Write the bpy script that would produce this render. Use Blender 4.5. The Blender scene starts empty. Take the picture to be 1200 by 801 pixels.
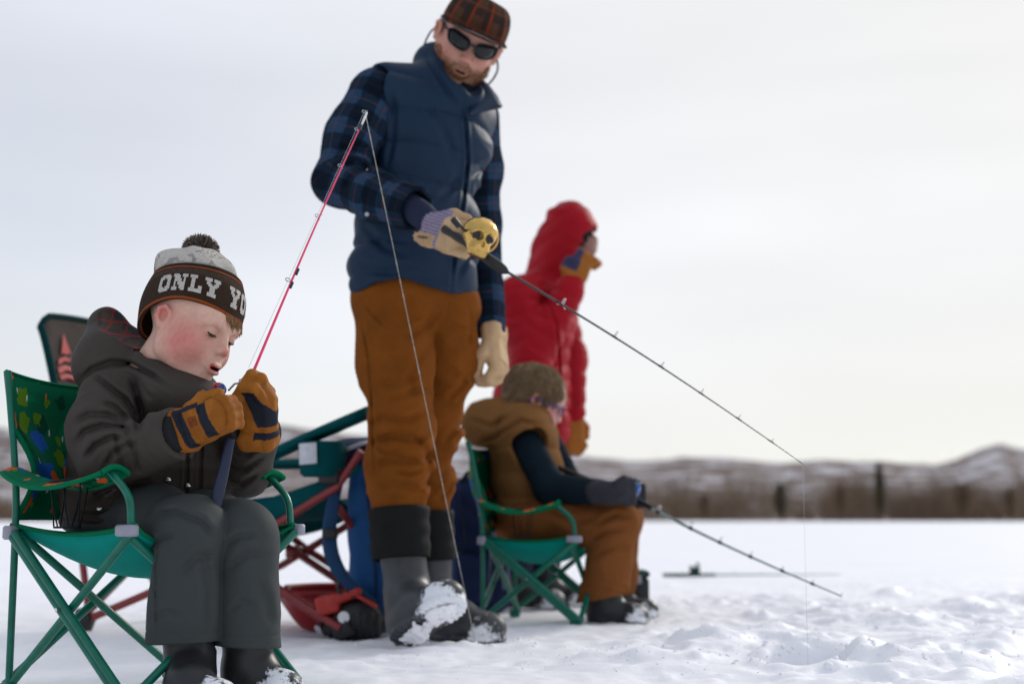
import bpy, math, random, os
import numpy as np
from mathutils import Matrix, Vector

# ------------------------------------------------------------------ camera, light, exposure
scene = bpy.context.scene
CAMH, FPX, PITCH = 0.35, 1667.0, math.radians(7.03)
cam_d = bpy.data.cameras.new("camera"); cam = bpy.data.objects.new("camera", cam_d)
scene.collection.objects.link(cam); scene.camera = cam
cam.location = (0, 0, CAMH); cam.rotation_euler = (math.radians(90) + PITCH, 0, 0)
cam_d.sensor_width = 36.0; cam_d.lens = 50.0; cam_d.clip_start = 0.05; cam_d.clip_end = 20000
cam_d.dof.use_dof = True; cam_d.dof.focus_distance = 2.86; cam_d.dof.aperture_fstop = 2.5
scene.view_settings.view_transform = 'Standard'; scene.view_settings.look = 'None'
scene.view_settings.exposure = 0.0; scene.view_settings.gamma = 1.0
scene.cycles.use_denoising = True
scene.cycles.max_bounces = 6; scene.cycles.diffuse_bounces = 3; scene.cycles.glossy_bounces = 2
scene.cycles.transmission_bounces = 3; scene.cycles.transparent_max_bounces = 6
scene.cycles.caustics_reflective = False; scene.cycles.caustics_refractive = False

SUN_EL, SUN_AZ = math.radians(27), math.radians(38)      # azimuth measured from +Y (away) towards +X (right)
sun_d = bpy.data.lights.new("sun", 'SUN'); sun_o = bpy.data.objects.new("sun", sun_d)
scene.collection.objects.link(sun_o)
sun_d.energy = 1.55; sun_d.angle = math.radians(14); sun_d.color = (1.0, 0.95, 0.88)
sdir = Vector((math.sin(SUN_AZ) * math.cos(SUN_EL), math.cos(SUN_AZ) * math.cos(SUN_EL), math.sin(SUN_EL)))
sun_o.rotation_euler = sdir.to_track_quat('Z', 'Y').to_euler()

world = bpy.data.worlds.new("World"); scene.world = world; world.use_nodes = True
wn = world.node_tree; wn.nodes.clear()
def N(nt, t, **kw):
    n = nt.nodes.new(t)
    for k, v in kw.items():
        if k in n.inputs.keys(): n.inputs[k].default_value = v
        else: setattr(n, k, v)
    return n
def build_world():
    nt = wn; L = nt.links.new
    out = N(nt, 'ShaderNodeOutputWorld'); bg = N(nt, 'ShaderNodeBackground'); bg.inputs['Strength'].default_value = 0.1
    sky = N(nt, 'ShaderNodeTexSky', sky_type='NISHITA', sun_disc=False, sun_elevation=SUN_EL, sun_rotation=SUN_AZ, altitude=2000.0, air_density=1.0, dust_density=2.0, ozone_density=1.5)
    tc = N(nt, 'ShaderNodeTexCoord')
    # thin overcast sheet: cloud brightness follows closeness to the sun and thins high up
    dot = N(nt, 'ShaderNodeVectorMath', operation='DOT_PRODUCT'); dot.inputs[1].default_value = tuple(sdir)
    L(tc.outputs['Generated'], dot.inputs[0])
    ramp = N(nt, 'ShaderNodeMapRange'); ramp.inputs['From Min'].default_value = -0.2; ramp.inputs['From Max'].default_value = 1.0
    ramp.inputs['To Min'].default_value = 0.0; ramp.inputs['To Max'].default_value = 1.0
    L(dot.outputs['Value'], ramp.inputs['Value'])
    ccol = N(nt, 'ShaderNodeValToRGB')
    e = ccol.color_ramp.elements
    e[0].position = 0.0; e[0].color = (0.58, 0.64, 0.755, 1)
    e[1].position = 1.0; e[1].color = (1.0, 0.99, 0.97, 1)
    m = ccol.color_ramp.elements.new(0.72); m.color = (0.89, 0.915, 0.985, 1)
    m = ccol.color_ramp.elements.new(0.86); m.color = (0.93, 0.94, 0.965, 1)
    L(ramp.outputs['Result'], ccol.inputs['Fac'])
    # horizontally stretched cloud texture
    mp = N(nt, 'ShaderNodeMapping'); mp.inputs['Scale'].default_value = (0.9, 1.2, 4.2); mp.inputs['Rotation'].default_value = (0, 0.12, 0.3); L(tc.outputs['Generated'], mp.inputs['Vector'])
    nz = N(nt, 'ShaderNodeTexNoise', Scale=1.7, Detail=3.0, Roughness=0.45); L(mp.outputs['Vector'], nz.inputs['Vector'])
    mr = N(nt, 'ShaderNodeMapRange'); mr.inputs['From Min'].default_value = 0.32; mr.inputs['From Max'].default_value = 0.68
    mr.inputs['To Min'].default_value = 0.90; mr.inputs['To Max'].default_value = 1.08; L(nz.outputs['Fac'], mr.inputs['Value'])
    mul = N(nt, 'ShaderNodeVectorMath', operation='SCALE'); L(ccol.outputs['Color'], mul.inputs[0]); L(mr.outputs['Result'], mul.inputs['Scale'])
    # warm brightening low over the horizon
    sep = N(nt, 'ShaderNodeSeparateXYZ'); L(tc.outputs['Generated'], sep.inputs[0])
    hz = N(nt, 'ShaderNodeMapRange', interpolation_type='SMOOTHSTEP'); hz.inputs['From Min'].default_value = 0.0; hz.inputs['From Max'].default_value = 0.22
    hz.inputs['To Min'].default_value = 1.0; hz.inputs['To Max'].default_value = 0.0; L(sep.outputs['Z'], hz.inputs['Value'])
    warm = N(nt, 'ShaderNodeMix', data_type='RGBA'); warm.inputs[7].default_value = (0.99, 0.97, 0.89, 1)
    hm = N(nt, 'ShaderNodeMath', operation='MULTIPLY'); hm.inputs[1].default_value = 0.62; L(hz.outputs['Result'], hm.inputs[0])
    L(hm.outputs[0], warm.inputs[0]); L(mul.outputs['Vector'], warm.inputs[6])
    sc = N(nt, 'ShaderNodeVectorMath', operation='SCALE'); sc.inputs['Scale'].default_value = 9.6; L(warm.outputs[2], sc.inputs[0])
    # thin places let the blue through
    nz2 = N(nt, 'ShaderNodeTexNoise', Scale=1.1, Detail=2.0); mp2 = N(nt, 'ShaderNodeMapping'); mp2.inputs['Location'].default_value = (3.1, 1.7, 0.4); mp2.inputs['Scale'].default_value = (1.0, 1.0, 3.0)
    L(tc.outputs['Generated'], mp2.inputs['Vector']); L(mp2.outputs['Vector'], nz2.inputs['Vector'])
    cov = N(nt, 'ShaderNodeMapRange', interpolation_type='SMOOTHSTEP'); cov.inputs['From Min'].default_value = 0.35; cov.inputs['From Max'].default_value = 0.6
    cov.inputs['To Min'].default_value = 0.84; cov.inputs['To Max'].default_value = 0.97; L(nz2.outputs['Fac'], cov.inputs['Value'])
    mix = N(nt, 'ShaderNodeMix', data_type='RGBA'); L(cov.outputs['Result'], mix.inputs[0]); L(sky.outputs['Color'], mix.inputs[6]); L(sc.outputs['Vector'], mix.inputs[7])
    L(mix.outputs[2], bg.inputs['Color']); L(bg.outputs[0], out.inputs[0])
build_world()

# ------------------------------------------------------------------ helpers
A = lambda *v: np.array(v, float)
_cp, _sp = math.cos(PITCH), math.sin(PITCH)
def J(px, py, d):
    """world point that stands at forward distance d on the sight line through (px, py) of the 1200 px photograph"""
    x, y = px - 600.0, 400.5 - py
    dy = FPX * _cp - y * _sp; dz = FPX * _sp + y * _cp
    return A(x * d / dy, d, CAMH + dz * d / dy)
def link(o): scene.collection.objects.link(o); return o
def tag(o, label=None, cat=None, group=None, kind=None):
    if label: o['label'] = label
    if cat: o['category'] = cat
    if group: o['group'] = group
    if kind: o['kind'] = kind
    return o
def empty(name, loc, rz=0.0, label=None, cat=None, group=None):
    o = bpy.data.objects.new(name, None); o.empty_display_size = 0.1; o.location = loc; o.rotation_euler = (0, 0, rz)
    link(o); tag(o, label, cat, group); return o
def make_mesh(name, V, faces, material, parent=None, smooth=True, attrs=None):
    """faces: list of tuples or an (n,4)/(n,3) array"""
    me = bpy.data.meshes.new(name)
    V = np.asarray(V, np.float32)
    if isinstance(faces, np.ndarray):
        k = faces.shape[1]; n = len(faces)
        me.vertices.add(len(V)); me.vertices.foreach_set('co', V.ravel())
        me.loops.add(n * k); me.loops.foreach_set('vertex_index', faces.astype(np.int32).ravel())
        me.polygons.add(n); me.polygons.foreach_set('loop_start', np.arange(0, n * k, k, dtype=np.int32))
        me.polygons.foreach_set('loop_total', np.full(n, k, dtype=np.int32))
        me.update(calc_edges=True)
    else:
        me.from_pydata(V.tolist(), [], faces); me.update()
    if attrs:
        for an, av in attrs.items():
            av = np.asarray(av, np.float32)
            if av.ndim == 1: at = me.attributes.new(an, 'FLOAT', 'POINT'); at.data.foreach_set('value', av)
            else: at = me.attributes.new(an, 'FLOAT_VECTOR', 'POINT'); at.data.foreach_set('vector', av.ravel())
    me.polygons.foreach_set('use_smooth', np.full(len(me.polygons), smooth))
    if material: me.materials.append(material)
    o = bpy.data.objects.new(name, me); link(o)
    if parent: parent_to(o, parent)
    return o
def world_matrix(o):
    m = Matrix.LocRotScale(o.location, o.rotation_euler, o.scale)
    return world_matrix(o.parent) @ m if o.parent else m
def parent_to(o, parent, local=False):
    """keep world-space vertices where they are unless local=True"""
    o.parent = parent
    if not local:
        inv = world_matrix(parent).inverted()
        o.data.transform(inv @ Matrix.Identity(4))

# ---- noise
def _hash(ix, iy, iz, seed):
    h = (ix * 374761393 + iy * 668265263 + iz * 2147483647 + seed * 1274126177) & 0xFFFFFFFF
    h = ((h ^ (h >> 13)) * 1274126177) & 0xFFFFFFFF
    h = h ^ (h >> 16)
    return (h & 0xFFFF).astype(np.float32) / 65535.0
def vnoise(P, seed=0):
    """value noise, about -1..1"""
    P = np.asarray(P, np.float32); Fl = np.floor(P); I = Fl.astype(np.int64); f = P - Fl; u = f * f * (3 - 2 * f)
    x, y, z = I[:, 0], I[:, 1], I[:, 2]; r = 0
    for dx in (0, 1):
        wx = u[:, 0] if dx else 1 - u[:, 0]
        for dy in (0, 1):
            wy = u[:, 1] if dy else 1 - u[:, 1]
            for dz in (0, 1):
                wz = u[:, 2] if dz else 1 - u[:, 2]
                r = r + wx * wy * wz * _hash(x + dx, y + dy, z + dz, seed)
    return r * 2 - 1
def fbm(P, oct=3, seed=0, gain=0.5):
    r = 0; a = 1.0; P = np.asarray(P, np.float32)
    for i in range(oct):
        r = r + a * vnoise(P * (2.03 ** i), seed + i); a *= gain
    return r

# ---- signed distance building blocks; each returns f(P)
def rc(a, b, ra, rb=None):
    a = np.asarray(a, np.float32); b = np.asarray(b, np.float32); rb = ra if rb is None else rb
    ba = b - a; bb = float(ba @ ba) + 1e-12
    def f(P):
        pa = P - a; h = np.clip(pa @ ba / bb, 0, 1)
        return np.linalg.norm(pa - h[:, None] * ba, axis=1) - (ra + (rb - ra) * h)
    return f
def el(c, r, R=None):
    """ellipsoid; R columns are its axes"""
    c = np.asarray(c, np.float32); r = np.asarray(r, np.float32); R = None if R is None else np.asarray(R, np.float32)
    def f(P):
        q = P - c
        if R is not None: q = q @ R
        k0 = np.linalg.norm(q / r, axis=1); k1 = np.linalg.norm(q / (r * r), axis=1) + 1e-9
        return k0 * (k0 - 1.0) / k1
    return f
def bx(c, hs, rad, R=None):
    c = np.asarray(c, np.float32); hs = np.asarray(hs, np.float32); R = None if R is None else np.asarray(R, np.float32)
    def f(P):
        q = P - c
        if R is not None: q = q @ R
        q = np.abs(q) - (hs - rad)
        return np.linalg.norm(np.maximum(q, 0), axis=1) + np.minimum(q.max(axis=1), 0) - rad
    return f
def chain(pts, radii, k=0.01):
    fs = [rc(pts[i], pts[i + 1], radii[i], radii[i + 1]) for i in range(len(pts) - 1)]
    return su(fs, k)
def smin(a, b, k):
    if k <= 0: return np.minimum(a, b)
    h = np.maximum(k - np.abs(a - b), 0) / k
    return np.minimum(a, b) - h * h * k * 0.25
def su(fs, k):
    def f(P):
        d = fs[0](P)
        for g in fs[1:]: d = smin(d, g(P), k)
        return d
    return f
def sub(f0, g0, k=0.0):
    return lambda P: -smin(-f0(P), g0(P), k)
def isect(f0, g0, k=0.0):
    return lambda P: -smin(-f0(P), -g0(P), k)
def plane(p, n):
    p = np.asarray(p, np.float32); n = np.asarray(n, np.float32); n = n / np.linalg.norm(n)
    return lambda P: (P - p) @ n
def xf(f0, M, loc):
    """evaluate f0 in a local frame: columns of M are the local axes in world space"""
    M = np.asarray(M, np.float32); loc = np.asarray(loc, np.float32)
    return lambda P: f0((P - loc) @ M)
def seg_h(P, a, b):
    a = np.asarray(a, np.float32); ba = np.asarray(b, np.float32) - a
    return (P - a) @ ba / float(ba @ ba)
def groove(P, pts, w, depth):
    """crease that follows a polyline"""
    d = np.full(len(P), 1e9, np.float32)
    for i in range(len(pts) - 1): d = np.minimum(d, rc(pts[i], pts[i + 1], 0)(P))
    return depth * np.exp(-(d / w) ** 2)
def to_px(P):
    """photograph pixel of world points"""
    y = P[:, 1] * _cp + (P[:, 2] - CAMH) * _sp; z = -P[:, 1] * _sp + (P[:, 2] - CAMH) * _cp
    return 600 + FPX * P[:, 0] / y, 400.5 - FPX * z / y
def crease(P, pts, w, depth, dmax=1e9, asym=0.0):
    """fold pressed into the side of a garment that faces the lens; pts and w in photograph pixels"""
    X, Y = to_px(P); best = np.full(len(P), 1e9, np.float32); tt = np.zeros(len(P), np.float32); n = len(pts) - 1
    for i in range(n):
        ax, ay = pts[i]; bx_, by_ = pts[i + 1]; dx, dy = bx_ - ax, by_ - ay; h = np.clip(((X - ax) * dx + (Y - ay) * dy) / (dx * dx + dy * dy + 1e-9), 0, 1)
        d = np.hypot(X - ax - h * dx, Y - ay - h * dy); m = d < best; best = np.where(m, d, best); tt = np.where(m, (i + h) / n, tt)
    tap = np.clip(np.minimum(tt, 1 - tt) * 5, 0.05, 1)
    g = np.exp(-(best / w) ** 2) - 0.45 * np.exp(-((best - 2.2 * w) / (1.3 * w)) ** 2)
    return depth * g * tap * (P[:, 1] < dmax)
def folds(P, ax, s_al, s_ac, amp, seed):
    """fabric folds running across the direction ax"""
    ax = np.asarray(ax, np.float32); ax = ax / np.linalg.norm(ax)
    t = P @ ax; Q = (P - t[:, None] * ax) * s_ac + (t * s_al)[:, None] * ax
    Q = Q + 0.35 * vnoise(P * s_ac * 1.7, seed + 9)[:, None]
    n = vnoise(Q, seed); m = vnoise(P * s_ac * 0.8 + 5.0, seed + 3)
    return amp * (1 - 2.6 * np.abs(n)) * np.clip(0.6 + 1.0 * m, 0.05, 1.4)

def surface(f, lo, hi, h, B=4, newton=2, thr=1.7):
    lo = np.asarray(lo, float); hi = np.asarray(hi, float)
    n = np.ceil((hi - lo) / (h * B)).astype(int) + 1
    g = np.stack(np.meshgrid(*[np.arange(k) for k in n], indexing='ij'), -1).reshape(-1, 3)
    C = (lo + (g * B + B / 2) * h).astype(np.float32)
    cv = np.concatenate([f(C[i:i + 400000]) for i in range(0, len(C), 400000)])
    act = np.abs(cv) < thr * h * B
    vol = np.repeat(np.repeat(np.repeat(np.where(cv > 0, 1.0, -1.0).astype(np.float32).reshape(n), B, 0), B, 1), B, 2)
    off = np.stack(np.meshgrid(*[np.arange(B)] * 3, indexing='ij'), -1).reshape(-1, 3)
    ab = g[act]
    for i in range(0, len(ab), 6000):
        idx = (ab[i:i + 6000, None, :] * B + off[None]).reshape(-1, 3)
        v = f((lo + idx * h).astype(np.float32))
        vol[idx[:, 0], idx[:, 1], idx[:, 2]] = v
    s = vol < 0; sh = vol.shape; pos = []; cells = []; quads = []
    stride = (sh[1] * sh[2], sh[2], 1)
    for ax in range(3):
        a = [slice(None)] * 3; b = [slice(None)] * 3; a[ax] = slice(0, -1); b[ax] = slice(1, None)
        cr = s[tuple(a)] != s[tuple(b)]
        e = np.stack(np.nonzero(cr), -1)
        o1, o2 = [(1, 2), (2, 0), (0, 1)][ax]
        e = e[(e[:, o1] > 0) & (e[:, o2] > 0)]
        e2 = e.copy(); e2[:, ax] += 1
        v0 = vol[e[:, 0], e[:, 1], e[:, 2]]; v1 = vol[e2[:, 0], e2[:, 1], e2[:, 2]]
        p = e.astype(np.float64); p[:, ax] += v0 / (v0 - v1)
        base = e @ np.array(stride)
        q = np.stack([base, base - stride[o1], base - stride[o1] - stride[o2], base - stride[o2]], -1)
        q = np.where((v0 < 0)[:, None], q, q[:, ::-1])
        quads.append(q); cells.append(q.ravel()); pos.append(np.repeat(p, 4, 0))
    quads = np.concatenate(quads); cells = np.concatenate(cells); pos = np.concatenate(pos)
    u, inv = np.unique(cells, return_inverse=True)
    cnt = np.bincount(inv); V = np.stack([np.bincount(inv, pos[:, i]) / cnt for i in range(3)], -1)
    V = lo + V * h
    m = np.searchsorted(u, quads)
    V = V.astype(np.float32)
    for _ in range(newton):
        d = f(V); G = np.stack([f(V + np.array([h * .3 if j == i else 0 for j in range(3)], np.float32)) - d for i in range(3)], -1) / (h * .3)
        st = d / np.maximum((G * G).sum(1), 0.2)
        st = np.clip(st, -h * .5, h * .5); V = V - st[:, None] * G * 0.8
    return V, m

def bounds(pts, pad):
    pts = np.array(pts); return pts.min(0) - pad, pts.max(0) + pad

# ---- plain polygon collector
class MB:
    def __init__(s): s.v = []; s.f = []; s.uv = []
    def add(s, V, F, uv=None):
        o = sum(len(x) for x in s.v); s.v.append(np.asarray(V, float)); s.f += [tuple(i + o for i in q) for q in F]
        s.uv.append(np.zeros((len(V), 3)) if uv is None else np.asarray(uv, float)); return s
    def tube(s, pts, r, n=10, cap=True, flat=1.0, up=None):
        pts = [np.asarray(p, float) for p in pts]; rr = r if hasattr(r, '__len__') else [r] * len(pts)
        V = []; t0 = None; L = 0; uv = []
        for i, p in enumerate(pts):
            t = pts[min(i + 1, len(pts) - 1)] - pts[max(i - 1, 0)]; t = t / (np.linalg.norm(t) + 1e-12)
            if t0 is None:
                a = A(0, 0, 1) if abs(t[2]) < 0.9 else A(1, 0, 0)
                if up is not None: a = np.asarray(up, float)
                u = np.cross(t, a); u /= np.linalg.norm(u)
            else:
                u = u - t * (u @ t); u /= np.linalg.norm(u)
            t0 = t; w = np.cross(t, u)
            if i: L += np.linalg.norm(p - pts[i - 1])
            for k in range(n):
                an = 2 * math.pi * k / n
                V.append(p + rr[i] * (math.cos(an) * u + flat * math.sin(an) * w)); uv.append((k / n, L, 0))
        F = [(i * n + k, i * n + (k + 1) % n, (i + 1) * n + (k + 1) % n, (i + 1) * n + k) for i in range(len(pts) - 1) for k in range(n)]
        if cap: F += [tuple(range(n))[::-1], tuple((len(pts) - 1) * n + k for k in range(n))]
        return s.add(V, F, uv)
    def box(s, c, hs, R=None, bev=0.0):
        c = np.asarray(c, float); R = np.eye(3) if R is None else np.asarray(R, float); hx, hy, hz = hs
        b = min(bev, hx * .9, hy * .9, hz * .9)
        if b <= 0:
            V = [c + R @ A(x * hx, y * hy, z * hz) for x in (-1, 1) for y in (-1, 1) for z in (-1, 1)]
            F = [(0, 1, 3, 2), (4, 6, 7, 5), (0, 4, 5, 1), (2, 3, 7, 6), (0, 2, 6, 4), (1, 5, 7, 3)]
            return s.add(V, F)
        # chamfered box
        V = []; idx = {}
        for x in (-1, 1):
            for y in (-1, 1):
                for z in (-1, 1):
                    for ax in range(3):
                        h = [hx - b, hy - b, hz - b]; h[ax] += b
                        idx[(x, y, z, ax)] = len(V); V.append(c + R @ A(x * h[0], y * h[1], z * h[2]))
        F = []
        for ax in range(3):
            o1, o2 = [(1, 2), (2, 0), (0, 1)][ax]
            for sg in (-1, 1):
                q = []
                for (p, r_) in ((-1, -1), (1, -1), (1, 1), (-1, 1)):
                    k = [0, 0, 0]; k[ax] = sg; k[o1] = p; k[o2] = r_; q.append(idx[(*k, ax)])
                F.append(tuple(q) if sg > 0 else tuple(q[::-1]))
            for s1 in (-1, 1):
                for s2 in (-1, 1):
                    k1 = [0, 0, 0]; k1[o1] = s1; k1[o2] = s2; k1[ax] = -1; k2 = list(k1); k2[ax] = 1
                    F.append((idx[(*k1, o1)], idx[(*k2, o1)], idx[(*k2, o2)], idx[(*k1, o2)]))
        for x in (-1, 1):
            for y in (-1, 1):
                for z in (-1, 1): F.append(tuple(idx[(x, y, z, ax)] for ax in range(3)))
        return s.add(V, F)
    def lathe(s, prof, c=(0, 0, 0), R=None, n=20, sx=1, sy=1):
        c = np.asarray(c, float); R = np.eye(3) if R is None else np.asarray(R, float); V = []
        for (r, z) in prof:
            for k in range(n):
                an = 2 * math.pi * k / n; V.append(c + R @ A(r * math.cos(an) * sx, r * math.sin(an) * sy, z))
        F = [(i * n + k, i * n + (k + 1) % n, (i + 1) * n + (k + 1) % n, (i + 1) * n + k) for i in range(len(prof) - 1) for k in range(n)]
        if prof[0][0] > 1e-5: F.append(tuple(range(n))[::-1])
        if prof[-1][0] > 1e-5: F.append(tuple((len(prof) - 1) * n + k for k in range(n)))
        return s.add(V, F)
    def sheet(s, fn, nu, nv, us=1.0, vs=1.0):
        V = []; uv = []
        for i in range(nu + 1):
            for j in range(nv + 1):
                V.append(fn(i / nu, j / nv)); uv.append((i / nu * us, j / nv * vs, 0))
        F = [(i * (nv + 1) + j, (i + 1) * (nv + 1) + j, (i + 1) * (nv + 1) + j + 1, i * (nv + 1) + j + 1) for i in range(nu) for j in range(nv)]
        return s.add(V, F, uv)
    def build(s, name, material, parent=None, smooth=True, solid=0.0, local=False, fix=True):
        V = np.concatenate(s.v)
        o = make_mesh(name, V, s.f, material, None, smooth, {'uvw': np.concatenate(s.uv)})
        if fix:
            import bmesh
            bm = bmesh.new(); bm.from_mesh(o.data); bmesh.ops.recalc_face_normals(bm, faces=bm.faces); bm.to_mesh(o.data); bm.free()
        if smooth and not solid:
            try: o.data.set_sharp_from_angle(angle=math.radians(50))
            except Exception: pass
        if solid:
            md = o.modifiers.new("thickness", 'SOLIDIFY'); md.thickness = solid; md.offset = 0
        if parent: parent_to(o, parent, local)
        return o
def spline(pts, n=8):
    pts = [np.asarray(p, float) for p in pts]; P = [2 * pts[0] - pts[1]] + pts + [2 * pts[-1] - pts[-2]]; out = []
    for i in range(1, len(P) - 2):
        for k in range(n):
            t = k / n; p0, p1, p2, p3 = P[i - 1:i + 3]
            out.append(0.5 * (2 * p1 + (p2 - p0) * t + (2 * p0 - 5 * p1 + 4 * p2 - p3) * t * t + (-p0 + 3 * p1 - 3 * p2 + p3) * t ** 3))
    out.append(pts[-1]); return out
def rot(axis, deg): return np.array(Matrix.Rotation(math.radians(deg), 3, axis))
def frame(x, up=(0, 0, 1)):
    """orthonormal columns with first axis along x"""
    x = np.asarray(x, float); x = x / np.linalg.norm(x); y = np.cross(np.asarray(up, float), x); y /= np.linalg.norm(y)
    return np.stack([x, y, np.cross(x, y)], 1)

# ------------------------------------------------------------------ materials
def mat(name, col=(.5, .5, .5), rough=0.8, spec=0.3, attr=None, var=0.12, vscale=30.0, bump=0.3, bscale=220.0, bdist=0.001,
        metal=0.0, sheen=0.0, sss=0.0, sscol=None, coat=0.0, fn=None, stretch=None, folds_=None):
    m = bpy.data.materials.new(name); m.use_nodes = True; nt = m.node_tree; L = nt.links.new
    b = nt.nodes['Principled BSDF']; b.inputs['Roughness'].default_value = rough; b.inputs['Specular IOR Level'].default_value = spec
    b.inputs['Metallic'].default_value = metal; b.inputs['Coat Weight'].default_value = coat
    b.inputs['Sheen Weight'].default_value = sheen; b.inputs['Sheen Roughness'].default_value = 0.5
    if sss: b.inputs['Subsurface Weight'].default_value = sss; b.inputs['Subsurface Radius'].default_value = (0.010, 0.004, 0.002); b.inputs['Subsurface Scale'].default_value = 1.0
    tc = N(nt, 'ShaderNodeTexCoord'); vec = tc.outputs['Object']
    if stretch:
        mp = N(nt, 'ShaderNodeMapping'); mp.inputs['Scale'].default_value = stretch; L(vec, mp.inputs['Vector']); vec = mp.outputs['Vector']
    if fn: cs = fn(nt, L, tc)
    elif attr:
        at = N(nt, 'ShaderNodeAttribute', attribute_name=attr); cs = at.outputs['Color' if False else 'Vector']
    else:
        rgb = N(nt, 'ShaderNodeRGB'); rgb.outputs[0].default_value = (*col, 1); cs = rgb.outputs[0]
    if var:
        nz = N(nt, 'ShaderNodeTexNoise', Scale=vscale, Detail=4.0, Roughness=0.6); L(vec, nz.inputs['Vector'])
        mr = N(nt, 'ShaderNodeMapRange'); mr.inputs['From Min'].default_value = 0.25; mr.inputs['From Max'].default_value = 0.75
        mr.inputs['To Min'].default_value = 1 - var; mr.inputs['To Max'].default_value = 1 + var; L(nz.outputs['Fac'], mr.inputs['Value'])
        sc = N(nt, 'ShaderNodeVectorMath', operation='SCALE'); L(cs, sc.inputs[0]); L(mr.outputs['Result'], sc.inputs['Scale']); cs = sc.outputs['Vector']
    L(cs, b.inputs['Base Color'])
    if bump:
        nb = N(nt, 'ShaderNodeTexNoise', Scale=bscale, Detail=3.0); L(vec, nb.inputs['Vector']); src = nb.outputs['Fac']
        if folds_:
            fz = N(nt, 'ShaderNodeTexNoise', Scale=folds_[0], Detail=2.0, Distortion=0.6); L(vec, fz.inputs['Vector'])
            ma = N(nt, 'ShaderNodeMath', operation='MULTIPLY_ADD'); ma.inputs[1].default_value = folds_[1]; L(fz.outputs['Fac'], ma.inputs[0]); L(src, ma.inputs[2]); src = ma.outputs[0]
        bp = N(nt, 'ShaderNodeBump', Strength=bump, Distance=bdist); L(src, bp.inputs['Height']); L(bp.outputs[0], b.inputs['Normal'])
    return m
def const_ramp(nt, stops, interp='CONSTANT'):
    r = N(nt, 'ShaderNodeValToRGB'); r.color_ramp.interpolation = interp; e = r.color_ramp.elements
    e[0].position, e[0].color = stops[0][0], (*stops[0][1], 1); e[1].position, e[1].color = stops[1][0], (*stops[1][1], 1)
    for p, c in stops[2:]: q = e.new(p); q.color = (*c, 1)
    return r
# ------------------------------------------------------------------ setting: snow, shore, hills
def snow_h(x, y):
    P = np.stack([x, y, np.zeros_like(x)], 1)
    near = np.exp(-((y - 4.0) / 9.0) ** 2) * np.exp(-((x - 0.6) / 9.0) ** 2)
    und = 0.018 * vnoise(P * 0.9, 1) + 0.010 * vnoise(P * 2.3, 2)
    # trampled, clodded zone: mostly to the right of the people and in front
    z = 0.35 + 0.65 * np.clip((x - 0.1) / 0.7, 0, 1)
    z = z * np.exp(-(np.maximum(y - 5.2, 0) / 2.4) ** 2)
    r1 = 1 - np.abs(vnoise(P * 4.3 + 3, 5)); r2 = 1 - np.abs(vnoise(P * 10.5, 6)); r3 = 1 - np.abs(vnoise(P * 27 + 1, 7))
    m = np.clip(0.5 + 1.1 * vnoise(P * 1.9 + 7, 8), 0, 1)
    cl = 0.030 * (r1 ** 2 - 0.35) * m + 0.016 * (r2 ** 2 - 0.4) * (0.35 + m) + 0.0065 * (r3 ** 2 - 0.4) + 0.002 * vnoise(P * 55, 9)
    h = und * near + z * cl * np.where(near > 1e-4, 1, 0)
    h = h + 0.0045 * vnoise(P * 17, 11) * near + 0.0025 * vnoise(P * 42, 12) * near
    # piles thrown up beside the holes
    for (cx, cy, s, a) in SNOW_PILES:
        d2 = ((x - cx) ** 2 + (y - cy) ** 2) / (s * s)
        h = h + a * np.exp(-d2) * (0.85 + 0.40 * vnoise(P * 11, 13) + 0.10 * vnoise(P * 31, 14))
    for (cx, cy, r) in ICE_HOLES:
        d = np.sqrt((x - cx) ** 2 + (y - cy) ** 2)
        h = h - 0.10 * (1 / (1 + np.exp(np.clip((d - r) / 0.008, -40, 40))))
        h = h + 0.018 * np.exp(-((d - r * 1.5) / (r * .5)) ** 2) * (0.6 + 0.6 * vnoise(P * 22, 15))
    for (cx, cy, s) in FLAT_SPOTS:
        w = np.exp(-(((x - cx) ** 2 + (y - cy) ** 2) / (s * s)) ** 2); h = h * (1 - w) - 0.004 * w
    return h
def gpt(px, py):
    d = CAMH * FPX / (py - 606.0)
    for _ in range(12):
        p = J(px, py, d); d *= CAMH / max(CAMH - p[2], 1e-3)
    return J(px, py, d)[:2]
g = gpt(563, 757); HOLE1 = (g[0], g[1] + .03, 0.075)
TIP_D = 3.35
t = J(941, 543, TIP_D); HOLE2 = (t[0], TIP_D, 0.08)
g3 = gpt(985, 716); HOLE3 = (g3[0] + .0, g3[1], 0.08)
ICE_HOLES = [HOLE1, HOLE2, HOLE3]
SNOW_PILES = []
for (px, py, s, a) in [(850, 765, .17, .045), (900, 752, .10, .035), (790, 785, .16, .03), (1045, 700, .10, .045), (1015, 690, .22, .03), (1130, 722, .16, .045), (1180, 770, .15, .04),
                       (1060, 742, .18, .045), (980, 782, .14, .03), (700, 778, .14, .02), (640, 765, .10, .016), (1190, 712, .2, .04), (930, 705, .12, .015), (760, 715, .2, .02), (480, 775, .07, .012), (610, 752, .05, .012), (1100, 790, .12, .03)]:
    q = gpt(px, py); SNOW_PILES.append((q[0], q[1], s, a))
FLAT_SPOTS = []
for (px, py, s) in [(465, 757, .10), (560, 752, .13), (225, 815, .14), (310, 812, .14), (100, 815, .3), (150, 735, .3), (380, 735, .3), (625, 722, .35), (715, 722, .2), (560, 712, .2), (640, 700, .3)]:
    q = gpt(px, py); FLAT_SPOTS.append((q[0], q[1], s))

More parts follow.
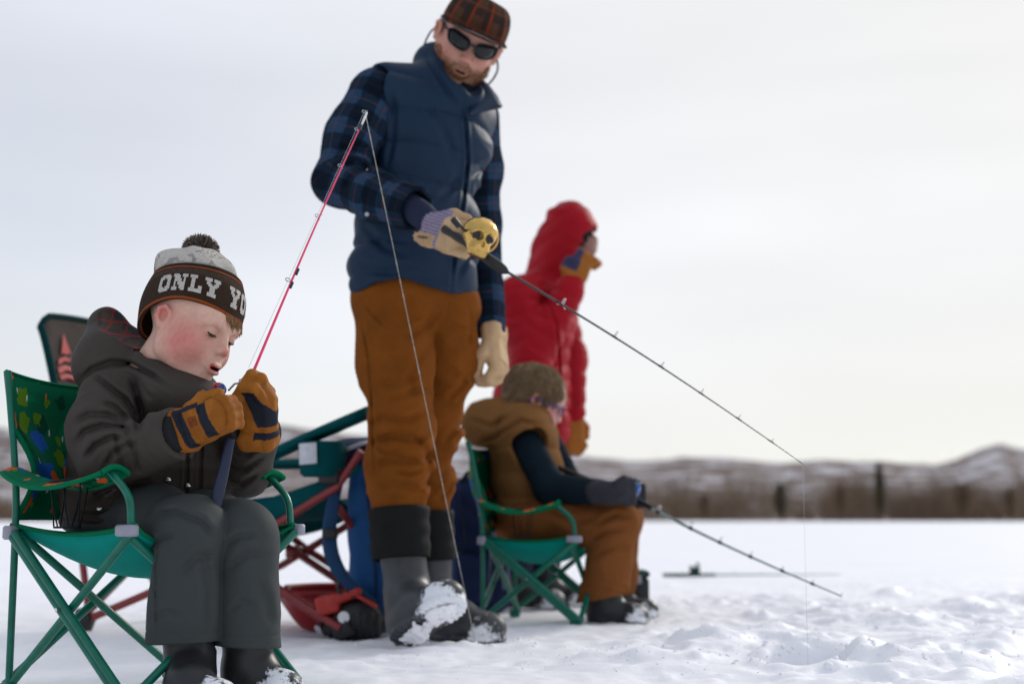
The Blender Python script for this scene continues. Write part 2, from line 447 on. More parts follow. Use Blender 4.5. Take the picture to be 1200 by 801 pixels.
def snow_material():
    m = bpy.data.materials.new('snow'); m.use_nodes = True; nt = m.node_tree; L = nt.links.new; b = nt.nodes['Principled BSDF']
    b.inputs['Roughness'].default_value = 0.55; b.inputs['Specular IOR Level'].default_value = 0.25
    tc = N(nt, 'ShaderNodeTexCoord')
    n1 = N(nt, 'ShaderNodeTexNoise', Scale=1.3, Detail=4.0); L(tc.outputs['Object'], n1.inputs['Vector'])
    r = const_ramp(nt, [(0.3, (0.90, 0.905, 0.955)), (0.7, (0.95, 0.95, 0.975))], 'LINEAR'); L(n1.outputs['Fac'], r.inputs['Fac']); L(r.outputs[0], b.inputs['Base Color'])
    n2 = N(nt, 'ShaderNodeTexNoise', Scale=60.0, Detail=5.0, Roughness=0.7); L(tc.outputs['Object'], n2.inputs['Vector'])
    n3 = N(nt, 'ShaderNodeTexNoise', Scale=9.0, Detail=4.0, Roughness=0.6); L(tc.outputs['Object'], n3.inputs['Vector'])
    ad = N(nt, 'ShaderNodeMath', operation='MULTIPLY_ADD'); ad.inputs[1].default_value = 2.5; L(n3.outputs['Fac'], ad.inputs[0]); L(n2.outputs['Fac'], ad.inputs[2])
    bp = N(nt, 'ShaderNodeBump', Strength=0.35, Distance=0.004); L(ad.outputs[0], bp.inputs['Height']); L(bp.outputs[0], b.inputs['Normal'])
    return m
M_SNOW = snow_material()
def build_ground():
    def axis(lo, hi, st, g0, g1, far):
        a = list(np.arange(lo, hi, st)); s = st; x = a[-1]; up = []
        while x < far: s *= g1; x += s; up.append(x)
        s = st; x = lo; dn = []
        while x > -far: s *= g0; x -= s; dn.append(x)
        return np.array(dn[::-1] + a + up)
    xs = axis(-1.5, 2.4, 0.0135, 1.06, 1.06, 5000); ys = axis(2.35, 5.4, 0.0135, 1.09, 1.022, 5000)
    X, Y = np.meshgrid(xs, ys, indexing='ij'); x = X.ravel(); y = Y.ravel()
    z = snow_h(x, y)
    i = np.arange(len(xs) - 1)[:, None] * len(ys) + np.arange(len(ys) - 1)[None]
    i = i.ravel(); F = np.stack([i, i + len(ys), i + len(ys) + 1, i + 1], 1)
    o = make_mesh('snow_ground', np.stack([x, y, z], 1), F, M_SNOW); tag(o, kind='structure')
build_ground()
def ground_at(x, y): return float(snow_h(np.array([float(x)]), np.array([float(y)]))[0])

def build_clods():
    """loose crumbs of snow and shaved ice lying on the surface, one mass"""
    rnd = np.random.RandomState(4); base = []
    t = (1 + 5 ** .5) / 2
    iv = np.array([(-1, t, 0), (1, t, 0), (-1, -t, 0), (1, -t, 0), (0, -1, t), (0, 1, t), (0, -1, -t), (0, 1, -t), (t, 0, -1), (t, 0, 1), (-t, 0, -1), (-t, 0, 1)]) / 1.9
    ifc = np.array([(0, 11, 5), (0, 5, 1), (0, 1, 7), (0, 7, 10), (0, 10, 11), (1, 5, 9), (5, 11, 4), (11, 10, 2), (10, 7, 6), (7, 1, 8), (3, 9, 4), (3, 4, 2), (3, 2, 6), (3, 6, 8), (3, 8, 9), (4, 9, 5), (2, 4, 11), (6, 2, 10), (8, 6, 7), (9, 8, 1)])
    pts = []
    for (cx, cy, s, a) in SNOW_PILES:
        n = int(36 * s / .15); pts.append(np.stack([cx + rnd.randn(n) * s * .9, cy + rnd.randn(n) * s * .9, rnd.gamma(1.4, .0015, n) + .002], 1))
    for (cx, cy, r) in ICE_HOLES:
        n = 50; an = rnd.rand(n) * 6.28; rr = r * (1.1 + np.abs(rnd.randn(n)) * .7); pts.append(np.stack([cx + rr * np.cos(an), cy + rr * np.sin(an), rnd.gamma(1.4, .0022, n) + .002], 1))
    n = 350; pts.append(np.stack([rnd.uniform(-.9, 2.2, n), 2.5 + 3.2 * rnd.rand(n) ** 1.3, rnd.gamma(1.3, .0012, n) + .0015], 1))
    p = np.concatenate(pts); d = np.min([np.hypot(p[:, 0] - c[0], p[:, 1] - c[1]) - c[2] for c in ICE_HOLES], 0); p = p[d > .005]
    z = snow_h(p[:, 0], p[:, 1]); K = len(p)
    R = rnd.randn(K, 3, 3); R = np.linalg.qr(R)[0]
    jit = 1 + .20 * rnd.randn(K, 12, 1); sc = np.stack([np.ones(K), rnd.uniform(.6, 1, K), rnd.uniform(.4, .9, K)], 1)
    V = np.einsum('kij,kvj->kvi', R, iv[None] * jit * sc[:, None]) * p[:, 2][:, None, None]
    V = V + np.stack([p[:, 0], p[:, 1], z - p[:, 2] * .15], 1)[:, None]
    F = (ifc[None] + 12 * np.arange(K)[:, None, None]).reshape(-1, 3)
    tag(make_mesh('snow_crumbs', V.reshape(-1, 3), F, M_SNOW, smooth=True), 'loose crumbs of snow and shaved ice scattered on the trampled snow', 'snow', kind='stuff')
build_clods()

def build_water():
    M = mat('slush_water', (0.10, 0.13, 0.16), rough=0.15, spec=0.5, var=.2, vscale=20, bump=.2, bscale=40, bdist=.003)
    for i, (cx, cy, r) in enumerate(ICE_HOLES):
        mb = MB(); mb.lathe([(r * 1.12, -.012), (r * 1.12, -.006), (0, -.004)], (cx, cy, -.06), n=28)
        o = mb.build('water', M, fix=True); tag(o, kind='structure')
build_water()

def hill_mat(name, sc, c_snow, c_brush, lo, hi):
    def fn(nt, L, tc):
        mp = N(nt, 'ShaderNodeMapping'); mp.inputs['Scale'].default_value = (1, 1, 2.2); L(tc.outputs['Object'], mp.inputs['Vector'])
        n = N(nt, 'ShaderNodeTexNoise', Scale=sc, Detail=7.0, Roughness=0.68); L(mp.outputs[0], n.inputs['Vector'])
        r = const_ramp(nt, [(lo, c_snow), (hi, c_brush)], 'LINEAR'); L(n.outputs['Fac'], r.inputs['Fac']); return r.outputs[0]
    return mat(name, rough=.95, spec=.05, fn=fn, var=.15, vscale=sc * 4, bump=0)
def build_hills():
    rnd = random.Random(2)
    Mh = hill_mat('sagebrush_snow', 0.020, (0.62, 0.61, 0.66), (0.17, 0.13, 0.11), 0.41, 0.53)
    def ridge(name, dist, depth, prof, seed, m, rough=1.0):
        # prof: photograph pixels (x, y of skyline)
        xs = np.linspace(-700, 2000, 420); pr = np.array(prof, float)
        ty = np.interp(xs, pr[:, 0], pr[:, 1])
        V = []; nr = 40
        for i, px in enumerate(xs):
            top = J(px, ty[i], dist); hgt = max(top[2], 0.5)
            for j in range(nr + 1):
                t = j / nr; y = dist + depth * (t - 0.75) * 1.0
                prof_h = math.sin(min(t / 0.75, 1) * math.pi / 2) ** 1.3 if t <= .75 else math.cos((t - .75) / .25 * math.pi / 2) ** .8
                V.append((top[0] * (y / dist), y, hgt * prof_h))
        V = np.array(V); n = fbm(V * A(1, 1, 0) * 0.006 + seed, 4, seed)
        V[:, 2] *= 1 + 0.09 * rough * n * (V[:, 2] / V[:, 2].max()) ** .3
        V[:, 2] -= 1.0
        i = (np.arange(len(xs) - 1)[:, None] * (nr + 1) + np.arange(nr)[None]).ravel()
        F = np.stack([i, i + nr + 1, i + nr + 2, i + 1], 1)
        tag(make_mesh(name, V, F, m), kind='structure')
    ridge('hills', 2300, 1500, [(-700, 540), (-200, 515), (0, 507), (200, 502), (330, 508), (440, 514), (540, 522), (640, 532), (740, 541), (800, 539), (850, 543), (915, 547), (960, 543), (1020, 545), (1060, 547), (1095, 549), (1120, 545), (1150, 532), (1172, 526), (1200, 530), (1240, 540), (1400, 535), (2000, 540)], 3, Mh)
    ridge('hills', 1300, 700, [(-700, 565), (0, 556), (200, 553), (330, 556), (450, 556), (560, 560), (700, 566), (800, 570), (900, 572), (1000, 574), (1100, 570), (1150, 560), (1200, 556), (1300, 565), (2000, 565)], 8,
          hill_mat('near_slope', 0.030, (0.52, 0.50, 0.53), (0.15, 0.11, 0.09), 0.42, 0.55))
build_hills()

M_TWIG = mat('bare_twigs', (0.185, 0.132, 0.090), rough=.95, spec=.1, var=.3, vscale=.7, bump=0)
M_TWIG2 = mat('dark_twigs', (0.085, 0.070, 0.045), rough=.95, spec=.1, var=.3, vscale=.4, bump=0)
def sticks(P0, P1, r0, r1):
    """three-sided tapering sticks, vectorised"""
    t = P1 - P0; L = np.linalg.norm(t, axis=1, keepdims=True); t = t / L
    a = np.where(np.abs(t[:, 2:3]) > .9, A(1, 0, 0)[None], A(0, 0, 1)[None]); u = np.cross(t, a); u /= np.linalg.norm(u, axis=1, keepdims=True); w = np.cross(t, u)
    V = []
    for (P, r) in ((P0, r0), (P1, r1)):
        for k in range(3):
            c, s = math.cos(2.094 * k), math.sin(2.094 * k); V.append(P + (u * c + w * s) * np.asarray(r).reshape(-1, 1))
    V = np.stack(V, 1); n = len(P0); b = 6 * np.arange(n)[:, None]
    F = np.concatenate([b + np.array([[k, (k + 1) % 3, 3 + (k + 1) % 3, 3 + k]]) for k in range(3)]); return V.reshape(-1, 3), F
def build_shore():
    rnd = np.random.RandomState(7)
    # willow and cottonwood thicket along the far shore
    P0 = []; P1 = []; R0 = []; 
    def bush(x, y, h, w, n, r):
        base = np.stack([x + rnd.randn(n) * w * .16, y + rnd.randn(n) * w * .16, np.zeros(n)], 1)
        tip = base + np.stack([rnd.randn(n) * w * .30, rnd.randn(n) * w * .30, h * (0.45 + .55 * rnd.rand(n))], 1)
        P0.append(base); P1.append(tip); R0.append(np.full(n, r))
        for k in range(3):
            t = rnd.uniform(.3, .9, n)[:, None]; s = base + (tip - base) * t
            e = s + np.stack([rnd.randn(n) * w * .22, rnd.randn(n) * w * .22, np.abs(rnd.randn(n)) * h * .16 + h * .05], 1); P0.append(s); P1.append(e); R0.append(np.full(n, r * .6))
    for px in np.arange(-260, 1500, 3.6):
        for row in range(3):
            d = 135 + row * 10 + rnd.rand() * 6; q = J(px + rnd.randn() * 4, 600, d)
            dens = 0.5 + 0.5 * vnoise(np.array([[px * .012, row * 3.0, 0]]), 21)[0]
            hp = (25 if px < 760 else 35) + 30 * vnoise(np.array([[px * .030, row * 2.0, 5]]), 22)[0] + 12 * vnoise(np.array([[px * .08, row * 2.0, 9]]), 23)[0] + rnd.rand() * 8; hp = max(hp, 9)
            if px < 620: hp *= .62
            h = hp * d / FPX
            if vnoise(np.array([[px * .05, row * 5.0, 2]]), 24)[0] < -.62: continue
            bush(q[0], d, h, h * .75, int(7 + 10 * dens), .024)
    V, F = sticks(np.concatenate(P0), np.concatenate(P1), np.concatenate(R0), np.concatenate(R0) * .35)
    tag(make_mesh('thicket', V, F, M_TWIG, smooth=False), 'long grey-brown band of bare willow brush along the far shore', 'brush', kind='stuff')
    # single trees that stand out
    kinds = [(1032, 543, 13, 'tall narrow dark tree rising above the shore brush to the hill skyline', 1.9), (915, 566, 20, 'dark bushy tree left of the tall narrow tree on the far shore', .7),
             (826, 578, 26, 'low dark tree at the left end of the right-hand shore brush', .45), (1128, 566, 40, 'broad brown bare tree between the tall narrow tree and the right edge', .6), (1184, 572, 26, 'dark tree on the far shore at the right edge of the view', .5), (985, 569, 28, 'brown bare tree just left of the tall narrow tree', .45)]
    for (px, ty, wpx, lab, dn) in kinds:
        d = 131.0; b = J(px, 606, d); h = J(px, ty, d)[2]; w = wpx * d / FPX
        root = empty('shore_tree', (b[0], d, 0), label=lab, cat='tree', group='trees on the far shore')
        mb = MB(); mb.tube(spline([A(b[0], d, -.3), A(b[0] + .05, d, h * .3), A(b[0] - .05, d, h * .65), A(b[0], d, h * .97)], 4), np.linspace(.15, .025, 13), 7)
        mb.build('trunk', M_TWIG2, root)
        n = int(620 * dn); tz = rnd.rand(n) ** .8; base = np.stack([np.full(n, b[0]), np.full(n, d), h * (.08 + .85 * tz)], 1)
        an = rnd.rand(n) * 6.28; wid = w * .62 * (np.sin(np.pi * np.clip(tz * .85 + .12, 0, 1)) ** .6) * rnd.uniform(.4, 1, n)
        tip = base + np.stack([np.cos(an) * wid, np.sin(an) * wid, h * .10 * rnd.rand(n) + .03 * h], 1)
        mid = base + (tip - base) * rnd.uniform(.3, .8, (n, 1)); t2 = mid + np.stack([rnd.randn(n) * w * .13, rnd.randn(n) * w * .13, rnd.rand(n) * h * .08], 1)
        V, F = sticks(np.concatenate([base, mid]), np.concatenate([tip, t2]), np.full(2 * n, .027), np.full(2 * n, .013))
        make_mesh('crown', V, F, M_TWIG2 if dn >= .7 else M_TWIG, root, smooth=False)
build_shore()

# ------------------------------------------------------------------ shared materials
M_GREEN_TUBE = mat('green_painted_steel', (0.0, 0.130, 0.082), rough=.36, spec=.4, var=.22, vscale=45, bump=.12, bscale=160)
M_RED_TUBE = mat('dark_red_painted_steel', (0.22, 0.022, 0.022), rough=.4, spec=.5, var=.15, bump=.05)
M_TEAL = mat('turquoise_canvas', (0.0, 0.25, 0.205), spec=.12, rough=.85, var=.08, bump=.35, bscale=500, bdist=.0006, folds_=(14, 6))
M_GREEN_CLOTH = mat('green_canvas', (0.0, 0.145, 0.06), spec=.1, rough=.9, var=.1, bump=.3, bscale=500, bdist=.0006, folds_=(18, 6))
M_TEAL_DARK = mat('dark_teal_canvas', (0.0, 0.062, 0.068), spec=.1, rough=.9, var=.1, bump=.3, bscale=400, folds_=(14, 6))
M_GREY_PLASTIC = mat('grey_plastic', (0.30, 0.30, 0.36), rough=.4, var=.08, bump=.08)
M_BLACK = mat('black_plastic', (0.014, 0.014, 0.015), rough=.45, spec=.4, var=.1, bump=.1)
M_BLACK_CLOTH = mat('black_mesh_cloth', (0.012, 0.013, 0.016), rough=.9, var=.1, bump=.5, bscale=300)
M_CHROME = mat('bare_steel', (0.62, 0.62, 0.64), rough=.25, metal=1.0, var=.05, bump=.03)
M_SKIN = mat('skin', attr='col', rough=.48, spec=.38, sss=.10, var=.09, vscale=130, bump=.22, bscale=900, bdist=.0004)
M_EYE = mat('eye', (0.05, 0.035, 0.03), rough=.1, spec=.6, var=0, bump=0)

def print_mat():
    """green canvas printed with small camping pictures (blue lakes, orange and red figures, yellow-green trees, white paddles)"""
    def fn(nt, L, tc):
        at = N(nt, 'ShaderNodeAttribute', attribute_name='uvw')
        base = N(nt, 'ShaderNodeRGB'); base.outputs[0].default_value = (0.0, 0.125, 0.055, 1); cur = base.outputs[0]
        def layer(scale, off, thr, stops, cur, stretch=(1, 1, 1), keep=0.5, dist='MINKOWSKI', warp=.35):
            mp = N(nt, 'ShaderNodeMapping'); mp.inputs['Location'].default_value = off; mp.inputs['Scale'].default_value = stretch; L(at.outputs['Vector'], mp.inputs['Vector'])
            nz = N(nt, 'ShaderNodeTexNoise', Scale=scale * 2.6, Detail=2.0); L(mp.outputs[0], nz.inputs['Vector'])
            ad = N(nt, 'ShaderNodeVectorMath', operation='MULTIPLY_ADD'); ad.inputs[1].default_value = (warp / scale * 1.6,) * 3; L(nz.outputs['Color'], ad.inputs[0]); L(mp.outputs[0], ad.inputs[2])
            v = N(nt, 'ShaderNodeTexVoronoi', Scale=scale, Randomness=.8); L(ad.outputs[0], v.inputs['Vector'])
            lt = N(nt, 'ShaderNodeMath', operation='LESS_THAN'); lt.inputs[1].default_value = thr; L(v.outputs['Distance'], lt.inputs[0])
            sp = N(nt, 'ShaderNodeSeparateColor'); L(v.outputs['Color'], sp.inputs[0])
            k = N(nt, 'ShaderNodeMath', operation='LESS_THAN'); k.inputs[1].default_value = keep; L(sp.outputs[1], k.inputs[0])
            mu = N(nt, 'ShaderNodeMath', operation='MULTIPLY'); L(lt.outputs[0], mu.inputs[0]); L(k.outputs[0], mu.inputs[1])
            r = const_ramp(nt, stops); L(sp.outputs[0], r.inputs['Fac'])
            mx = N(nt, 'ShaderNodeMix', data_type='RGBA'); L(mu.outputs[0], mx.inputs[0]); L(cur, mx.inputs[6]); L(r.outputs[0], mx.inputs[7]); return mx.outputs[2]
        bl, orr, rd, yg, wh = (0.01, 0.10, 0.42), (0.62, 0.10, 0.02), (0.30, 0.03, 0.02), (0.10, 0.22, 0.01), (0.55, 0.6, 0.62)
        cur = layer(22, (1.3, .2, 0), .42, [(0, (0.0, .06, .03)), (.5, (0.0, .17, .07))], cur, (1, .6, 1), .6)
        cur = layer(15, (0, 0, 0), .40, [(0, bl), (.5, (0.0, .16, .40))], cur, (.8, 1.2, 1), .5)
        cur = layer(19, (.37, .61, 0), .34, [(0, yg), (.4, orr), (.7, rd)], cur, (1.1, .9, 1), .6)
        cur = layer(27, (.1, .9, 0), .28, [(0, orr), (.45, wh), (.65, yg)], cur, (1.2, .8, 1), .35)
        cur = layer(24, (.7, .3, 0), .13, [(0, wh), (.8, orr)], cur, (1.8, .6, 1), .5)
        return cur
    return mat('camping_print_canvas', fn=fn, spec=.1, rough=.85, var=.08, bump=.3, bscale=500, bdist=.0006, folds_=(16, 7))
M_PRINT = print_mat()

# ------------------------------------------------------------------ folding chairs
def folding_chair(loc, rz, W, D, zs, za, zb, r, label, big=False, sag=.105):
    cat = 'camping chair'
    root = empty('folding_chair', (loc[0], loc[1], 0), rz, label, cat, None if big else 'small green folding chairs')
    tm = M_RED_TUBE if big else M_GREEN_TUBE; seat_m = M_TEAL_DARK if big else M_TEAL; back_m = M_PRINT; trim = M_TEAL_DARK if big else M_GREEN_CLOTH
    Rz = rot('Z', math.degrees(rz)); org = A(loc[0], loc[1], 0)
    w = lambda x, y, z: org + Rz @ A(x, y, z)
    hx, hy = D / 2, W / 2; rec = .16 * (zb - zs)
    def leg(a, b, off=0.0, name='leg'):
        MB().tube([w(*a), w(*b)], r, 10).build(name, tm, root)
    zf = .02
    for s in (-1, 1):
        y = s * hy
        # back upright: foot to top rail
        MB().tube(spline([w(-hx, y, zf), w(-hx, y, zs), w(-hx - .01, y, za), w(-hx - rec, y, zb)], 6), r * .85, 10).build('back_upright', tm, root)
        # side cross tubes; one of the two is doubled
        leg((hx, y, zs - .01), (-hx, y * .98, zf)); 
        leg((-hx, y + s * r * 1.5, zs - .01), (hx, y + s * r * 1.5, zf)); leg((-hx + r * 2.2, y + s * r * 1.5, zs - .01), (hx + r * 2.2, y + s * r * 1.5, zf))
        # front arm post
        MB().tube(spline([w(hx, y, zs), w(hx - .012, y, zs + (za - zs) * .5), w(hx - .068, y, za - .012)], 5), r * 1.15, 10, flat=.75).build('arm_post', tm, root)
        # brackets and feet
        mb = MB(); mb.box(w(hx, y + s * r * 1.2, zs - .004), (.025, r * 1.3, .011), Rz, .004); mb.build('bracket', M_GREY_PLASTIC, root)
        mb = MB(); mb.box(w(-hx, y + s * r * 1.2, zs - .01), (.014, r * 1.4, .014), Rz, .004); mb.build('bracket', M_GREY_PLASTIC, root)
        mb = MB(); mb.tube([w(0, y + s * r * 3.2, (zs + zf) / 2), w(0, y - s * r * 1.6, (zs + zf) / 2)], r * .5, 8); mb.build('rivet', M_CHROME, root)
        for x in (-hx, hx):
            mb = MB(); k = 2.2 if big else 1.5; mb.box(w(x, y, .012), (r * k * 1.3, r * k, .024 if big else .014), Rz, .005); mb.build('foot_cap', M_BLACK if big else tm, root)
    for x in (-hx, hx):
        o_ = r * 1.6 * (1 if x > 0 else -1)
        leg((x + o_, -hy, zf), (x + o_, hy, zs - .01)); leg((x - o_, hy, zf), (x - o_, -hy, zs - .01))
    # seat: hangs from its four corners
    def seat(u, v):
        x = -hx + D * u; y = -hy + W * v; e = (1 - (2 * v - 1) ** 2); f = 1 - (2 * u - 1) ** 2
        z = zs + .004 - sag * (e ** .75) * (.42 + .58 * f ** .6) - .018 * f * (1 - e)
        pinch = .035 * e * (2 * u - 1) + 0; return w(x - pinch + .01 * (2 * u - 1), y * (1 - .05 * f), z)
    mb = MB(); mb.sheet(seat, 22, 22, W, D); mb.build('seat', seat_m, root, solid=.004)
    mb = MB()
    for v in (0, 1): mb.tube([seat(i / 16, v) + A(0, 0, .002) for i in range(17)], .008 if not big else .011, 8, flat=.6)
    mb.tube([seat(1, i / 16) for i in range(17)], .006, 8, flat=.6); mb.build('seat_hem', trim, root)
    # backrest
    bz0 = zs + .015
    def back(u, v):
        t = v; z = bz0 + (zb - bz0) * t; y = -hy + W * u; x = -hx - rec * max(0, (z - za) / (zb - za)) - .005
        e = 1 - (2 * u - 1) ** 2; x -= (.055 + .02 * math.sin(3 * t)) * e * (.55 + .45 * math.sin(math.pi * min(t * 1.1, 1)))
        z2 = z - .018 * e * t ** 6 * (1 if not big else -.6)
        wob = .003 * math.sin(u * 21 + t * 4) * (1 - t); nar = 1 - .20 * e * 0
        if not big and t < .62: y *= 1 - .20 * math.sin(math.pi * t / .62)
        return w(x + wob, y * nar, z2)
    mb = MB(); mb.sheet(back, 26, 26, W, zb - bz0); mb.build('backrest', back_m if not big else M_MESHBACK, root, solid=.004)
    mb = MB()
    mb.tube([back(i / 18, 1) for i in range(19)], .0055 if not big else .011, 8, flat=.7)
    for u in (0, 1): mb.tube([back(u, i / 18) for i in range(19)], .006 if not big else .012, 8)
    mb.build('back_hem', trim, root)
    # arm rests
    for s in (-1, 1):
        def arm(u, v):
            x = -hx - .01 + (D - .045) * u; wd = (.030 + .020 * math.sin(math.pi * u ** .8)) * (2 if big else 1)
            z = za + .004 - .030 * math.sin(math.pi * u) * (1.3 if big else 1) - .006 * u
            return w(x, s * hy + (v - .5) * 2 * wd + s * .0, z - .012 * abs(2 * v - 1) ** 2)
        mb = MB(); mb.sheet(arm, 18, 8, D, .1); mb.build('armrest', back_m if not big else M_TEAL_DARK, root, solid=.004)
        mb = MB()
        for v in (0, 1): mb.tube([arm(i / 16, v) for i in range(17)], .0045 if not big else .007, 8)
        mb.tube([arm(1, i / 8) for i in range(9)], .0055, 8); mb.build('armrest_hem', trim, root)
        if not big:   # cup holder hanging in the arm rest
            c = w(-hx + D * .42, s * (hy - .012), za - .030)
            ring = [c + .037 * (Rz @ A(math.cos(a) * 1.1, math.sin(a), .12 * math.cos(a))) for a in np.linspace(0, 2 * math.pi, 25)]
            mb = MB(); mb.tube(ring, .0042, 8, cap=False)
            o = mb.build('cup_holder', M_BLACK_CLOTH, root)
            mb = MB()
            for k in range(7):
                a = k * math.pi * 2 / 7; p0 = c + .037 * (Rz @ A(math.cos(a), math.sin(a), 0)); p1 = c + .025 * (Rz @ A(math.cos(a + .4), math.sin(a + .4), 0)) - A(0, 0, .085)
                mb.tube([p0, (p0 + p1) / 2 + A(0, 0, -.01), p1], .0028, 6, flat=.5)
            mb.lathe([(.0, -.002), (.026, -.002), (.027, .002), (0, .002)], c - A(0, 0, .086), n=14); mb.build('pouch', M_BLACK_CLOTH, o)
        else:
            for sx_, wd in ((.70, 1),):
                c = w(-hx + D * .66, s * (hy + .01), za - .075)
                mb = MB(); mb.lathe([(.0, -.075), (.045, -.075), (.058, -.06), (.062, .06), (.058, .065), (.052, .05), (0, -.05)], c, n=18); cup = mb.build('cup_holder', M_TEAL_DARK, root)
                if s < 0:
                    mb = MB(); mb.sheet(lambda u, v: c + Rz @ A(.0645 * math.sin((u - .5) * 1.5), -.0645 * math.cos((u - .5) * 1.5) - .001, -.045 + .085 * v), 8, 3); mb.build('care_label', M_LABEL, cup, solid=.001)
    return root, w
M_MESHBACK = mat('brown_grey_mesh', (0.075, 0.062, 0.055), spec=.08, rough=.9, var=.25, vscale=9, bump=.3, folds_=(9, 10))
M_LABEL = mat('white_label', (0.55, 0.56, 0.60), rough=.6, var=.15, vscale=60)

# boy's chair
CH_R = math.radians(-38)
def chair_loc(front_near_px, d, W, D, rz):
    p = J(*front_near_px, d); R = rot('Z', math.degrees(rz)); return p - R @ A(D / 2, -W / 2, 0)
cl = chair_loc((154, 622), 2.66, .40, .375, CH_R)
boy_chair, BW = folding_chair((cl[0], cl[1]), CH_R, .40, .375, .330, .447, .650, .0085, 'green kids folding chair with camping print canvas under the boy in the knit hat')
# ------------------------------------------------------------------ people: heads
def col_mix(a, b, t): t = np.clip(t, 0, 1)[:, None]; return a * (1 - t) + b * t
def gauss(P, c, s): d = P - np.asarray(c, np.float32); return np.exp(-(d * d).sum(1) / (s * s))
def head_sdf(k):
    """head in its own frame (x forward, y to its left, z up, origin between the ears); k holds the proportions"""
    S = k['S']; adult = k.get('adult', 0)
    v = lambda x, y, z: A(x, y, z) * S
    jz = -.092 - .012 * adult; jw = .011 + .008 * adult
    parts = [el(v(-.006, 0, .030), A(.090, .073, .074) * S), el(v(.030, 0, -.030), A(.056, .058 - .004 * adult, .070) * S), el(v(.048, 0, .034), A(.040, .055, .045) * S)]
    skull = su(parts, .03 * S)
    ch = [el(v(.044, s * (.041 - .005 * adult), -.038 + .008 * adult), A(.031, .031 - .008 * adult, .033) * S) for s in (-1, 1)]
    jaw = [chain([v(-.004, s * .057, -.020), v(.006, s * .052, -.056), v(.052, s * (.018 + .006 * adult), jz + .004)], [.018 * S, .020 * S, .017 * S], .02 * S) for s in (-1, 1)]
    chin = [el(v(.066 + .004 * adult, 0, jz + .004), A(.019, .020 + .004 * adult, .016) * S)]
    f = su([skull] + ch + jaw + chin, .022 * S)
    muzzle = el(v(.076, 0, -.054), A(.020, .025, .024) * S); f0 = su([f, muzzle], .018 * S)
    # eye sockets
    so = [el(v(.092, s * .032, .000), A(.014, .018, .012) * S) for s in (-1, 1)]
    f1 = f0
    for q in so: f1 = sub(f1, q, .016 * S)
    brow = [chain([v(.083, s * .014, .015), v(.083, s * .033, .019), v(.070, s * .052, .013)], [.006 * S] * 3, .005) for s in (-1, 1)]
    lids = [el(v(.0725, s * .032, -.001), A(.0138, .0150, .0125) * S) for s in (-1, 1)]
    nb = [chain([v(.081, 0, .012), v(.090, 0, -.008), v(.0995 + .0085 * adult, 0, -.026 - .004 * adult)], [.0065 * S, .0062 * S, (.0080 + .0020 * adult) * S], .01 * S),
          el(v(.093 + .004 * adult, -.0105, -.031 - .004 * adult), A(.0085, .0062, .0065) * S), el(v(.093 + .004 * adult, .0105, -.031 - .004 * adult), A(.0085, .0062, .0065) * S)]
    f2 = su([f1] + brow, .016 * S); f2 = su([f2] + lids, .004 * S); f2 = su([f2] + nb, .010 * S)
    nos = [el(v(.098, s * .0055, -.0375 - .003 * adult), A(.004, .0027, .003) * S) for s in (-1, 1)]
    for q in nos: f2 = sub(f2, q, .002 * S)
    op = k.get('open', .004)
    ul = chain([v(.083, -.021, -.0635), v(.0945, -.009, -.0585), v(.0965, 0, -.0600), v(.0945, .009, -.0585), v(.083, .021, -.0635)], [.0020 * S, .0042 * S, .0042 * S, .0042 * S, .0020 * S], .004 * S)
    ll = chain([v(.083, -.020, -.0645), v(.0925, -.009, -.0675 - op), v(.0945, 0, -.0680 - op), v(.0925, .009, -.0675 - op), v(.083, .020, -.0645)], [.0018 * S, .0046 * S, .0050 * S, .0046 * S, .0018 * S], .004 * S)
    f3 = su([f2, ul, ll], .005 * S)
    mo = el(v(.094, 0, -.0640 - op * .5), A(.016, .0135, .0014 + op * .55) * S); f3 = sub(f3, mo, .002 * S)
    # ears
    def ear(s):
        y = s * (.074 if not adult else .078)
        rim = chain([v(.008, y * .95, -.012), v(.003, y * 1.02, .012), v(-.008, y * 1.10, .020), v(-.020, y * 1.14, .012), v(-.021, y * 1.12, -.006), v(-.010, y * 1.03, -.024), v(.002, y * .95, -.028)], [.0036 * S] * 5 + [.005 * S, .0045 * S], .005 * S)
        bowl = sub(el(v(-.007, y * 1.0, -.002), A(.017, .008, .022) * S), el(v(-.006, y * 1.12, -.001), A(.012, .014, .015) * S), .003 * S)
        g = su([rim, bowl, el(v(.006, y * 1.0, -.006), A(.004, .004, .005) * S)], .005 * S); e = k.get('ear', 1.0); c0 = v(-.006, y, -.006).astype(np.float32)
        return lambda P: g((P - c0) / e + c0) * e
    f4 = su([f3, ear(-1), ear(1)], .005 * S)
    return f4, v
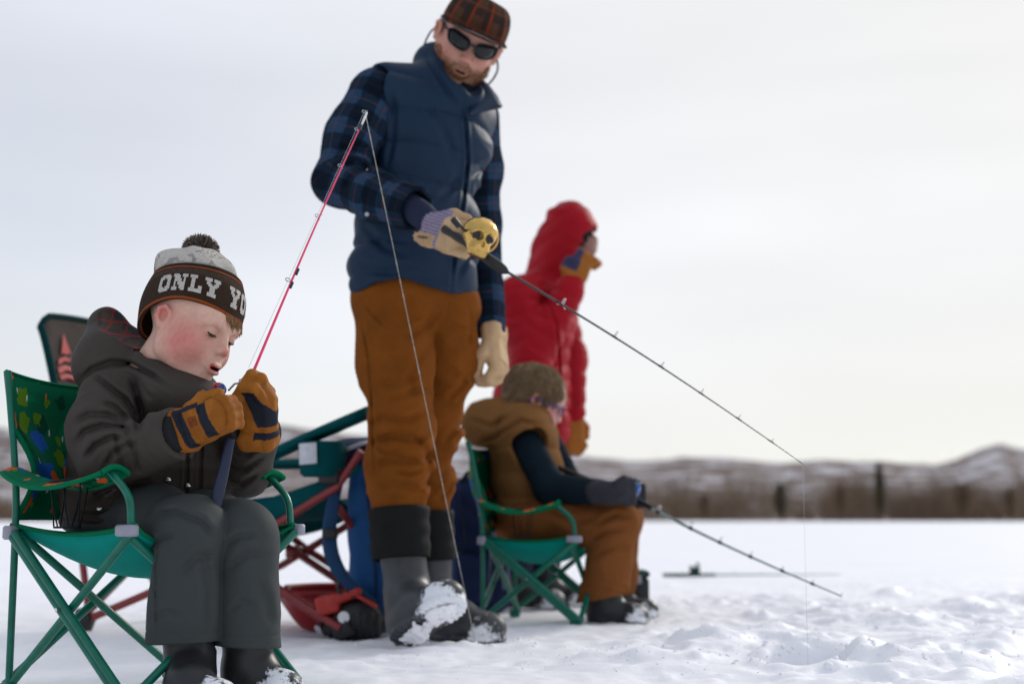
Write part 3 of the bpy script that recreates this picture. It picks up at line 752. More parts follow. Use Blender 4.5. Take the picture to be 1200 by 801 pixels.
def skin_cols(P, k, v):
    S = k['S']; base = A(*k['skin']); n = len(P); C = np.repeat(base[None], n, 0)
    C = C * (1 + .05 * vnoise(P * 60 / 1.0, 3)[:, None])
    bl = A(*k['blush']); s_ = S
    for s in (-1, 1):
        C = col_mix(C, bl, k.get('bl', .9) * np.clip(1.05 * gauss(P * A(1, 1, 1), v(.044, s * .050, -.036), .040 * S) * (1 + .15 * vnoise(P * 120, 8)), 0, 1))
        C = col_mix(C, bl, k.get('earred', .5) * gauss(P, v(-.010, s * .086, .004), .022 * S))
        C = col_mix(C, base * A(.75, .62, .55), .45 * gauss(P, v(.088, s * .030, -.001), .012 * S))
        C = col_mix(C, A(*k['brow']), k.get('browd', .35) * np.exp(-(rc(v(.088, s * .014, .0165), v(.085, s * .036, .0215), 0)(P) / (.0036 * S)) ** 2))
    C = col_mix(C, bl, .55 * gauss(P, v(.108, 0, -.030), .013 * S))
    lip = A(*k['lip'])
    ld = rc(v(.094, -.012, -.0615), v(.094, .012, -.0615), 0)(P); l2 = rc(v(.092, -.010, -.0690), v(.092, .010, -.0690), 0)(P)
    C = col_mix(C, lip, np.clip(1.3 * np.maximum(np.exp(-(ld / (.0055 * S)) ** 4), np.exp(-(l2 / (.0062 * S)) ** 4)), 0, 1))
    if k.get('eyes'):
        for s in (-1, 1):
            m = np.exp(-((P[:, 2] - (-.0088 * S)) / (.0021 * S)) ** 2) * np.exp(-((P[:, 1] - s * .0315 * S) / (.0085 * S)) ** 4) * (P[:, 0] > .075 * S)
            C = col_mix(C, A(.045, .028, .024), 1.1 * m)
    op = k.get('open', .004)
    C = col_mix(C, A(.10, .012, .012), np.exp(-(el(v(.090, 0, -.0640 - op * .5), A(.012, .0125, .0012 + op * .5) * S)(P).clip(0) / (.0014 * S)) ** 2) * (P[:, 0] < .0945 * S))
    if k.get('beard'):
        b = np.exp(-((P[:, 2] / S + .085) / .042) ** 4) * np.clip((P[:, 0] / S + .015) / .02, 0, 1)
        cheekfree = gauss(P, v(.075, 0, -.0), .052 * S); b = np.clip(b * 1.2 - cheekfree * .9 * (P[:, 2] > -.045 * S), 0, 1)
        mous = np.exp(-(((P[:, 2] / S + .051) / .0075) ** 2 + (P[:, 1] / S / .028) ** 4)) * (P[:, 0] > .06 * S)
        lipm = np.exp(-(ld / (.0060 * S)) ** 4)
        b = np.clip(np.maximum(b, mous) * (1 - lipm), 0, 1) * (.75 + .35 * vnoise(P * 260, 4))
        C = col_mix(C, A(*k['beard']), b * .85)
    return np.clip(C, 0, 1)
def eye_bits(k, v, xfm, root, lash=(.03, .018, .012), gaze=-.0075):
    """dark lash line and a sliver of eye below a lowered lid"""
    S = k['S']; mb = MB(); adult_lash = False
    for s in (-1, 1):
        c = v(.0725, s * .032, -.001); pts = []
        for t in np.linspace(-1, 1, 9):
            a = t * .95; y = s * .032 * S + math.sin(a) * .0150 * S * s; z = (gaze + .0035 * t * t) * S
            q = 1 - ((y - c[1]) / (.0150 * S)) ** 2 - ((z - c[2]) / (.0125 * S)) ** 2; pts.append(A(c[0] + .0138 * S * math.sqrt(max(q, .02)) + .0004, y, z))
        mb.tube([xfm(p) for p in pts], [.0007 * S + .0016 * S * math.sin(math.pi * (i + .5) / 9) for i in range(9)], 6)
        for i in range(13 if s < 0 or adult_lash else 0):
            t = -1 + 2 * i / 12; j = (t + 1) * 4; i0 = min(int(j), 7); p = pts[i0] + (pts[i0 + 1] - pts[i0]) * (j - i0)
            o = A(.0065, s * .003 * t + .002 * s, -.004) * S; mb.tube([xfm(p), xfm(p + o * .6 + A(0, 0, -.0006)), xfm(p + o)], [.00045 * S, .0003 * S, .0001 * S], 4, cap=False)
    mb.build('eyelashes', M_LASH, root)['kind'] = 'stuff'
M_LASH = mat('eyelash', (.03, .018, .012), rough=.6, var=0, bump=0)
def local_frame(yaw, pitch, roll):
    """yaw: turn from +X (picture right) towards the camera; pitch: face down; roll"""
    return rot('Z', -yaw) @ rot('Y', pitch) @ rot('X', roll)
def make_person(label, loc): return empty('person', loc, 0, label, 'person')

# ================================================================== the small boy in the knit hat
B1 = make_person('small boy in dark grey parka and ONLY YOU knit hat, in the nearest chair', (BW(0, 0, 0)[0], BW(0, 0, 0)[1], 0))
K1 = dict(S=1.05, ear=.86, skin=(.66, .415, .315), blush=(.60, .13, .12), lip=(.52, .075, .075), brow=(.30, .18, .11), browd=.45, eyes=1, open=.0040, bl=.95, earred=.8)
HM = local_frame(26, 17, -9); HC = J(223, 382, 2.93)
hx_ = lambda p: HC + HM @ np.asarray(p, float)
def boy_head():
    f, v = head_sdf(K1)
    neck = rc(v(-.018, 0, -.045), v(-.046, 0, -.112), .054, .048); ch = el(v(-.058, 0, -.14), (.045, .050, .04))
    g = su([f, neck, ch], .022)
    V, F = surface(g, A(-.16, -.115, -.245), A(.125, .115, .115), .0015)
    C = skin_cols(V, K1, v)
    W = HC + V @ HM.T
    make_mesh('body', W, F, M_SKIN, B1, attrs={'col': C})
    eye_bits(K1, v, hx_, B1, gaze=-.0072)
    return v
hv = boy_head()
# hair: fringe below the hat and a little behind the ear
M_HAIR = mat('light_brown_hair', (.26, .14, .062), rough=.5, spec=.4, var=.25, vscale=200, bump=0)
def hair_strands(seed_pts, dirs, length, r, rnd, xfm, bend=(0, 0, -.01), n=4, jit=.15):
    mb = MB()
    for p, d in zip(seed_pts, dirs):
        d = d + rnd.randn(3) * jit * np.linalg.norm(d); L = length * rnd.uniform(.7, 1.1); pts = []; b = np.asarray(bend) * rnd.uniform(.5, 1.5)
        d = d / np.linalg.norm(d)
        for i in range(n + 1):
            t = i / n; pts.append(xfm(p + d * L * t + b * t * t))
        mb.tube(pts, [r * (1 - .8 * (i / n) ** 1.5) for i in range(n + 1)], 4, cap=False)
    return mb
def boy_hair():
    rnd = np.random.RandomState(3); P = []; D = []
    for i in range(900):
        y = rnd.uniform(-.022, .058); z = .040 - rnd.rand() * .010
        x = math.sqrt(max(0, 1 - (y / .079) ** 2)) * .089 + .0015 + rnd.rand() * .006
        P.append(A(x, y, z + .004) * 1.05); D.append(A(.006, .012 + .10 * y, -.030 - .006 * rnd.rand()))
    hair_strands(P, D, .026, .0006, rnd, hx_, bend=(-.010, .006, -.002)).build('hair', M_HAIR, B1)['kind'] = 'stuff'
    P = []; D = []
    for i in range(90):      # eyebrows
        t = rnd.rand(); s = -1 if i % 2 else 1; P.append(hv(.0835 - .016 * t ** 2, s * (.014 + .034 * t), .0150 + .006 * math.sin(math.pi * t) + rnd.randn() * .0014)); D.append(A(-.2 * t, s * 1.0, .35 - .5 * t))
    hair_strands(P, D, .005, .00025, rnd, hx_, bend=(0, 0, -.001), n=3).build('eyebrows', M_HAIR, B1)['kind'] = 'stuff'
boy_hair()

# knit hat ---------------------------------------------------------
def knit_mat(name, fn_or_col, attr=None, scale=(1, 1, 1)):
    m = mat(name, fn_or_col if attr is None else (.5, .5, .5), attr=attr, rough=.95, spec=.08, sheen=.06, var=.18, vscale=160, bump=.0)
    nt = m.node_tree; L = nt.links.new; b = nt.nodes['Principled BSDF']
    at = N(nt, 'ShaderNodeAttribute', attribute_name='uvw')
    mp = N(nt, 'ShaderNodeMapping'); mp.inputs['Scale'].default_value = scale; L(at.outputs['Vector'], mp.inputs['Vector'])
    w1 = N(nt, 'ShaderNodeTexWave', Scale=1.0, Distortion=.6, Detail=1.0); w1.bands_direction = 'X'; L(mp.outputs[0], w1.inputs['Vector'])
    w2 = N(nt, 'ShaderNodeTexWave', Scale=1.0, Distortion=.6, Detail=1.0); w2.bands_direction = 'Y'; L(mp.outputs[0], w2.inputs['Vector'])
    mu = N(nt, 'ShaderNodeMath', operation='MULTIPLY_ADD'); mu.inputs[1].default_value = .5; L(w2.outputs['Fac'], mu.inputs[0]); L(w1.outputs['Fac'], mu.inputs[2])
    bp = N(nt, 'ShaderNodeBump', Strength=.75, Distance=.0012); L(mu.outputs[0], bp.inputs['Height']); L(bp.outputs[0], b.inputs['Normal'])
    return m
M_KNIT = knit_mat('brown_knit', None, attr='col', scale=(36, 62, 1))
M_KNIT_LETTER = knit_mat('cream_knit', (.74, .70, .64), scale=(36, 62, 1))
HATR = HM @ rot('Z', -4) @ rot('X', -7) @ rot('Y', -19) @ rot('X', 0)
HATC = hx_((-.009, .002, .010))
def hat_pt(a, t, off=0.0):
    """a: angle round the head, 0 = front; t in m above the rim"""
    rimdip = .038 * (0.5 - .5 * math.cos(a)) ** 1.3 - .016 * math.sin(a) ** 2 + .006 + .013 * max(0, math.cos(a)) ** 1.5          # deeper behind
    tt = t * (1 + rimdip / .085) - rimdip
    h = tt
    rx = .1095; ry = .0945
    g = h / .085
    bul = 1.0 + .035 * math.sin(math.pi * max(0, min(1, (t / .083)))) - .125 * max(0, g) ** 2.0
    wr = 1 + .004 * math.sin(a * 5 + t * 40) + .003 * math.sin(a * 9 + 1)
    R = (rx * bul * wr + off, ry * bul * wr + off)
    return HATC + HATR @ A(R[0] * math.cos(a) + .003, R[1] * math.sin(a), h + .010)
def boy_hat():
    nA, nT = 220, 56; V = []; UV = []; C = []; H = .083
    brown, zig, orange, dk = A(.050, .026, .014), A(.100, .066, .045), A(.42, .085, .012), A(.030, .017, .010)
    prof = [(t, 0.0) for t in np.linspace(0, H, nT)]
    ring = [(0.004, -.008), (0.0, -.004)] + prof + [(H + .0015, -.003), (H + .001, -.010)]
    for (t, off) in ring:
        for k in range(nA):
            a = 2 * math.pi * k / nA; V.append(hat_pt(a, t, off + (.0012 if .0005 < t < H and off == 0 else 0))); UV.append((a * 1.6, t * 16, 0))
            c = brown
            if t < .0055: c = orange if t > .0015 else dk
            elif t < .0075: c = dk
            elif H - .012 < t < H - .0085: c = orange
            elif t > H - .0085: c = dk
            elif .057 < t <= H - .014:
                u = (a * 60 / (2 * math.pi)) % 1; z = abs(u - .5) * 2 * .006; s = ((t - .057 + z) / .0042) % 1
                c = zig if s < .5 else brown
            C.append(c)
    F = []
    for i in range(len(ring) - 1):
        for k in range(nA): F.append((i * nA + k, i * nA + (k + 1) % nA, (i + 1) * nA + (k + 1) % nA, (i + 1) * nA + k))
    hat = empty('beanie', HATC); parent_to_empty(hat, B1)
    make_mesh('cuff', V, np.array(F), M_KNIT, hat, attrs={'uvw': UV, 'col': C})
    # crown: pale knit with brown figures, slightly slouched with a pinched corner behind
    n1, n2 = 200, 60; V = []; UV = []; C = []
    for i in range(n2 + 1):
        t = i / n2
        for k in range(n1):
            a = 2 * math.pi * k / n1; ph = t * math.pi / 2
            base = hat_pt(a, H - .006, -.008); top = HATC + HATR @ A(-.010, .0, H + .078)
            c0 = HATC + HATR @ A(0, 0, H + .0); r = base - c0
            p = c0 + r * (math.cos(ph) ** .80) + (top - c0) * (math.sin(ph) ** 1.05)
            corner = math.exp(-((a - math.radians(232)) / .42) ** 2) if True else 0
            p = p + (HATR @ A(-.014, -.012, .004)) * corner * math.exp(-((t - .36) / .24) ** 2) * 1.05
            wv = .0028 * vnoise(np.array([[math.cos(a) * 3, math.sin(a) * 3, t * 4]]), 5)[0] + .0022 * math.sin(a * 7 + 6 * t)
            p = p + r / np.linalg.norm(r) * wv * 1.2
            V.append(p); UV.append((a * 1.6, t * 1.4, 0))
    V = np.array(V); q = np.array([[math.cos(2 * math.pi * k / n1) * 2.1, math.sin(2 * math.pi * k / n1) * 2.1, i / n2 * 3.4] for i in range(n2 + 1) for k in range(n1)])
    n = fbm(q * 1.5 + 4.0, 2, 30); m2 = fbm(q * 2.6 + 9.0, 2, 33)
    cream, grey, br = A(.84, .79, .71), A(.40, .35, .32), A(.20, .13, .09)
    C = np.repeat(cream[None], len(V), 0); C = col_mix(C, grey, (np.abs(n) < .06) * .8); C = col_mix(C, br, (n > .50) * (m2 > -.1) * 1.0); C = col_mix(C, grey, ((q[:, 2] < .42) & (q[:, 2] > .2)) * .5)
    F = np.array([(i * n1 + k, i * n1 + (k + 1) % n1, (i + 1) * n1 + (k + 1) % n1, (i + 1) * n1 + k) for i in range(n2) for k in range(n1)])
    make_mesh('crown', V, F, M_KNIT, hat, attrs={'uvw': UV, 'col': C})
    # pompom
    rnd = np.random.RandomState(5); c = HATC + HATR @ A(-.010, .004, H + .086); n = 3000
    d = rnd.randn(n, 3); d /= np.linalg.norm(d, axis=1, keepdims=True); L = rnd.uniform(.80, 1.14, (n, 1)) * A(.037, .037, .030)
    P0 = c + d * .006; P1 = c + (d * L) @ HATR.T; Pm = (P0 + P1) / 2 + rnd.randn(n, 3) * .0018
    V1, F1 = sticks(P0, Pm, np.full(n, .0009), np.full(n, .0011)); V2, F2 = sticks(Pm, P1, np.full(n, .0011), np.full(n, .0008))
    cc = np.where((rnd.rand(n) < .72)[:, None], A(.105, .070, .050)[None], A(.34, .28, .22)[None]); cc = np.repeat(cc, 6, 0)
    make_mesh('pompom', np.concatenate([V1, V2]), np.concatenate([F1, F2 + len(V1)]), mat('pompom_yarn', attr='col', rough=.95, sheen=.2, var=.2, bump=0), hat, smooth=False, attrs={'col': np.concatenate([cc, cc])})
    # lettering knitted into the cuff
    G = {'O': ["0111110", "1111111", "1110111", "1100011", "1100011", "1100011", "1100011", "1110111", "1111111", "0111110"],
         'N': ["11100111", "11110111", "01110010", "01111010", "01111010", "01011110", "01011110", "01001110", "11101110", "11100110"],
         'L': ["1111000", "1111000", "0110000", "0110000", "0110000", "0110000", "0110011", "0110011", "1111111", "1111111"],
         'Y': ["111101111", "111101111", "011000110", "011101110", "001111100", "000111000", "000111000", "000111000", "001111100", "001111100"],
         'U': ["11110111", "11110111", "01100010", "01100010", "01100010", "01100010", "01100010", "01110110", "01111110", "00111100"]}
    cell = .00375; u = 0; a0 = math.radians(-98); ravg = .107
    for ch in "ONLY YOU":
        if ch == ' ': u += 5; continue
        g = G[ch]; cells = []; word = MB()
        for r, row in enumerate(g):
            for q_, b in enumerate(row):
                if b == '1': cells.append((u + q_, r))
        for (cu, r) in cells:
            def lp(uu, rr): return hat_pt(a0 + uu * cell / ravg, .0165 + (10 - rr) * cell * .98, .0026)
            V = [lp(cu, r), lp(cu + 1, r), lp(cu + 1, r + 1), lp(cu, r + 1)]; word.add(V, [(0, 1, 2, 3)], [(cu * .06, r * .06, 0), (cu * .06 + .06, r * .06, 0), (cu * .06 + .06, r * .06 + .06, 0), (cu * .06, r * .06 + .06, 0)])
        o = word.build('letter', M_KNIT_LETTER, hat, smooth=False); import bmesh
        bm = bmesh.new(); bm.from_mesh(o.data); bmesh.ops.remove_doubles(bm, verts=bm.verts, dist=.0003); bm.to_mesh(o.data); bm.free()
        u += len(g[0]) + 1.2
def parent_to_empty(e, parent):
    """make empty e (world location) a child"""
    l = world_matrix(parent).inverted() @ Vector(e.location); e.parent = parent; e.location = l
boy_hat()

JB = lambda px, py, d: J(px, py, d + .06)
# parka ------------------------------------------------------------
M_PARKA = mat('dark_grey_shell', attr='col', rough=.68, spec=.13, var=.07, vscale=14, bump=.35, bscale=900, bdist=.0004, folds_=(34, 8))
M_PANTS_GREY = mat('grey_green_snow_pants', (.046, .053, .053), rough=.7, spec=.12, var=.08, vscale=10, bump=.3, bscale=900, bdist=.0004, folds_=(20, 6))
def boy_parka():
    R_ = rot('Z', -38)
    base = JB(152, 580, 2.95); chest = JB(166, 478, 2.955); neckb = JB(182, 425, 2.93)
    Rt = frame(chest - base, (0, 1, 0))
    torso = chain([base, JB(156, 545, 2.95), chest, JB(172, 448, 2.95)], [.128, .122, .110, .082], .05)
    hem = su([el(JB(158, 596, 2.93), (.148, .140, .050), R_), el(JB(222, 562, 2.93), (.085, .075, .075))], .04)
    sR, eR, wR = JB(132, 468, 2.86), JB(128, 540, 2.77), JB(206, 508, 2.68)
    sL, eL, wL = JB(222, 470, 3.03), JB(283, 548, 2.98), JB(300, 505, 2.84)
    armR = chain([sR, JB(121, 506, 2.82), eR], [.068, .067, .060], .03); foreR = rc(eR, wR, .057, .052)
    armL = chain([sL, JB(260, 520, 3.0), eL], [.070, .064, .060], .03); foreL = rc(eL, wL, .060, .052)
    # hood lying on the back
    hood_o = su([el(JB(141, 424, 2.93), (.092, .105, .080), frame(A(.75, -.35, .55))), rc(JB(126, 382, 2.96), JB(132, 420, 2.95), .042, .070)], .045)
    hoodcut = el(JB(170, 367, 2.885), (.118, .100, .076), frame(A(.8, -.45, -.30)))
    collar_o = su([rc(JB(185, 440, 2.90), JB(222, 474, 2.84), .080, .058), el(JB(205, 462, 2.85), (.075, .085, .05))], .03)
    headroom = su([rc(hx_((-.02, 0, -.03)), hx_((-.052, 0, -.115)), .062, .056), rc(hx_((.03, 0, -.05)), hx_((.02, 0, -.105)), .050, .048)], .02)
    nf = 4
    fw = R_ @ A(1, 0, 0); right = R_ @ A(0, -1, 0)
    cuffR = wR - eR; cuffR = cuffR / np.linalg.norm(cuffR); cuffL = (wL - eL) / np.linalg.norm(wL - eL)
    creases = [([(107, 437), (126, 452), (146, 468), (158, 486), (160, 500)], 3.2, .010, 2.93), ([(118, 470), (136, 478), (152, 492)], 3, .008, 2.93), ([(84, 497), (104, 486), (128, 487), (150, 496)], 4, .009, 2.93),
               ([(86, 522), (100, 505), (120, 498), (146, 502), (158, 510)], 3.5, .009, 2.93), ([(98, 540), (112, 522), (132, 512), (152, 514)], 3.5, .008, 2.93), ([(120, 552), (132, 532), (150, 520), (166, 522)], 3, .006, 2.9),
               ([(148, 505), (158, 530), (163, 556)], 3, .006, 2.9), ([(135, 503), (139, 530), (146, 553)], 2.6, .005, 2.9),
               ([(152, 440), (163, 462), (166, 490), (160, 512)], 4.5, .010, 3.0), ([(166, 448), (170, 458), (178, 468)], 3, .005, 3.0), ([(92, 448), (108, 432), (130, 424), (152, 426), (180, 440), (205, 460)], 3.0, .009, 3.0),
               ([(262, 562), (282, 567), (305, 553)], 3, .007, 3.05), ([(262, 548), (288, 549), (312, 532)], 3, .006, 3.05), ([(268, 530), (290, 533), (308, 520)], 2.6, .005, 3.05),
               ([(224, 478), (220, 520), (217, 598)], 2.0, .006, 2.97), ([(240, 478), (236, 520), (233, 598)], 2.0, .006, 2.97),
               ([(100, 592), (122, 575), (150, 566), (190, 562)], 3.5, .006, 3.0), ([(88, 600), (112, 604), (140, 600), (176, 606)], 3.5, .006, 3.0), ([(112, 620), (140, 612), (168, 618)], 3, .005, 3.0)]
    pcR, pcL = plane(wR + cuffR * .006, cuffR), plane(wL + cuffL * .006, cuffL)
    def sleeve(P, ar, fo, e_, w_, cf, pc):
        a = su([ar, fo], .022)(P); t = seg_h(P, e_, w_); near = (t > .75) & (fo(P) < .03)
        a = a + .0011 * (np.exp(-((t - .70) * .14 / .0016) ** 2) + np.exp(-((t - .80) * .14 / .0016) ** 2)) * (fo(P) < .01)
        a = np.where(near | (fo(P) < ar(P)), np.maximum(a, pc(P)), a); return np.maximum(a, -rc(w_ - cf * .012, w_ + cf * .2, .040)(P))
    def core(P):
        d = su([torso, hem], .06)(P); d = smin(d, sleeve(P, armR, foreR, eR, wR, cuffR, pcR), .020); d = smin(d, sleeve(P, armL, foreL, eL, wL, cuffL, pcL), .018)
        return d
    def f(P):
        d = core(P)
        d = smin(d, collar_o(P), .02)
        ho = hood_o(P)
        d = smin(d, ho, .006)
        dep = folds(P, cuffR, 24, 9, .0026, 2) + folds(P, A(.2, .1, 1), 15, 7, .0035, 6)
        d = d - dep * np.clip((ho - .0) / .03, .25, 1) * np.where(np.minimum(foreR(P), foreL(P)) < .02, np.clip(1.05 - np.maximum(seg_h(P, eR, wR) * (foreR(P) < .03), seg_h(P, eL, wL) * (foreL(P) < .03)), .15, 1), 1)
        for (pts, w, dp, dm) in creases: d = d + crease(P, pts, w, dp, dm + .06)
        d = -smin(-d, hoodcut(P) - 0, .010)
        d = -smin(-d, headroom(P), .008)
        return d
    lo, hi = bounds([JB(55, 640, 3.15), JB(50, 345, 2.95), JB(325, 600, 2.6), JB(325, 600, 3.15), JB(55, 600, 2.62)], .03)
    V, F = surface(f, lo, hi, .0033)
    base_c = A(.055, .046, .040); lining = A(.028, .020, .018); Cc = np.repeat(base_c[None], len(V), 0)
    ins = (hoodcut(V) < .004) | (headroom(V) < .004)
    plaid = ((np.floor(V[:, 0] / .022) + np.floor(V[:, 2] / .022)) % 2 == 0)
    red = (np.abs((V[:, 2] / .030) % 1 - .5) < .07) | (np.abs((V[:, 0] / .030) % 1 - .5) < .05)
    Cl = np.where(red[:, None], A(.17, .014, .012)[None], np.where(plaid[:, None], A(.022, .022, .026)[None], A(.045, .028, .024)[None]))
    Cc = np.where(ins[:, None], Cl, Cc)
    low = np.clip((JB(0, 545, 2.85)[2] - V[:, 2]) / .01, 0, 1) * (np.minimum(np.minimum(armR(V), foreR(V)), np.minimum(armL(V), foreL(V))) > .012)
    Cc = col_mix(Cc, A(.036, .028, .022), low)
    make_mesh('parka', V, F, M_PARKA, B1, attrs={'col': Cc})
    # black knit cuffs inside the sleeve ends
    mb = MB(); mb.tube([wR - cuffR * .03, wR + cuffR * .002, wR + cuffR * .014], [.039, .040, .036], 24); mb.build('inner_cuff', M_BLACK_CLOTH, B1)
    mb = MB(); mb.tube([wL - cuffL * .03, wL + cuffL * .002, wL + cuffL * .014], [.039, .040, .036], 24); mb.build('inner_cuff', M_BLACK_CLOTH, B1)
    for (px, py) in [(117, 596), (220, 569), (197, 562)]:
        # snap buttons sit on the cloth: march from the camera onto the surface
        d = 2.5; 
        for _ in range(60):
            s = float(f(np.array([JB(px, py, d)], np.float32))[0]); d += max(s, .0) * .8
            if s < .0008: break
        p = JB(px, py, d - .003); mb = MB(); mb.lathe([(0, .0035), (.0045, .003), (.0062, .001), (.0062, -.004)], p, np.array(Vector((p[0] * -1, -d, CAMH - p[2])).to_track_quat('Z', 'Y').to_matrix()), n=14); mb.build('snap_button', M_CHROME, B1)
boy_parka()

# snow pants -------------------------------------------------------
def boy_pants():
    hipR, kR, aR = JB(152, 606, 2.88), JB(221, 624, 2.685), JB(214, 752, 2.70)
    hipL, kL, aL = JB(205, 612, 2.97), JB(286, 628, 2.74), JB(290, 756, 2.75)
    RR = rot('Z', -38)
    def leg(h, k, a, r0, r1, r2):
        t = chain([h, (h + k) / 2 + A(0, 0, .004), k], [r0, r1, r1 * .97], .04); s = rc(k, a, r1 * .96, r2)
        return su([t, s], .03)
    LR = leg(hipR, kR, aR + A(0, 0, -.03), .074, .068, .0725); LL = leg(hipL, kL, aL + A(0, 0, -.03), .074, .066, .066)
    seat = el(JB(150, 610, 2.95), (.14, .14, .045), RR)
    cutR = plane(aR, A(.05, -.02, -1)); cutL = plane(aL, A(-.06, .0, -1))
    def f(P):
        a = LR(P); b = LL(P)
        kn = lambda k: folds(P, A(.2, .2, 1), 11, 6, .0055, 4)
        fo = kn(0); a = a - fo - .003 * vnoise(P * 16, 5); b = b - fo - .003 * vnoise(P * 16, 7)
        # seams: side seam, hem stitch
        a = a + crease(P, [(184, 630), (182, 690), (184, 750)], 1.3, .0030, 2.9)
        for (pp, w, dp) in [([(176, 604), (206, 600), (236, 612), (252, 632)], 4, .007), ([(172, 642), (190, 628), (206, 627)], 4, .005), ([(208, 674), (230, 652), (254, 650)], 4.5, .005), ([(236, 640), (246, 690), (244, 740)], 5, .005), ([(176, 724), (196, 716), (214, 722)], 3.5, .003)]: a = a + crease(P, pp, w, dp, 2.95)
        for (pp, w, dp) in [([(262, 640), (280, 628), (304, 626)], 4, .006), ([(264, 668), (290, 648), (316, 650)], 4.5, .005), ([(300, 676), (312, 700), (318, 735)], 5, .005), ([(266, 716), (284, 704), (296, 708)], 3.5, .003)]: b = b + crease(P, pp, w, dp, 3.1)
        a = a + .0016 * np.exp(-((P[:, 2] - (aR[2] + .022)) / .0014) ** 2); b = b + .0016 * np.exp(-((P[:, 2] - (aL[2] + .022)) / .0014) ** 2)
        a = np.maximum(a, cutR(P)); b = np.maximum(b, cutL(P))
        a = np.maximum(a, -rc(aR + A(0, 0, .03), aR - A(0, 0, .2), .062)(P)); b = np.maximum(b, -rc(aL + A(0, 0, .03), aL - A(0, 0, .2), .057)(P))
        d = smin(a, b, .004); return smin(d, seat(P), .05)
    lo, hi = bounds([JB(90, 600, 2.65), JB(330, 590, 2.6), JB(90, 760, 3.12), JB(335, 770, 3.0)], .03); lo[2] = aR[2] - .02; hi[2] = CAMH + .09
    V, F = surface(f, lo, hi, .0034)
    make_mesh('snow_pants', V, F, M_PANTS_GREY, B1)
    return aR, aL
aR, aL = boy_pants()

# boots ------------------------------------------------------------
M_RUBBER = mat('black_rubber', (.020, .021, .022), rough=.42, spec=.4, var=.2, vscale=25, bump=.15)
M_RUBBER_SNOW = None
def boot_snow_mat(name, base, thr=0.0, scale=70.0):
    """rubber with crusted snow; attribute 'snow' says how much clings where"""
    m = mat(name, base, rough=.45, spec=.4, var=.2, vscale=25, bump=.2); nt = m.node_tree; L = nt.links.new; b = nt.nodes['Principled BSDF']
    lk = b.inputs['Base Color'].links[0]; src = lk.from_socket
    at = N(nt, 'ShaderNodeAttribute', attribute_name='snow'); tc = N(nt, 'ShaderNodeTexCoord'); n = N(nt, 'ShaderNodeTexNoise', Scale=scale, Detail=5.0, Roughness=.65); L(tc.outputs['Object'], n.inputs['Vector'])
    ad = N(nt, 'ShaderNodeMath', operation='ADD'); L(at.outputs['Fac'], ad.inputs[0]); L(n.outputs['Fac'], ad.inputs[1])
    mr = N(nt, 'ShaderNodeMapRange'); mr.inputs['From Min'].default_value = .93; mr.inputs['From Max'].default_value = 1.07; L(ad.outputs[0], mr.inputs['Value'])
    mx = N(nt, 'ShaderNodeMix', data_type='RGBA'); mx.inputs[7].default_value = (.84, .86, .90, 1); L(mr.outputs[0], mx.inputs[0]); L(src, mx.inputs[6]); L(mx.outputs[2], b.inputs['Base Color'])
    rr = N(nt, 'ShaderNodeMapRange'); rr.inputs['To Min'].default_value = .42; rr.inputs['To Max'].default_value = .8; L(mr.outputs[0], rr.inputs['Value']); L(rr.outputs[0], b.inputs['Roughness'])
    return m
M_BOOT = boot_snow_mat('snowy_black_rubber', (.020, .021, .022))
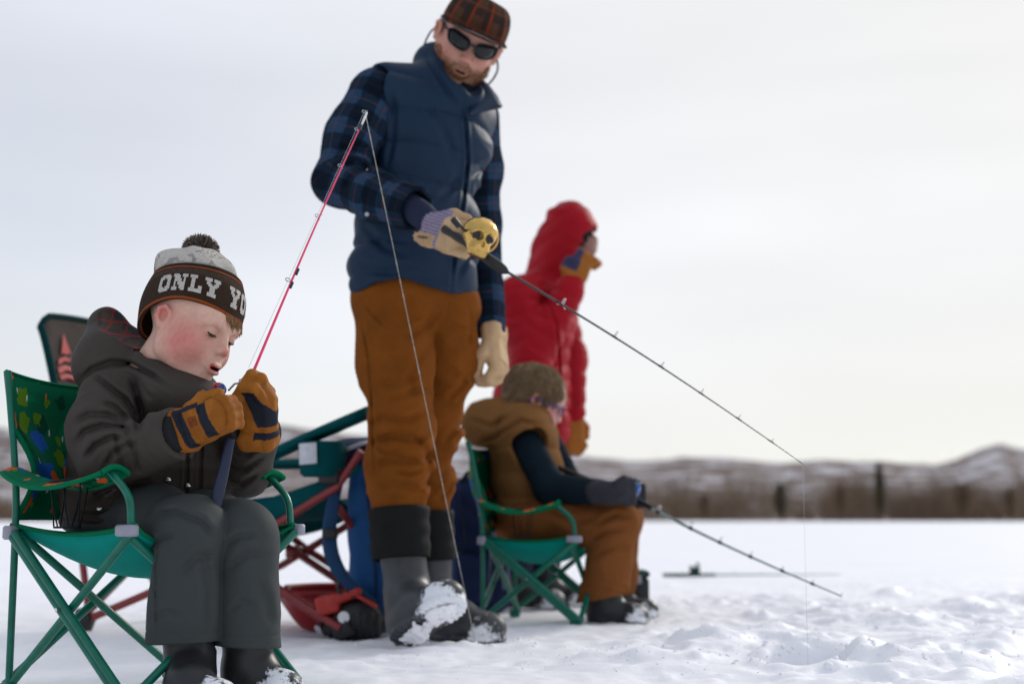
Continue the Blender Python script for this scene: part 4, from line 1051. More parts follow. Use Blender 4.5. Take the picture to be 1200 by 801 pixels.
def boot(top, ankle, heel, toe, r_top, r_ank, width, parent, m, h=.0032, snow=.35, sole_n=None, name='boot', cuffs=None):
    """wellington boot: shaft, foot and a ridged sole; toe and heel are points on the ground line"""
    top, ankle, heel, toe = [np.asarray(q, float) for q in (top, ankle, heel, toe)]
    fd = toe - heel; L = np.linalg.norm(fd); fd = fd / L; upv = np.asarray(sole_n if sole_n is not None else (0, 0, 1), float); upv = upv - fd * (upv @ fd); upv /= np.linalg.norm(upv); sd = np.cross(upv, fd)
    Rm = np.stack([fd, sd, upv], 1); o = heel
    w = width / 2; P_ = lambda x, y, z: o + Rm @ A(x, y, z)
    foot = su([rc(P_(L * .18, 0, w * 1.05), P_(L * .40, 0, w * .98), w * .92, w * .88), rc(P_(L * .40, 0, w * 1.0), P_(L * .80, 0, w * .68), w * .86, w * .76), el(P_(L * .76, 0, w * .62), (L * .235, w * 1.02, w * .66), Rm), el(P_(L * .2, 0, w * .6), (L * .2, w * .90, w * .75), Rm)], w * .5)
    shaft = rc(top, ankle, r_top, r_ank); instep = rc(ankle, P_(L * .34, 0, w * 1.1), r_ank * .98, w * .85)
    sole = su([el(P_(L * .70, 0, .006), (L * .31, w * 1.12, .04), Rm), el(P_(L * .22, 0, .006), (L * .23, w * .98, .04), Rm), bx(P_(L * .45, 0, .006), (L * .25, w * .80, .02), .01, Rm)], .02)
    slab = plane(P_(0, 0, .016), upv); slab2 = plane(P_(0, 0, 0), -upv); cut = plane(top, top - ankle); dn = np.linalg.norm(top - ankle)
    ax = (top - ankle) / dn
    def f(P):
        body = smin(smin(foot(P), shaft(P), w * .9), instep(P), w * .8)
        body = body - folds(P, ax, 20, 9, .0022, 5)
        if cuffs: body = body - .004 * (seg_h(P, ankle, top) > cuffs)
        body = np.maximum(body, cut(P)); body = np.maximum(body, -rc(top - ax * .03, top + ax * .1, r_top * .86)(P))
        body = np.maximum(body, -(P - P_(0, 0, .004)) @ upv)
        s = np.maximum(np.maximum(sole(P), slab(P)), slab2(P))
        q = (P - o) @ Rm
        s = s + .003 * (np.sin(q[:, 0] * 2 * math.pi / .018) > .1) * (q[:, 2] < .006)
        return smin(body, s, .003)
    lo, hi = bounds([top, ankle, heel, toe], max(r_top, w) + .04)
    V, F = surface(f, lo, hi, h)
    q = (V - o) @ Rm
    sn = snow * np.exp(-((q[:, 0] - L * .82) / (L * .22)) ** 2) * 1.25 * np.clip((V[:, 2] - min(heel[2], toe[2])) / .02 + .4, 0, 1) + .12 * snow + .40 * snow * np.exp(-(q[:, 2] / .03) ** 2)
    C2 = sn * np.clip(1.35 - q[:, 2] / .10, 0, 1) + .08 * snow; att = {'snow': C2, 'uvw': q}
    ob = make_mesh(name, V, F, m, parent, attrs=att)
    return Rm, P_, f, V, q
boot(aR + A(.004, 0, .05), JB(224, 787, 2.70), A(JB(212, 800, 2.71)[0], 2.71, .0), A(JB(212, 800, 2.71)[0] + .125, 2.71 - .095, .004), .050, .044, .078, B1, M_BOOT, snow=.50)
boot(aL + A(-.006, 0, .05), JB(291, 786, 2.76), A(JB(282, 800, 2.84)[0], 2.84, .0), A(JB(282, 800, 2.84)[0] + .132, 2.84 - .075, .004), .050, .044, .078, B1, M_BOOT, snow=.50)

# gloves -----------------------------------------------------------
M_LEATHER = mat('tan_leather', attr='col', rough=.7, spec=.15, var=.14, vscale=45, bump=.45, bscale=380, bdist=.0008, folds_=(60, 3))
TAN, TAN2, NAVYC = A(.31, .108, .014), A(.20, .062, .008), A(.014, .017, .026)
def boy_gloves():
    # near hand: back of the hand to the camera
    W1, M1, K1_ = JB(213, 505, 2.69), JB(240, 495, 2.655), JB(264, 484, 2.655)
    ax = (K1_ - W1) / np.linalg.norm(K1_ - W1); vw = A(0, 1, 0) - ax * ax[1]; vw /= np.linalg.norm(vw); up = np.cross(ax, vw); up = up if up[2] > 0 else -up
    R1 = np.stack([ax, vw, up], 1)
    L1 = lambda a, b, c: W1 + R1 @ A(a, b, c)
    palm = su([bx(L1(.030, .006, 0), (.046, .024, .040), .022, R1), el(L1(.078, .006, .002), (.026, .026, .038), R1)], .012)
    cuff = bx(L1(-.008, .006, 0), (.027, .036, .044), .018, R1)
    fing = []
    for i, z in enumerate((.027, .010, -.008, -.025)):
        l = [.0, .004, .002, -.004][i]
        fing.append(chain([L1(.078, .000, z), L1(.102 + l, .010, z * .95), L1(.106 + l, .034, z * .85), L1(.088 + l, .052, z * .8)], [.0125, .0125, .0115, .0105], .004))
    thumb = chain([L1(.030, .004, .034), L1(.062, .010, .046), L1(.090, .020, .042)], [.0145, .0130, .0120], .006)
    def f(P):
        d = smin(palm(P), cuff(P), .010)
        for g in fing: d = smin(d, g(P), .0035)
        d = smin(d, thumb(P), .006)
        q = (P - W1) @ R1
        e = np.hypot((q[:, 0] - .079) / .026, (q[:, 2] - .003) / .036)
        d = d + .0022 * np.exp(-((e - 1.0) / .05) ** 2) * (q[:, 1] < .01)
        d = d - .0035 * ((q[:, 0] > .020) & (q[:, 0] < .047) & (np.abs(q[:, 2]) < .036) & (q[:, 1] < .0))
        d = d + .0018 * np.exp(-((q[:, 0] - .012) / .0016) ** 2) - .0016 * vnoise(P * 60, 3) - folds(P, ax, 60, 25, .0012, 8)
        return np.maximum(d, -rc(L1(-.06, .006, 0), L1(-.030, .006, 0), .020)(P))
    lo, hi = bounds([L1(-.03, 0, 0), L1(.12, .06, 0), L1(.05, -.03, .06), L1(.05, 0, -.05)], .03)
    V, F = surface(f, lo, hi, .0019); q = (V - W1) @ R1
    C = np.repeat(TAN[None], len(V), 0); C = col_mix(C, TAN2, .5 * (vnoise(V * 25, 2) > .25))
    back = q[:, 1] < .010; sk = q[:, 0] + .10 * q[:, 2]
    navy = back & (np.abs(q[:, 2]) < .040) & (((sk > .010) & (sk < .028)) | ((sk > .055) & (sk < .076) & (np.abs(q[:, 2]) < .034)) | ((sk > .010) & (sk < .060) & (q[:, 2] > .030)))
    C = np.where(navy[:, None], NAVYC[None], C)
    # small square emblem pressed into the strap
    a, b = q[:, 0] - .0405, q[:, 2] - .006; sq = back & (np.abs(a) < .0082) & (np.abs(b) < .0092); edge = sq & ((np.abs(a) > .0066) | (np.abs(b) > .0076))
    zz = sq & ((np.abs(a - b * .8) < .0014) | (np.abs(np.abs(a) - .0038) < .0009)) & (np.abs(b) < .0055)
    C = np.where((edge | zz)[:, None], A(.13, .03, .012)[None], np.where(sq[:, None], A(.22, .06, .016)[None], C))
    inn = rc(L1(-.08, .006, 0), L1(-.030, .006, 0), .022)(V) < 0; C = np.where(inn[:, None], A(.02, .02, .02)[None], C)
    make_mesh('glove', V, F, M_LEATHER, B1, attrs={'col': C})
    # far hand: closed round the rod, knuckles up
    W2, K2 = JB(303, 512, 2.80), JB(298, 447, 2.755)
    ax = (K2 - W2) / np.linalg.norm(K2 - W2); vw = A(.15, 1, 0); vw = vw - ax * (vw @ ax); vw /= np.linalg.norm(vw); sd = np.cross(vw, ax)  # sd points to picture right
    if sd[0] < 0: sd = -sd
    R2 = np.stack([ax, vw, sd], 1); L2 = lambda a, b, c: W2 + R2 @ A(a, b, c)
    palm = su([bx(L2(.045, .0, .004), (.052, .026, .038), .022, R2), el(L2(.088, 0, .004), (.026, .028, .034), R2)], .012); cuff = bx(L2(-.006, .0, .0), (.020, .034, .038), .018, R2)
    fing = []
    for i, y in enumerate((-.022, -.006, .010, .025)):
        fing.append(chain([L2(.088, y, .020), L2(.110, y, .006), L2(.110, y * .95, -.016), L2(.090, y * .9, -.030), L2(.070, y * .9, -.024)], [.0130, .0125, .0120, .0115, .0105], .004))
    thumb = chain([L2(.050, -.012, -.030), L2(.090, -.010, -.026), L2(.120, -.004, -.010), L2(.132, -.002, -.004)], [.0145, .0135, .0125, .0115], .006)
    idx = chain([L2(.100, .004, .014), L2(.122, .006, .012), L2(.128, .008, -.002)], [.0125, .0120, .0110], .005)
    def f2(P):
        d = smin(palm(P), cuff(P), .010)
        for g in fing: d = smin(d, g(P), .0035)
        d = smin(d, thumb(P), .004); d = smin(d, idx(P), .004)
        q = (P - W2) @ R2
        d = d + .0020 * np.exp(-((q[:, 0] - .016) / .0016) ** 2) - .0016 * vnoise(P * 60, 13) - folds(P, ax, 60, 25, .0012, 18)
        return np.maximum(d, -rc(L2(-.06, .0, 0), L2(-.006, .0, 0), .027)(P))
    lo, hi = bounds([L2(-.03, 0, 0), L2(.14, .04, 0), L2(.05, -.04, .05), L2(.05, 0, -.05)], .025)
    V, F = surface(f2, lo, hi, .0019); q = (V - W2) @ R2
    C = np.repeat(TAN[None], len(V), 0); C = col_mix(C, TAN2, .5 * (vnoise(V * 25, 5) > .25))
    navy = (q[:, 1] < .012) & (q[:, 2] + .35 * (q[:, 0] - .07) > -.006) & (q[:, 2] + .75 * (q[:, 0] - .07) < .034) & (q[:, 0] > .030) & (q[:, 0] < .104)
    navy |= (q[:, 1] < .02) & (q[:, 0] > .005) & (q[:, 0] < .018) & (q[:, 2] > .0)
    C = np.where(navy[:, None], NAVYC[None], C); inn = rc(L2(-.06, .0, 0), L2(-.004, .0, 0), .029)(V) < 0; C = np.where(inn[:, None], A(.02, .02, .02)[None], C)
    make_mesh('glove', V, F, M_LEATHER, B1, attrs={'col': C})
boy_gloves()

# boy's rod --------------------------------------------------------
M_ROD_RED = mat('pink_red_fibreglass', (.85, .022, .13), rough=.3, spec=.5, var=.05, bump=0, coat=.3)
M_ROD_DARK = mat('dark_graphite', (.02, .035, .035), rough=.3, spec=.5, var=.05, bump=0, coat=.3)
M_LINE = mat('iced_fishing_line', (.36, .33, .28), rough=.4, spec=.5, var=.35, vscale=300, bump=0)
M_LINE_CLEAR = mat('thin_fishing_line', (.45, .47, .47), rough=.3, spec=.6, var=0, bump=0)
M_NAVY_PLASTIC = mat('navy_plastic', (.007, .014, .045), rough=.4, spec=.45, var=.1, bump=.05)
def guide(p, t, side, r, root):
    mb = MB()
    """ring guide standing off the rod"""
    t = t / np.linalg.norm(t); s = side - t * (side @ t); s /= np.linalg.norm(s); c = p + s * (r * 1.9); u = np.cross(t, s)
    ring = [c + r * (math.cos(a) * s + math.sin(a) * u) for a in np.linspace(0, 2 * math.pi, 13)]; mb.tube(ring, r * .18, 5, cap=False)
    mb.tube([p - t * r * 1.6, c - s * r * .9], r * .16, 5); mb.tube([p + t * r * 1.6, c - s * r * .9], r * .16, 5); mb.build('line_guide', M_CHROME, root)
def boy_rod():
    tip, grip, butt = J(430, 132, 3.20), J(300, 428, 2.825), J(288, 455, 2.84)
    root = empty('fishing_rod', tuple(grip), label='pink-red fishing rod held upright in the small boy\'s leather gloves', cat='fishing rod')
    n = 26; pts = [grip + (tip - grip) * (i / n) + A(-.004, 0, 0) * math.sin(math.pi * i / n) for i in range(n + 1)]
    MB().tube([butt] + pts, [.0040] + [.0030 - .0017 * i / n for i in range(n + 1)], 8).build('rod_blank', M_ROD_RED, root)
    t = tip - grip; side = A(-1, -.3, .1)
    for k in (.30, .55, .76, .92): guide(grip + t * k, t, side, .0065 - .003 * k, root)
    guide(tip, t, side, .0040, root)
    mb = MB(); mb.tube([tip - t * .055, tip - t * .02, tip], [.0022, .0030, .0020], 8); mb.build('tip_ice', mat('clear_ice', (.75, .8, .82), rough=.2, spec=.5, var=.2, vscale=200, bump=.3), root)
    for k in (.285, .335, .93): MB().tube([grip + t * (k - .008), grip + t * (k + .012)], .0033, 8).build('thread_wrap', M_NAVY_PLASTIC, root)
    hole = A(HOLE1[0], HOLE1[1], -.06); a = tip + A(-.004, 0, 0)
    lp = [a + (hole - a) * (i / 160) for i in range(161)]; rnd = np.random.RandomState(1)
    rr = [.0010 + .0008 * max(0, rnd.randn()) * .5 for _ in lp]
    MB().tube(lp, rr, 6).build('fishing_line', M_LINE, root)
    mb = MB(); lp = [grip + t * k + side / 1.05 * (.0065 - .003 * k) * 1.9 for k in (-.01, .30, .55, .76, .92, 1.0)]; mb.tube(lp, .0004, 5); mb.build('line_along_blank', M_LINE_CLEAR, root)
    # handle with a printed edge, below the gloves
    h0, h1 = J(270, 514, 2.76), J(252, 597, 2.745)
    MB().tube([h0, h0 + (h1 - h0) * .5, h1 + A(0, 0, .006), h1], [.009, .011, .0125, .010], 18, flat=.5, up=(0, -1, 0)).build('handle', M_NAVY_PLASTIC, root)
    # small colourful reel seen between the gloves and the chin
    c = J(256, 457, 2.84); R = frame(A(.4, -.8, .3)); mb = MB()
    prof = [(.003, -.013), (.012, -.012), (.015, -.004), (.015, .006), (.011, .013), (0, .015)]
    M = mat('printed_reel', rough=.35, fn=lambda nt, L, tc: _patch(nt, L, tc), var=.05, bump=0)
    mb.lathe(prof, c, R @ rot('Y', 90), 22); o = mb.build('reel', M, root)
    mb = MB(); mb.tube([c + R @ A(0, .02, 0), c + R @ A(.012, .03, .01), c + R @ A(.02, .04, .01)], .0022, 6); mb.lathe([(0, -.006), (.006, -.005), (.006, .005), (0, .006)], c + R @ A(.024, .042, .01), R, 10); mb.build('reel_handle', M_CHROME, root)
def _patch(nt, L, tc):
    v = N(nt, 'ShaderNodeTexVoronoi', Scale=110.0); L(tc.outputs['Object'], v.inputs['Vector']); sp = N(nt, 'ShaderNodeSeparateColor'); L(v.outputs['Color'], sp.inputs[0])
    r = const_ramp(nt, [(0, (.02, .07, .28)), (.45, (.05, .22, .5)), (.62, (.5, .03, .04)), (.78, (.6, .62, .66)), (.9, (.03, .03, .05))]); L(sp.outputs[0], r.inputs['Fac']); return r.outputs[0]
boy_rod()

# ================================================================== the standing man
MAN = make_person('tall bearded standing man in navy vest, plaid sleeves, sunglasses and plaid cap', (J(500, 700, 4.1)[0], 4.1, 0))
M_VEST = mat('navy_quilted_nylon', (.009, .026, .056), rough=.55, spec=.16, var=.08, vscale=10, bump=.3, bscale=700, bdist=.0005, folds_=(22, 7))
M_COLLAR = mat('black_fleece', (.008, .012, .018), rough=.95, spec=.1, var=.2, bump=.5, bscale=250)
M_CANVAS = mat('brown_duck_canvas', (.190, .058, .009), rough=.9, spec=.06, var=.24, vscale=9, bump=.35, bscale=600, bdist=.0007, folds_=(18, 7))
def plaid_mat(name, base, cols, sc=(1, 1)):
    """plaid from the uvw attribute (metres): dark checks with thin lines"""
    def fn(nt, L, tc):
        at = N(nt, 'ShaderNodeAttribute', attribute_name='uvw'); sp = N(nt, 'ShaderNodeSeparateXYZ'); L(at.outputs['Vector'], sp.inputs[0])
        def band(sock, period, width, off=0.0):
            m = N(nt, 'ShaderNodeMath', operation='MULTIPLY_ADD'); m.inputs[1].default_value = 1 / period; m.inputs[2].default_value = off; L(sock, m.inputs[0])
            fr = N(nt, 'ShaderNodeMath', operation='FRACT'); L(m.outputs[0], fr.inputs[0]); lt = N(nt, 'ShaderNodeMath', operation='LESS_THAN'); lt.inputs[1].default_value = width; L(fr.outputs[0], lt.inputs[0]); return lt.outputs[0]
        cur = N(nt, 'ShaderNodeRGB'); cur.outputs[0].default_value = (*base, 1); cur = cur.outputs[0]
        for (axis, period, width, off, c, f) in cols:
            mx = N(nt, 'ShaderNodeMix', data_type='RGBA'); mu = N(nt, 'ShaderNodeMath', operation='MULTIPLY'); mu.inputs[1].default_value = f
            L(band(sp.outputs[axis], period, width, off), mu.inputs[0]); L(mu.outputs[0], mx.inputs[0]); L(cur, mx.inputs[6]); mx.inputs[7].default_value = (*c, 1); cur = mx.outputs[2]
        return cur
    return mat(name, fn=fn, rough=.95, spec=.05, var=.15, vscale=40, bump=.5, bscale=420, bdist=.0008, folds_=(22, 5))
M_PLAID = plaid_mat('blue_black_flannel', (.022, .052, .100), [(0, .100, .50, .1, (.004, .006, .010), .66), (1, .100, .50, .3, (.004, .006, .010), .66), (0, .100, .045, .38, (.10, .045, .05), .5), (1, .100, .045, .58, (.10, .045, .05), .45), (0, .100, .03, .88, (.03, .02, .03), .5)])
M_PLAIDCAP = plaid_mat('red_brown_plaid_wool', (.080, .038, .024), [(0, .060, .42, .1, (.02, .018, .016), .7), (1, .060, .40, .3, (.025, .022, .02), .7), (0, .060, .13, .72, (.22, .035, .012), .8), (1, .060, .10, .85, (.14, .05, .03), .5)])

def man_torso():
    waist, mid, chest, up = J(484, 338, 4.06), J(490, 265, 4.05), J(505, 165, 4.08), J(512, 112, 4.10)
    shR, shL = J(452, 103, 3.98), J(560, 130, 4.20)
    F_ = rot('Z', -62) @ A(1, 0, 0)            # chest faces the lens, turned to picture right
    sd = A(-F_[1], F_[0], 0)                   # to his left
    ax = up - waist; ax = ax / np.linalg.norm(ax)
    Rb = np.stack([F_ - ax * (F_ @ ax), sd, ax], 1); Rb[:, 0] /= np.linalg.norm(Rb[:, 0]); Rb[:, 1] = np.cross(ax, Rb[:, 0])
    body = su([el(J(484, 330, 4.08), (.145, .192, .13), Rb), el(mid, (.136, .188, .17), Rb), el(chest, (.135, .188, .17), Rb), el(J(508, 128, 4.12), (.105, .165, .10), Rb)], .09)
    yoke = rc(shR, shL, .070, .068)
    collar = su([rc(J(510, 100, 4.06), J(538, 112, 4.04), .080, .076), rc(J(510, 76, 4.10), J(515, 118, 4.1), .070, .10)], .03)
    hc = man_hx((-.03, 0, -.12))
    hollow = su([rc(man_hx((-.02, 0, .02)), J(530, 122, 4.10), .080, .060), rc(man_hx((.06, 0, -.10)), J(572, 70, 3.92), .052, .075), rc(J(560, 88, 4.0), J(557, 112, 3.96), .045, .018)], .02)
    armR = rc(shR + A(-.03, -.02, 0), J(400, 190, 3.93), .088, .08); armL = rc(shL + A(.05, 0, -.02), J(592, 240, 4.22), .082, .08)
    zip_px = [(541, 118), (546, 150), (548, 190), (543, 235), (534, 290), (527, 350)]
    rows = [148, 178, 210, 246, 290, 336]
    def f(P):
        d = smin(body(P), yoke(P), .07)
        # baffles: puffy rows
        q = (P - waist) @ ax; L_ = np.linalg.norm(up - waist)
        k = q / .098 + .12 * vnoise(P * 6, 3); pf = np.abs(np.sin(math.pi * k)); d = d - .012 * pf ** .55 + .008
        d = d - folds(P, ax, 18, 8, .0035, 12) - .003 * vnoise(P * 14, 5)
        d = smin(d, collar(P) + .002, .02)
        for pp, w, dp in [([(458, 100), (462, 130), (460, 165), (453, 200)], 3, .006), ([(500, 120), (520, 150), (532, 185)], 4, .006), ([(552, 210), (566, 195), (578, 190)], 3, .006), ([(556, 235), (568, 222), (576, 215)], 3, .005), ([(425, 262), (450, 290), (480, 300)], 4, .006), ([(420, 310), (450, 318), (490, 312)], 4, .006), ([(535, 330), (548, 300), (570, 285)], 3, .006), ([(496, 62), (515, 92), (538, 128)], 2.2, .006), ([(508, 240), (530, 220), (540, 205)], 3.5, .005), ([(470, 205), (490, 228), (520, 236)], 3, .005)]:
            d = d + crease(P, pp, w, dp, 4.15)
        d = d + crease(P, zip_px, 1.6, .010, 4.2)
        # hem: lifts in front
        X, Y = to_px(P); hem = np.interp(X, [400, 412, 440, 470, 510, 530, 566], [352, 350, 334, 328, 341, 347, 346]) - 3
        d = np.maximum(d, (Y - hem) / 411.0)
        d = np.maximum(d, -rc(J(486, 345, 4.08), J(486, 420, 4.08), .112)(P) * 1.0)
        d = -smin(-d, hollow(P), .008)
        d = -smin(-d, armR(P) + .030, .01) ; d = -smin(-d, armL(P) + .030, .01)
        return d
    lo, hi = bounds([J(395, 360, 3.80), J(600, 360, 4.35), J(395, 40, 3.9), J(600, 40, 4.35)], .04)
    V, F = surface(f, lo, hi, .0058)
    o = make_mesh('vest', V, F, M_VEST, MAN)
    # open right-hand collar flap and dark fleece lining
    a, b, c = J(551, 134, 3.97), J(588, 121, 4.07), J(562, 92, 4.14)
    mb = MB()
    def flap(u, v):
        p = a * (1 - u) + (c * (1 - v) + b * v) * u; return p + A(0, -.018, .006) * math.sin(math.pi * v) * u - A(0, 0, .012) * u * v
    mb.sheet(flap, 8, 8); mb.build('collar_flap', M_VEST, MAN, solid=.012)
    mb = MB(); mb.lathe([(.079, -.055), (.080, .0), (.076, .03), (.068, .034), (.070, -.0), (.068, -.055)], J(530, 116, 4.09), frame(ax, (0, 1, 0)) @ rot('Y', 90) , n=26, sy=.95); mb.build('collar_lining', M_COLLAR, MAN)
    return shR, shL, ax
KM = dict(S=1.17, adult=1, skin=(.56, .29, .21), blush=(.52, .15, .11), lip=(.36, .13, .11), brow=(.20, .10, .05), browd=.5, open=.003, bl=.5, earred=.4, beard=(.17, .075, .030))
def man_frame():
    # faces the lens and slightly to picture right, looking down; head tips to picture right
    return local_frame(74, 24, 0)
MHM = rot('Y', 20) @ man_frame(); MHC = J(549, 49, 4.06)
man_hx = lambda p: MHC + MHM @ np.asarray(p, float)
def man_head():
    f, v = head_sdf(KM); neck = su([rc(v(-.020, 0, -.05), v(-.050, 0, -.150), .060, .064), el(v(-.05, 0, -.185), (.09, .10, .05))], .03)
    g = su([f, neck], .022); V, F = surface(g, A(-.17, -.13, -.26), A(.14, .13, .13), .0026)
    C = skin_cols(V, KM, v); W = MHC + V @ MHM.T
    make_mesh('body', W, F, M_SKIN, MAN, attrs={'col': C})
    # beard hairs
    rnd = np.random.RandomState(8); idx = rnd.randint(0, len(V), 16000); P = V[idx]
    S = KM['S']; m = (P[:, 0] > .0) & (P[:, 2] < -.030 * S) & (P[:, 2] > -.122 * S)
    m &= ~((P[:, 2] > -.070 * S) & (P[:, 2] < -.058 * S) & (np.abs(P[:, 1]) < .024 * S) & (P[:, 0] > .07)); m &= ~((P[:, 2] > -.055 * S) & ((np.abs(P[:, 1]) < .05 * S) & ~((P[:, 2] < -.044 * S) & (np.abs(P[:, 1]) < .026 * S)))); m &= ~((P[:, 2] > -.085 * S) & (np.abs(P[:, 1]) > .026 * S) & (P[:, 0] > .055 * S) & (rnd.rand(len(P)) > .25))
    P = P[m][:3200]; n = P / np.linalg.norm(P, axis=1, keepdims=True); d = n * .35 + A(.1, 0, -.8) + rnd.randn(len(P), 3) * .25; d /= np.linalg.norm(d, axis=1, keepdims=True)
    e = P + d * rnd.uniform(.005, .011, (len(P), 1)); V1, F1 = sticks(MHC + P @ MHM.T, MHC + e @ MHM.T, np.full(len(P), .0007), np.full(len(P), .0003))
    make_mesh('beard', V1, F1, mat('red_brown_beard', (.20, .085, .03), rough=.6, var=.3, vscale=100, bump=0), MAN, smooth=False)
    # side hair in front of the ears
    Pn = []; D = []
    for i in range(500):
        s = rnd.choice([-1, 1]); Pn.append(v(rnd.uniform(-.05, .012), s * .0745, rnd.uniform(-.005, .04))); D.append(A(.1, s * .05, -1))
    hair_strands(Pn, D, .02, .0010, rnd, man_hx, bend=(0, 0, -.002), n=3).build('hair', mat('brown_hair', (.12, .06, .03), rough=.55, var=.3, vscale=100, bump=0), MAN)['kind'] = 'stuff'
    # sunglasses
    root = empty('sunglasses', tuple(man_hx(v(.09, 0, .01)))); parent_to_empty(root, MAN)
    ML = mat('dark_lens', (.004, .006, .007), rough=.12, spec=.35, var=0, bump=0); MF = mat('grey_blue_frame', (.022, .024, .034), rough=.35, var=.05, bump=0)
    def face_x(y): return .100 * S - 1.15 * abs(y) ** 1.75 * 3.2
    for s in (-1, 1):
        n_ = 30; ring = []
        for k in range(n_):
            a = 2 * math.pi * k / n_; ca, sa = math.cos(a), math.sin(a); rx, ry = .0335, .0245 - .003 * (ca < 0) * 0
            e = 3.0; rr = (abs(ca) ** e + abs(sa) ** e) ** (-1 / e); y = s * (.0365 * S) + rx * rr * ca * s * (1 + .13 * sa); z = .005 * S + ry * .88 * rr * sa + .005 * ca
            ring.append(A(face_x(y) + .010 - .004 * sa, y, z))
        cen = A(face_x(s * .0345 * S) + .013, s * .0345 * S, .004 * S); mb = MB()
        V2 = [man_hx(cen)] + [man_hx(cen + (p - cen) * .5 + A(.0012, 0, 0)) for p in ring] + [man_hx(p) for p in ring]
        F2 = [(0, 1 + k, 1 + (k + 1) % n_) for k in range(n_)] + [(1 + k, 1 + n_ + k, 1 + n_ + (k + 1) % n_, 1 + (k + 1) % n_) for k in range(n_)]
        mb.add(V2, F2); mb.build('lens', ML, root, solid=.0015)
        mb = MB(); mb.tube([man_hx(p) for p in ring + ring[:1]], .0017, 6, cap=False); mb.build('rim', MF, root)
        hinge = man_hx(A(face_x(s * .066) + .010, s * .0665, .014)); mb = MB()
        mb.tube([hinge, man_hx(A(.045, s * .084, .016)), man_hx(v(-.01, s * .077, .016)), man_hx(v(-.045, s * .075, -.005))], [.0045, .0042, .003, .0025], 8, flat=.5); mb.build('temple_arm', MF, root)
    mb = MB(); mb.tube([man_hx(A(face_x(.008) + .012, -.010, .008)), man_hx(A(face_x(0) + .014, 0, .011)), man_hx(A(face_x(.008) + .012, .010, .008))], .0030, 6); mb.build('bridge', MF, root)
    # retainer cord hanging in loops from the temples
    mb = MB(); mb.tube(spline([man_hx(v(-.040, -.078, .000)), man_hx(v(-.030, -.094, -.02)), man_hx(v(-.028, -.094, -.07)), man_hx(v(-.05, -.070, -.115))], 8), .0032, 6)
    mb.tube(spline([man_hx(v(-.03, .078, -.000)), man_hx(v(.0, .097, -.035)), man_hx(v(.0, .090, -.08)), man_hx(v(-.02, .065, -.125))], 8), .0032, 6); mb.build('retainer_cord', M_BLACK, root)['kind'] = 'stuff'
    return v
def man_cap():
    S = KM['S']; root = empty('plaid_cap', tuple(man_hx((0, 0, .10)))); parent_to_empty(root, MAN)
    nA, nT = 96, 34; V = []; UV = []
    for i in range(nT + 1):
        t = i / nT
        for k in range(nA):
            a = 2 * math.pi * k / nA; ph = t * math.pi / 2; z = .038 + .010 * (0.5 - .5 * math.cos(a)) * -1 + .102 * math.sin(ph) ** .9
            r = math.cos(ph) ** .42; pan = 1 + .012 * abs(math.sin(a * 3)) ** .5 * t
            x = (.118 * math.cos(a)) * r * pan - .002 + .008 * t; y = .100 * math.sin(a) * r * pan
            x += .0015 * math.sin(a * 9 + t * 5); V.append(man_hx(A(x, y, z) * A(1, 1, 1))); UV.append((a * .095, t * .13, 0))
    F = np.array([(i * nA + k, i * nA + (k + 1) % nA, (i + 1) * nA + (k + 1) % nA, (i + 1) * nA + k) for i in range(nT) for k in range(nA)])
    make_mesh('cap_crown', V, F, M_PLAIDCAP, root, attrs={'uvw': UV})
    mb = MB(); mb.tube([man_hx(A(.119 * math.cos(a), .101 * math.sin(a), .040 - .010 * (.5 - .5 * math.cos(a)))) for a in np.linspace(0, 2 * math.pi, 49)], .004, 8, cap=False); mb.build('cap_band', M_PLAIDCAP, root)
    def br(u, v_):
        a = (u - .5) * 2 * 1.18; r0x, r0y = .114, .098; ext = .086 * math.cos(a * 1.15) ** .6 if abs(a * 1.15) < 1.57 else 0
        x = r0x * math.cos(a) + ext * v_ * .95; y = r0y * math.sin(a) * (1 + .10 * v_); z = .046 + .012 * v_ - 1.25 * y * y * (.6 + v_) ; return man_hx(A(x, y, z))
    mb = MB(); mb.sheet(br, 24, 10, .2, .06); mb.build('brim', M_PLAIDCAP, root, solid=.0045)
    mb = MB(); mb.sheet(lambda u, w: br(u, .03 + .94 * w) - MHM @ A(0, 0, .0042), 24, 8, .2, .06); mb.build('brim_lining', mat('grey_lining', (.26, .25, .26), rough=.8, var=.1), root, solid=.001)
mv = man_head(); man_cap(); shR, shL, man_ax = man_torso()

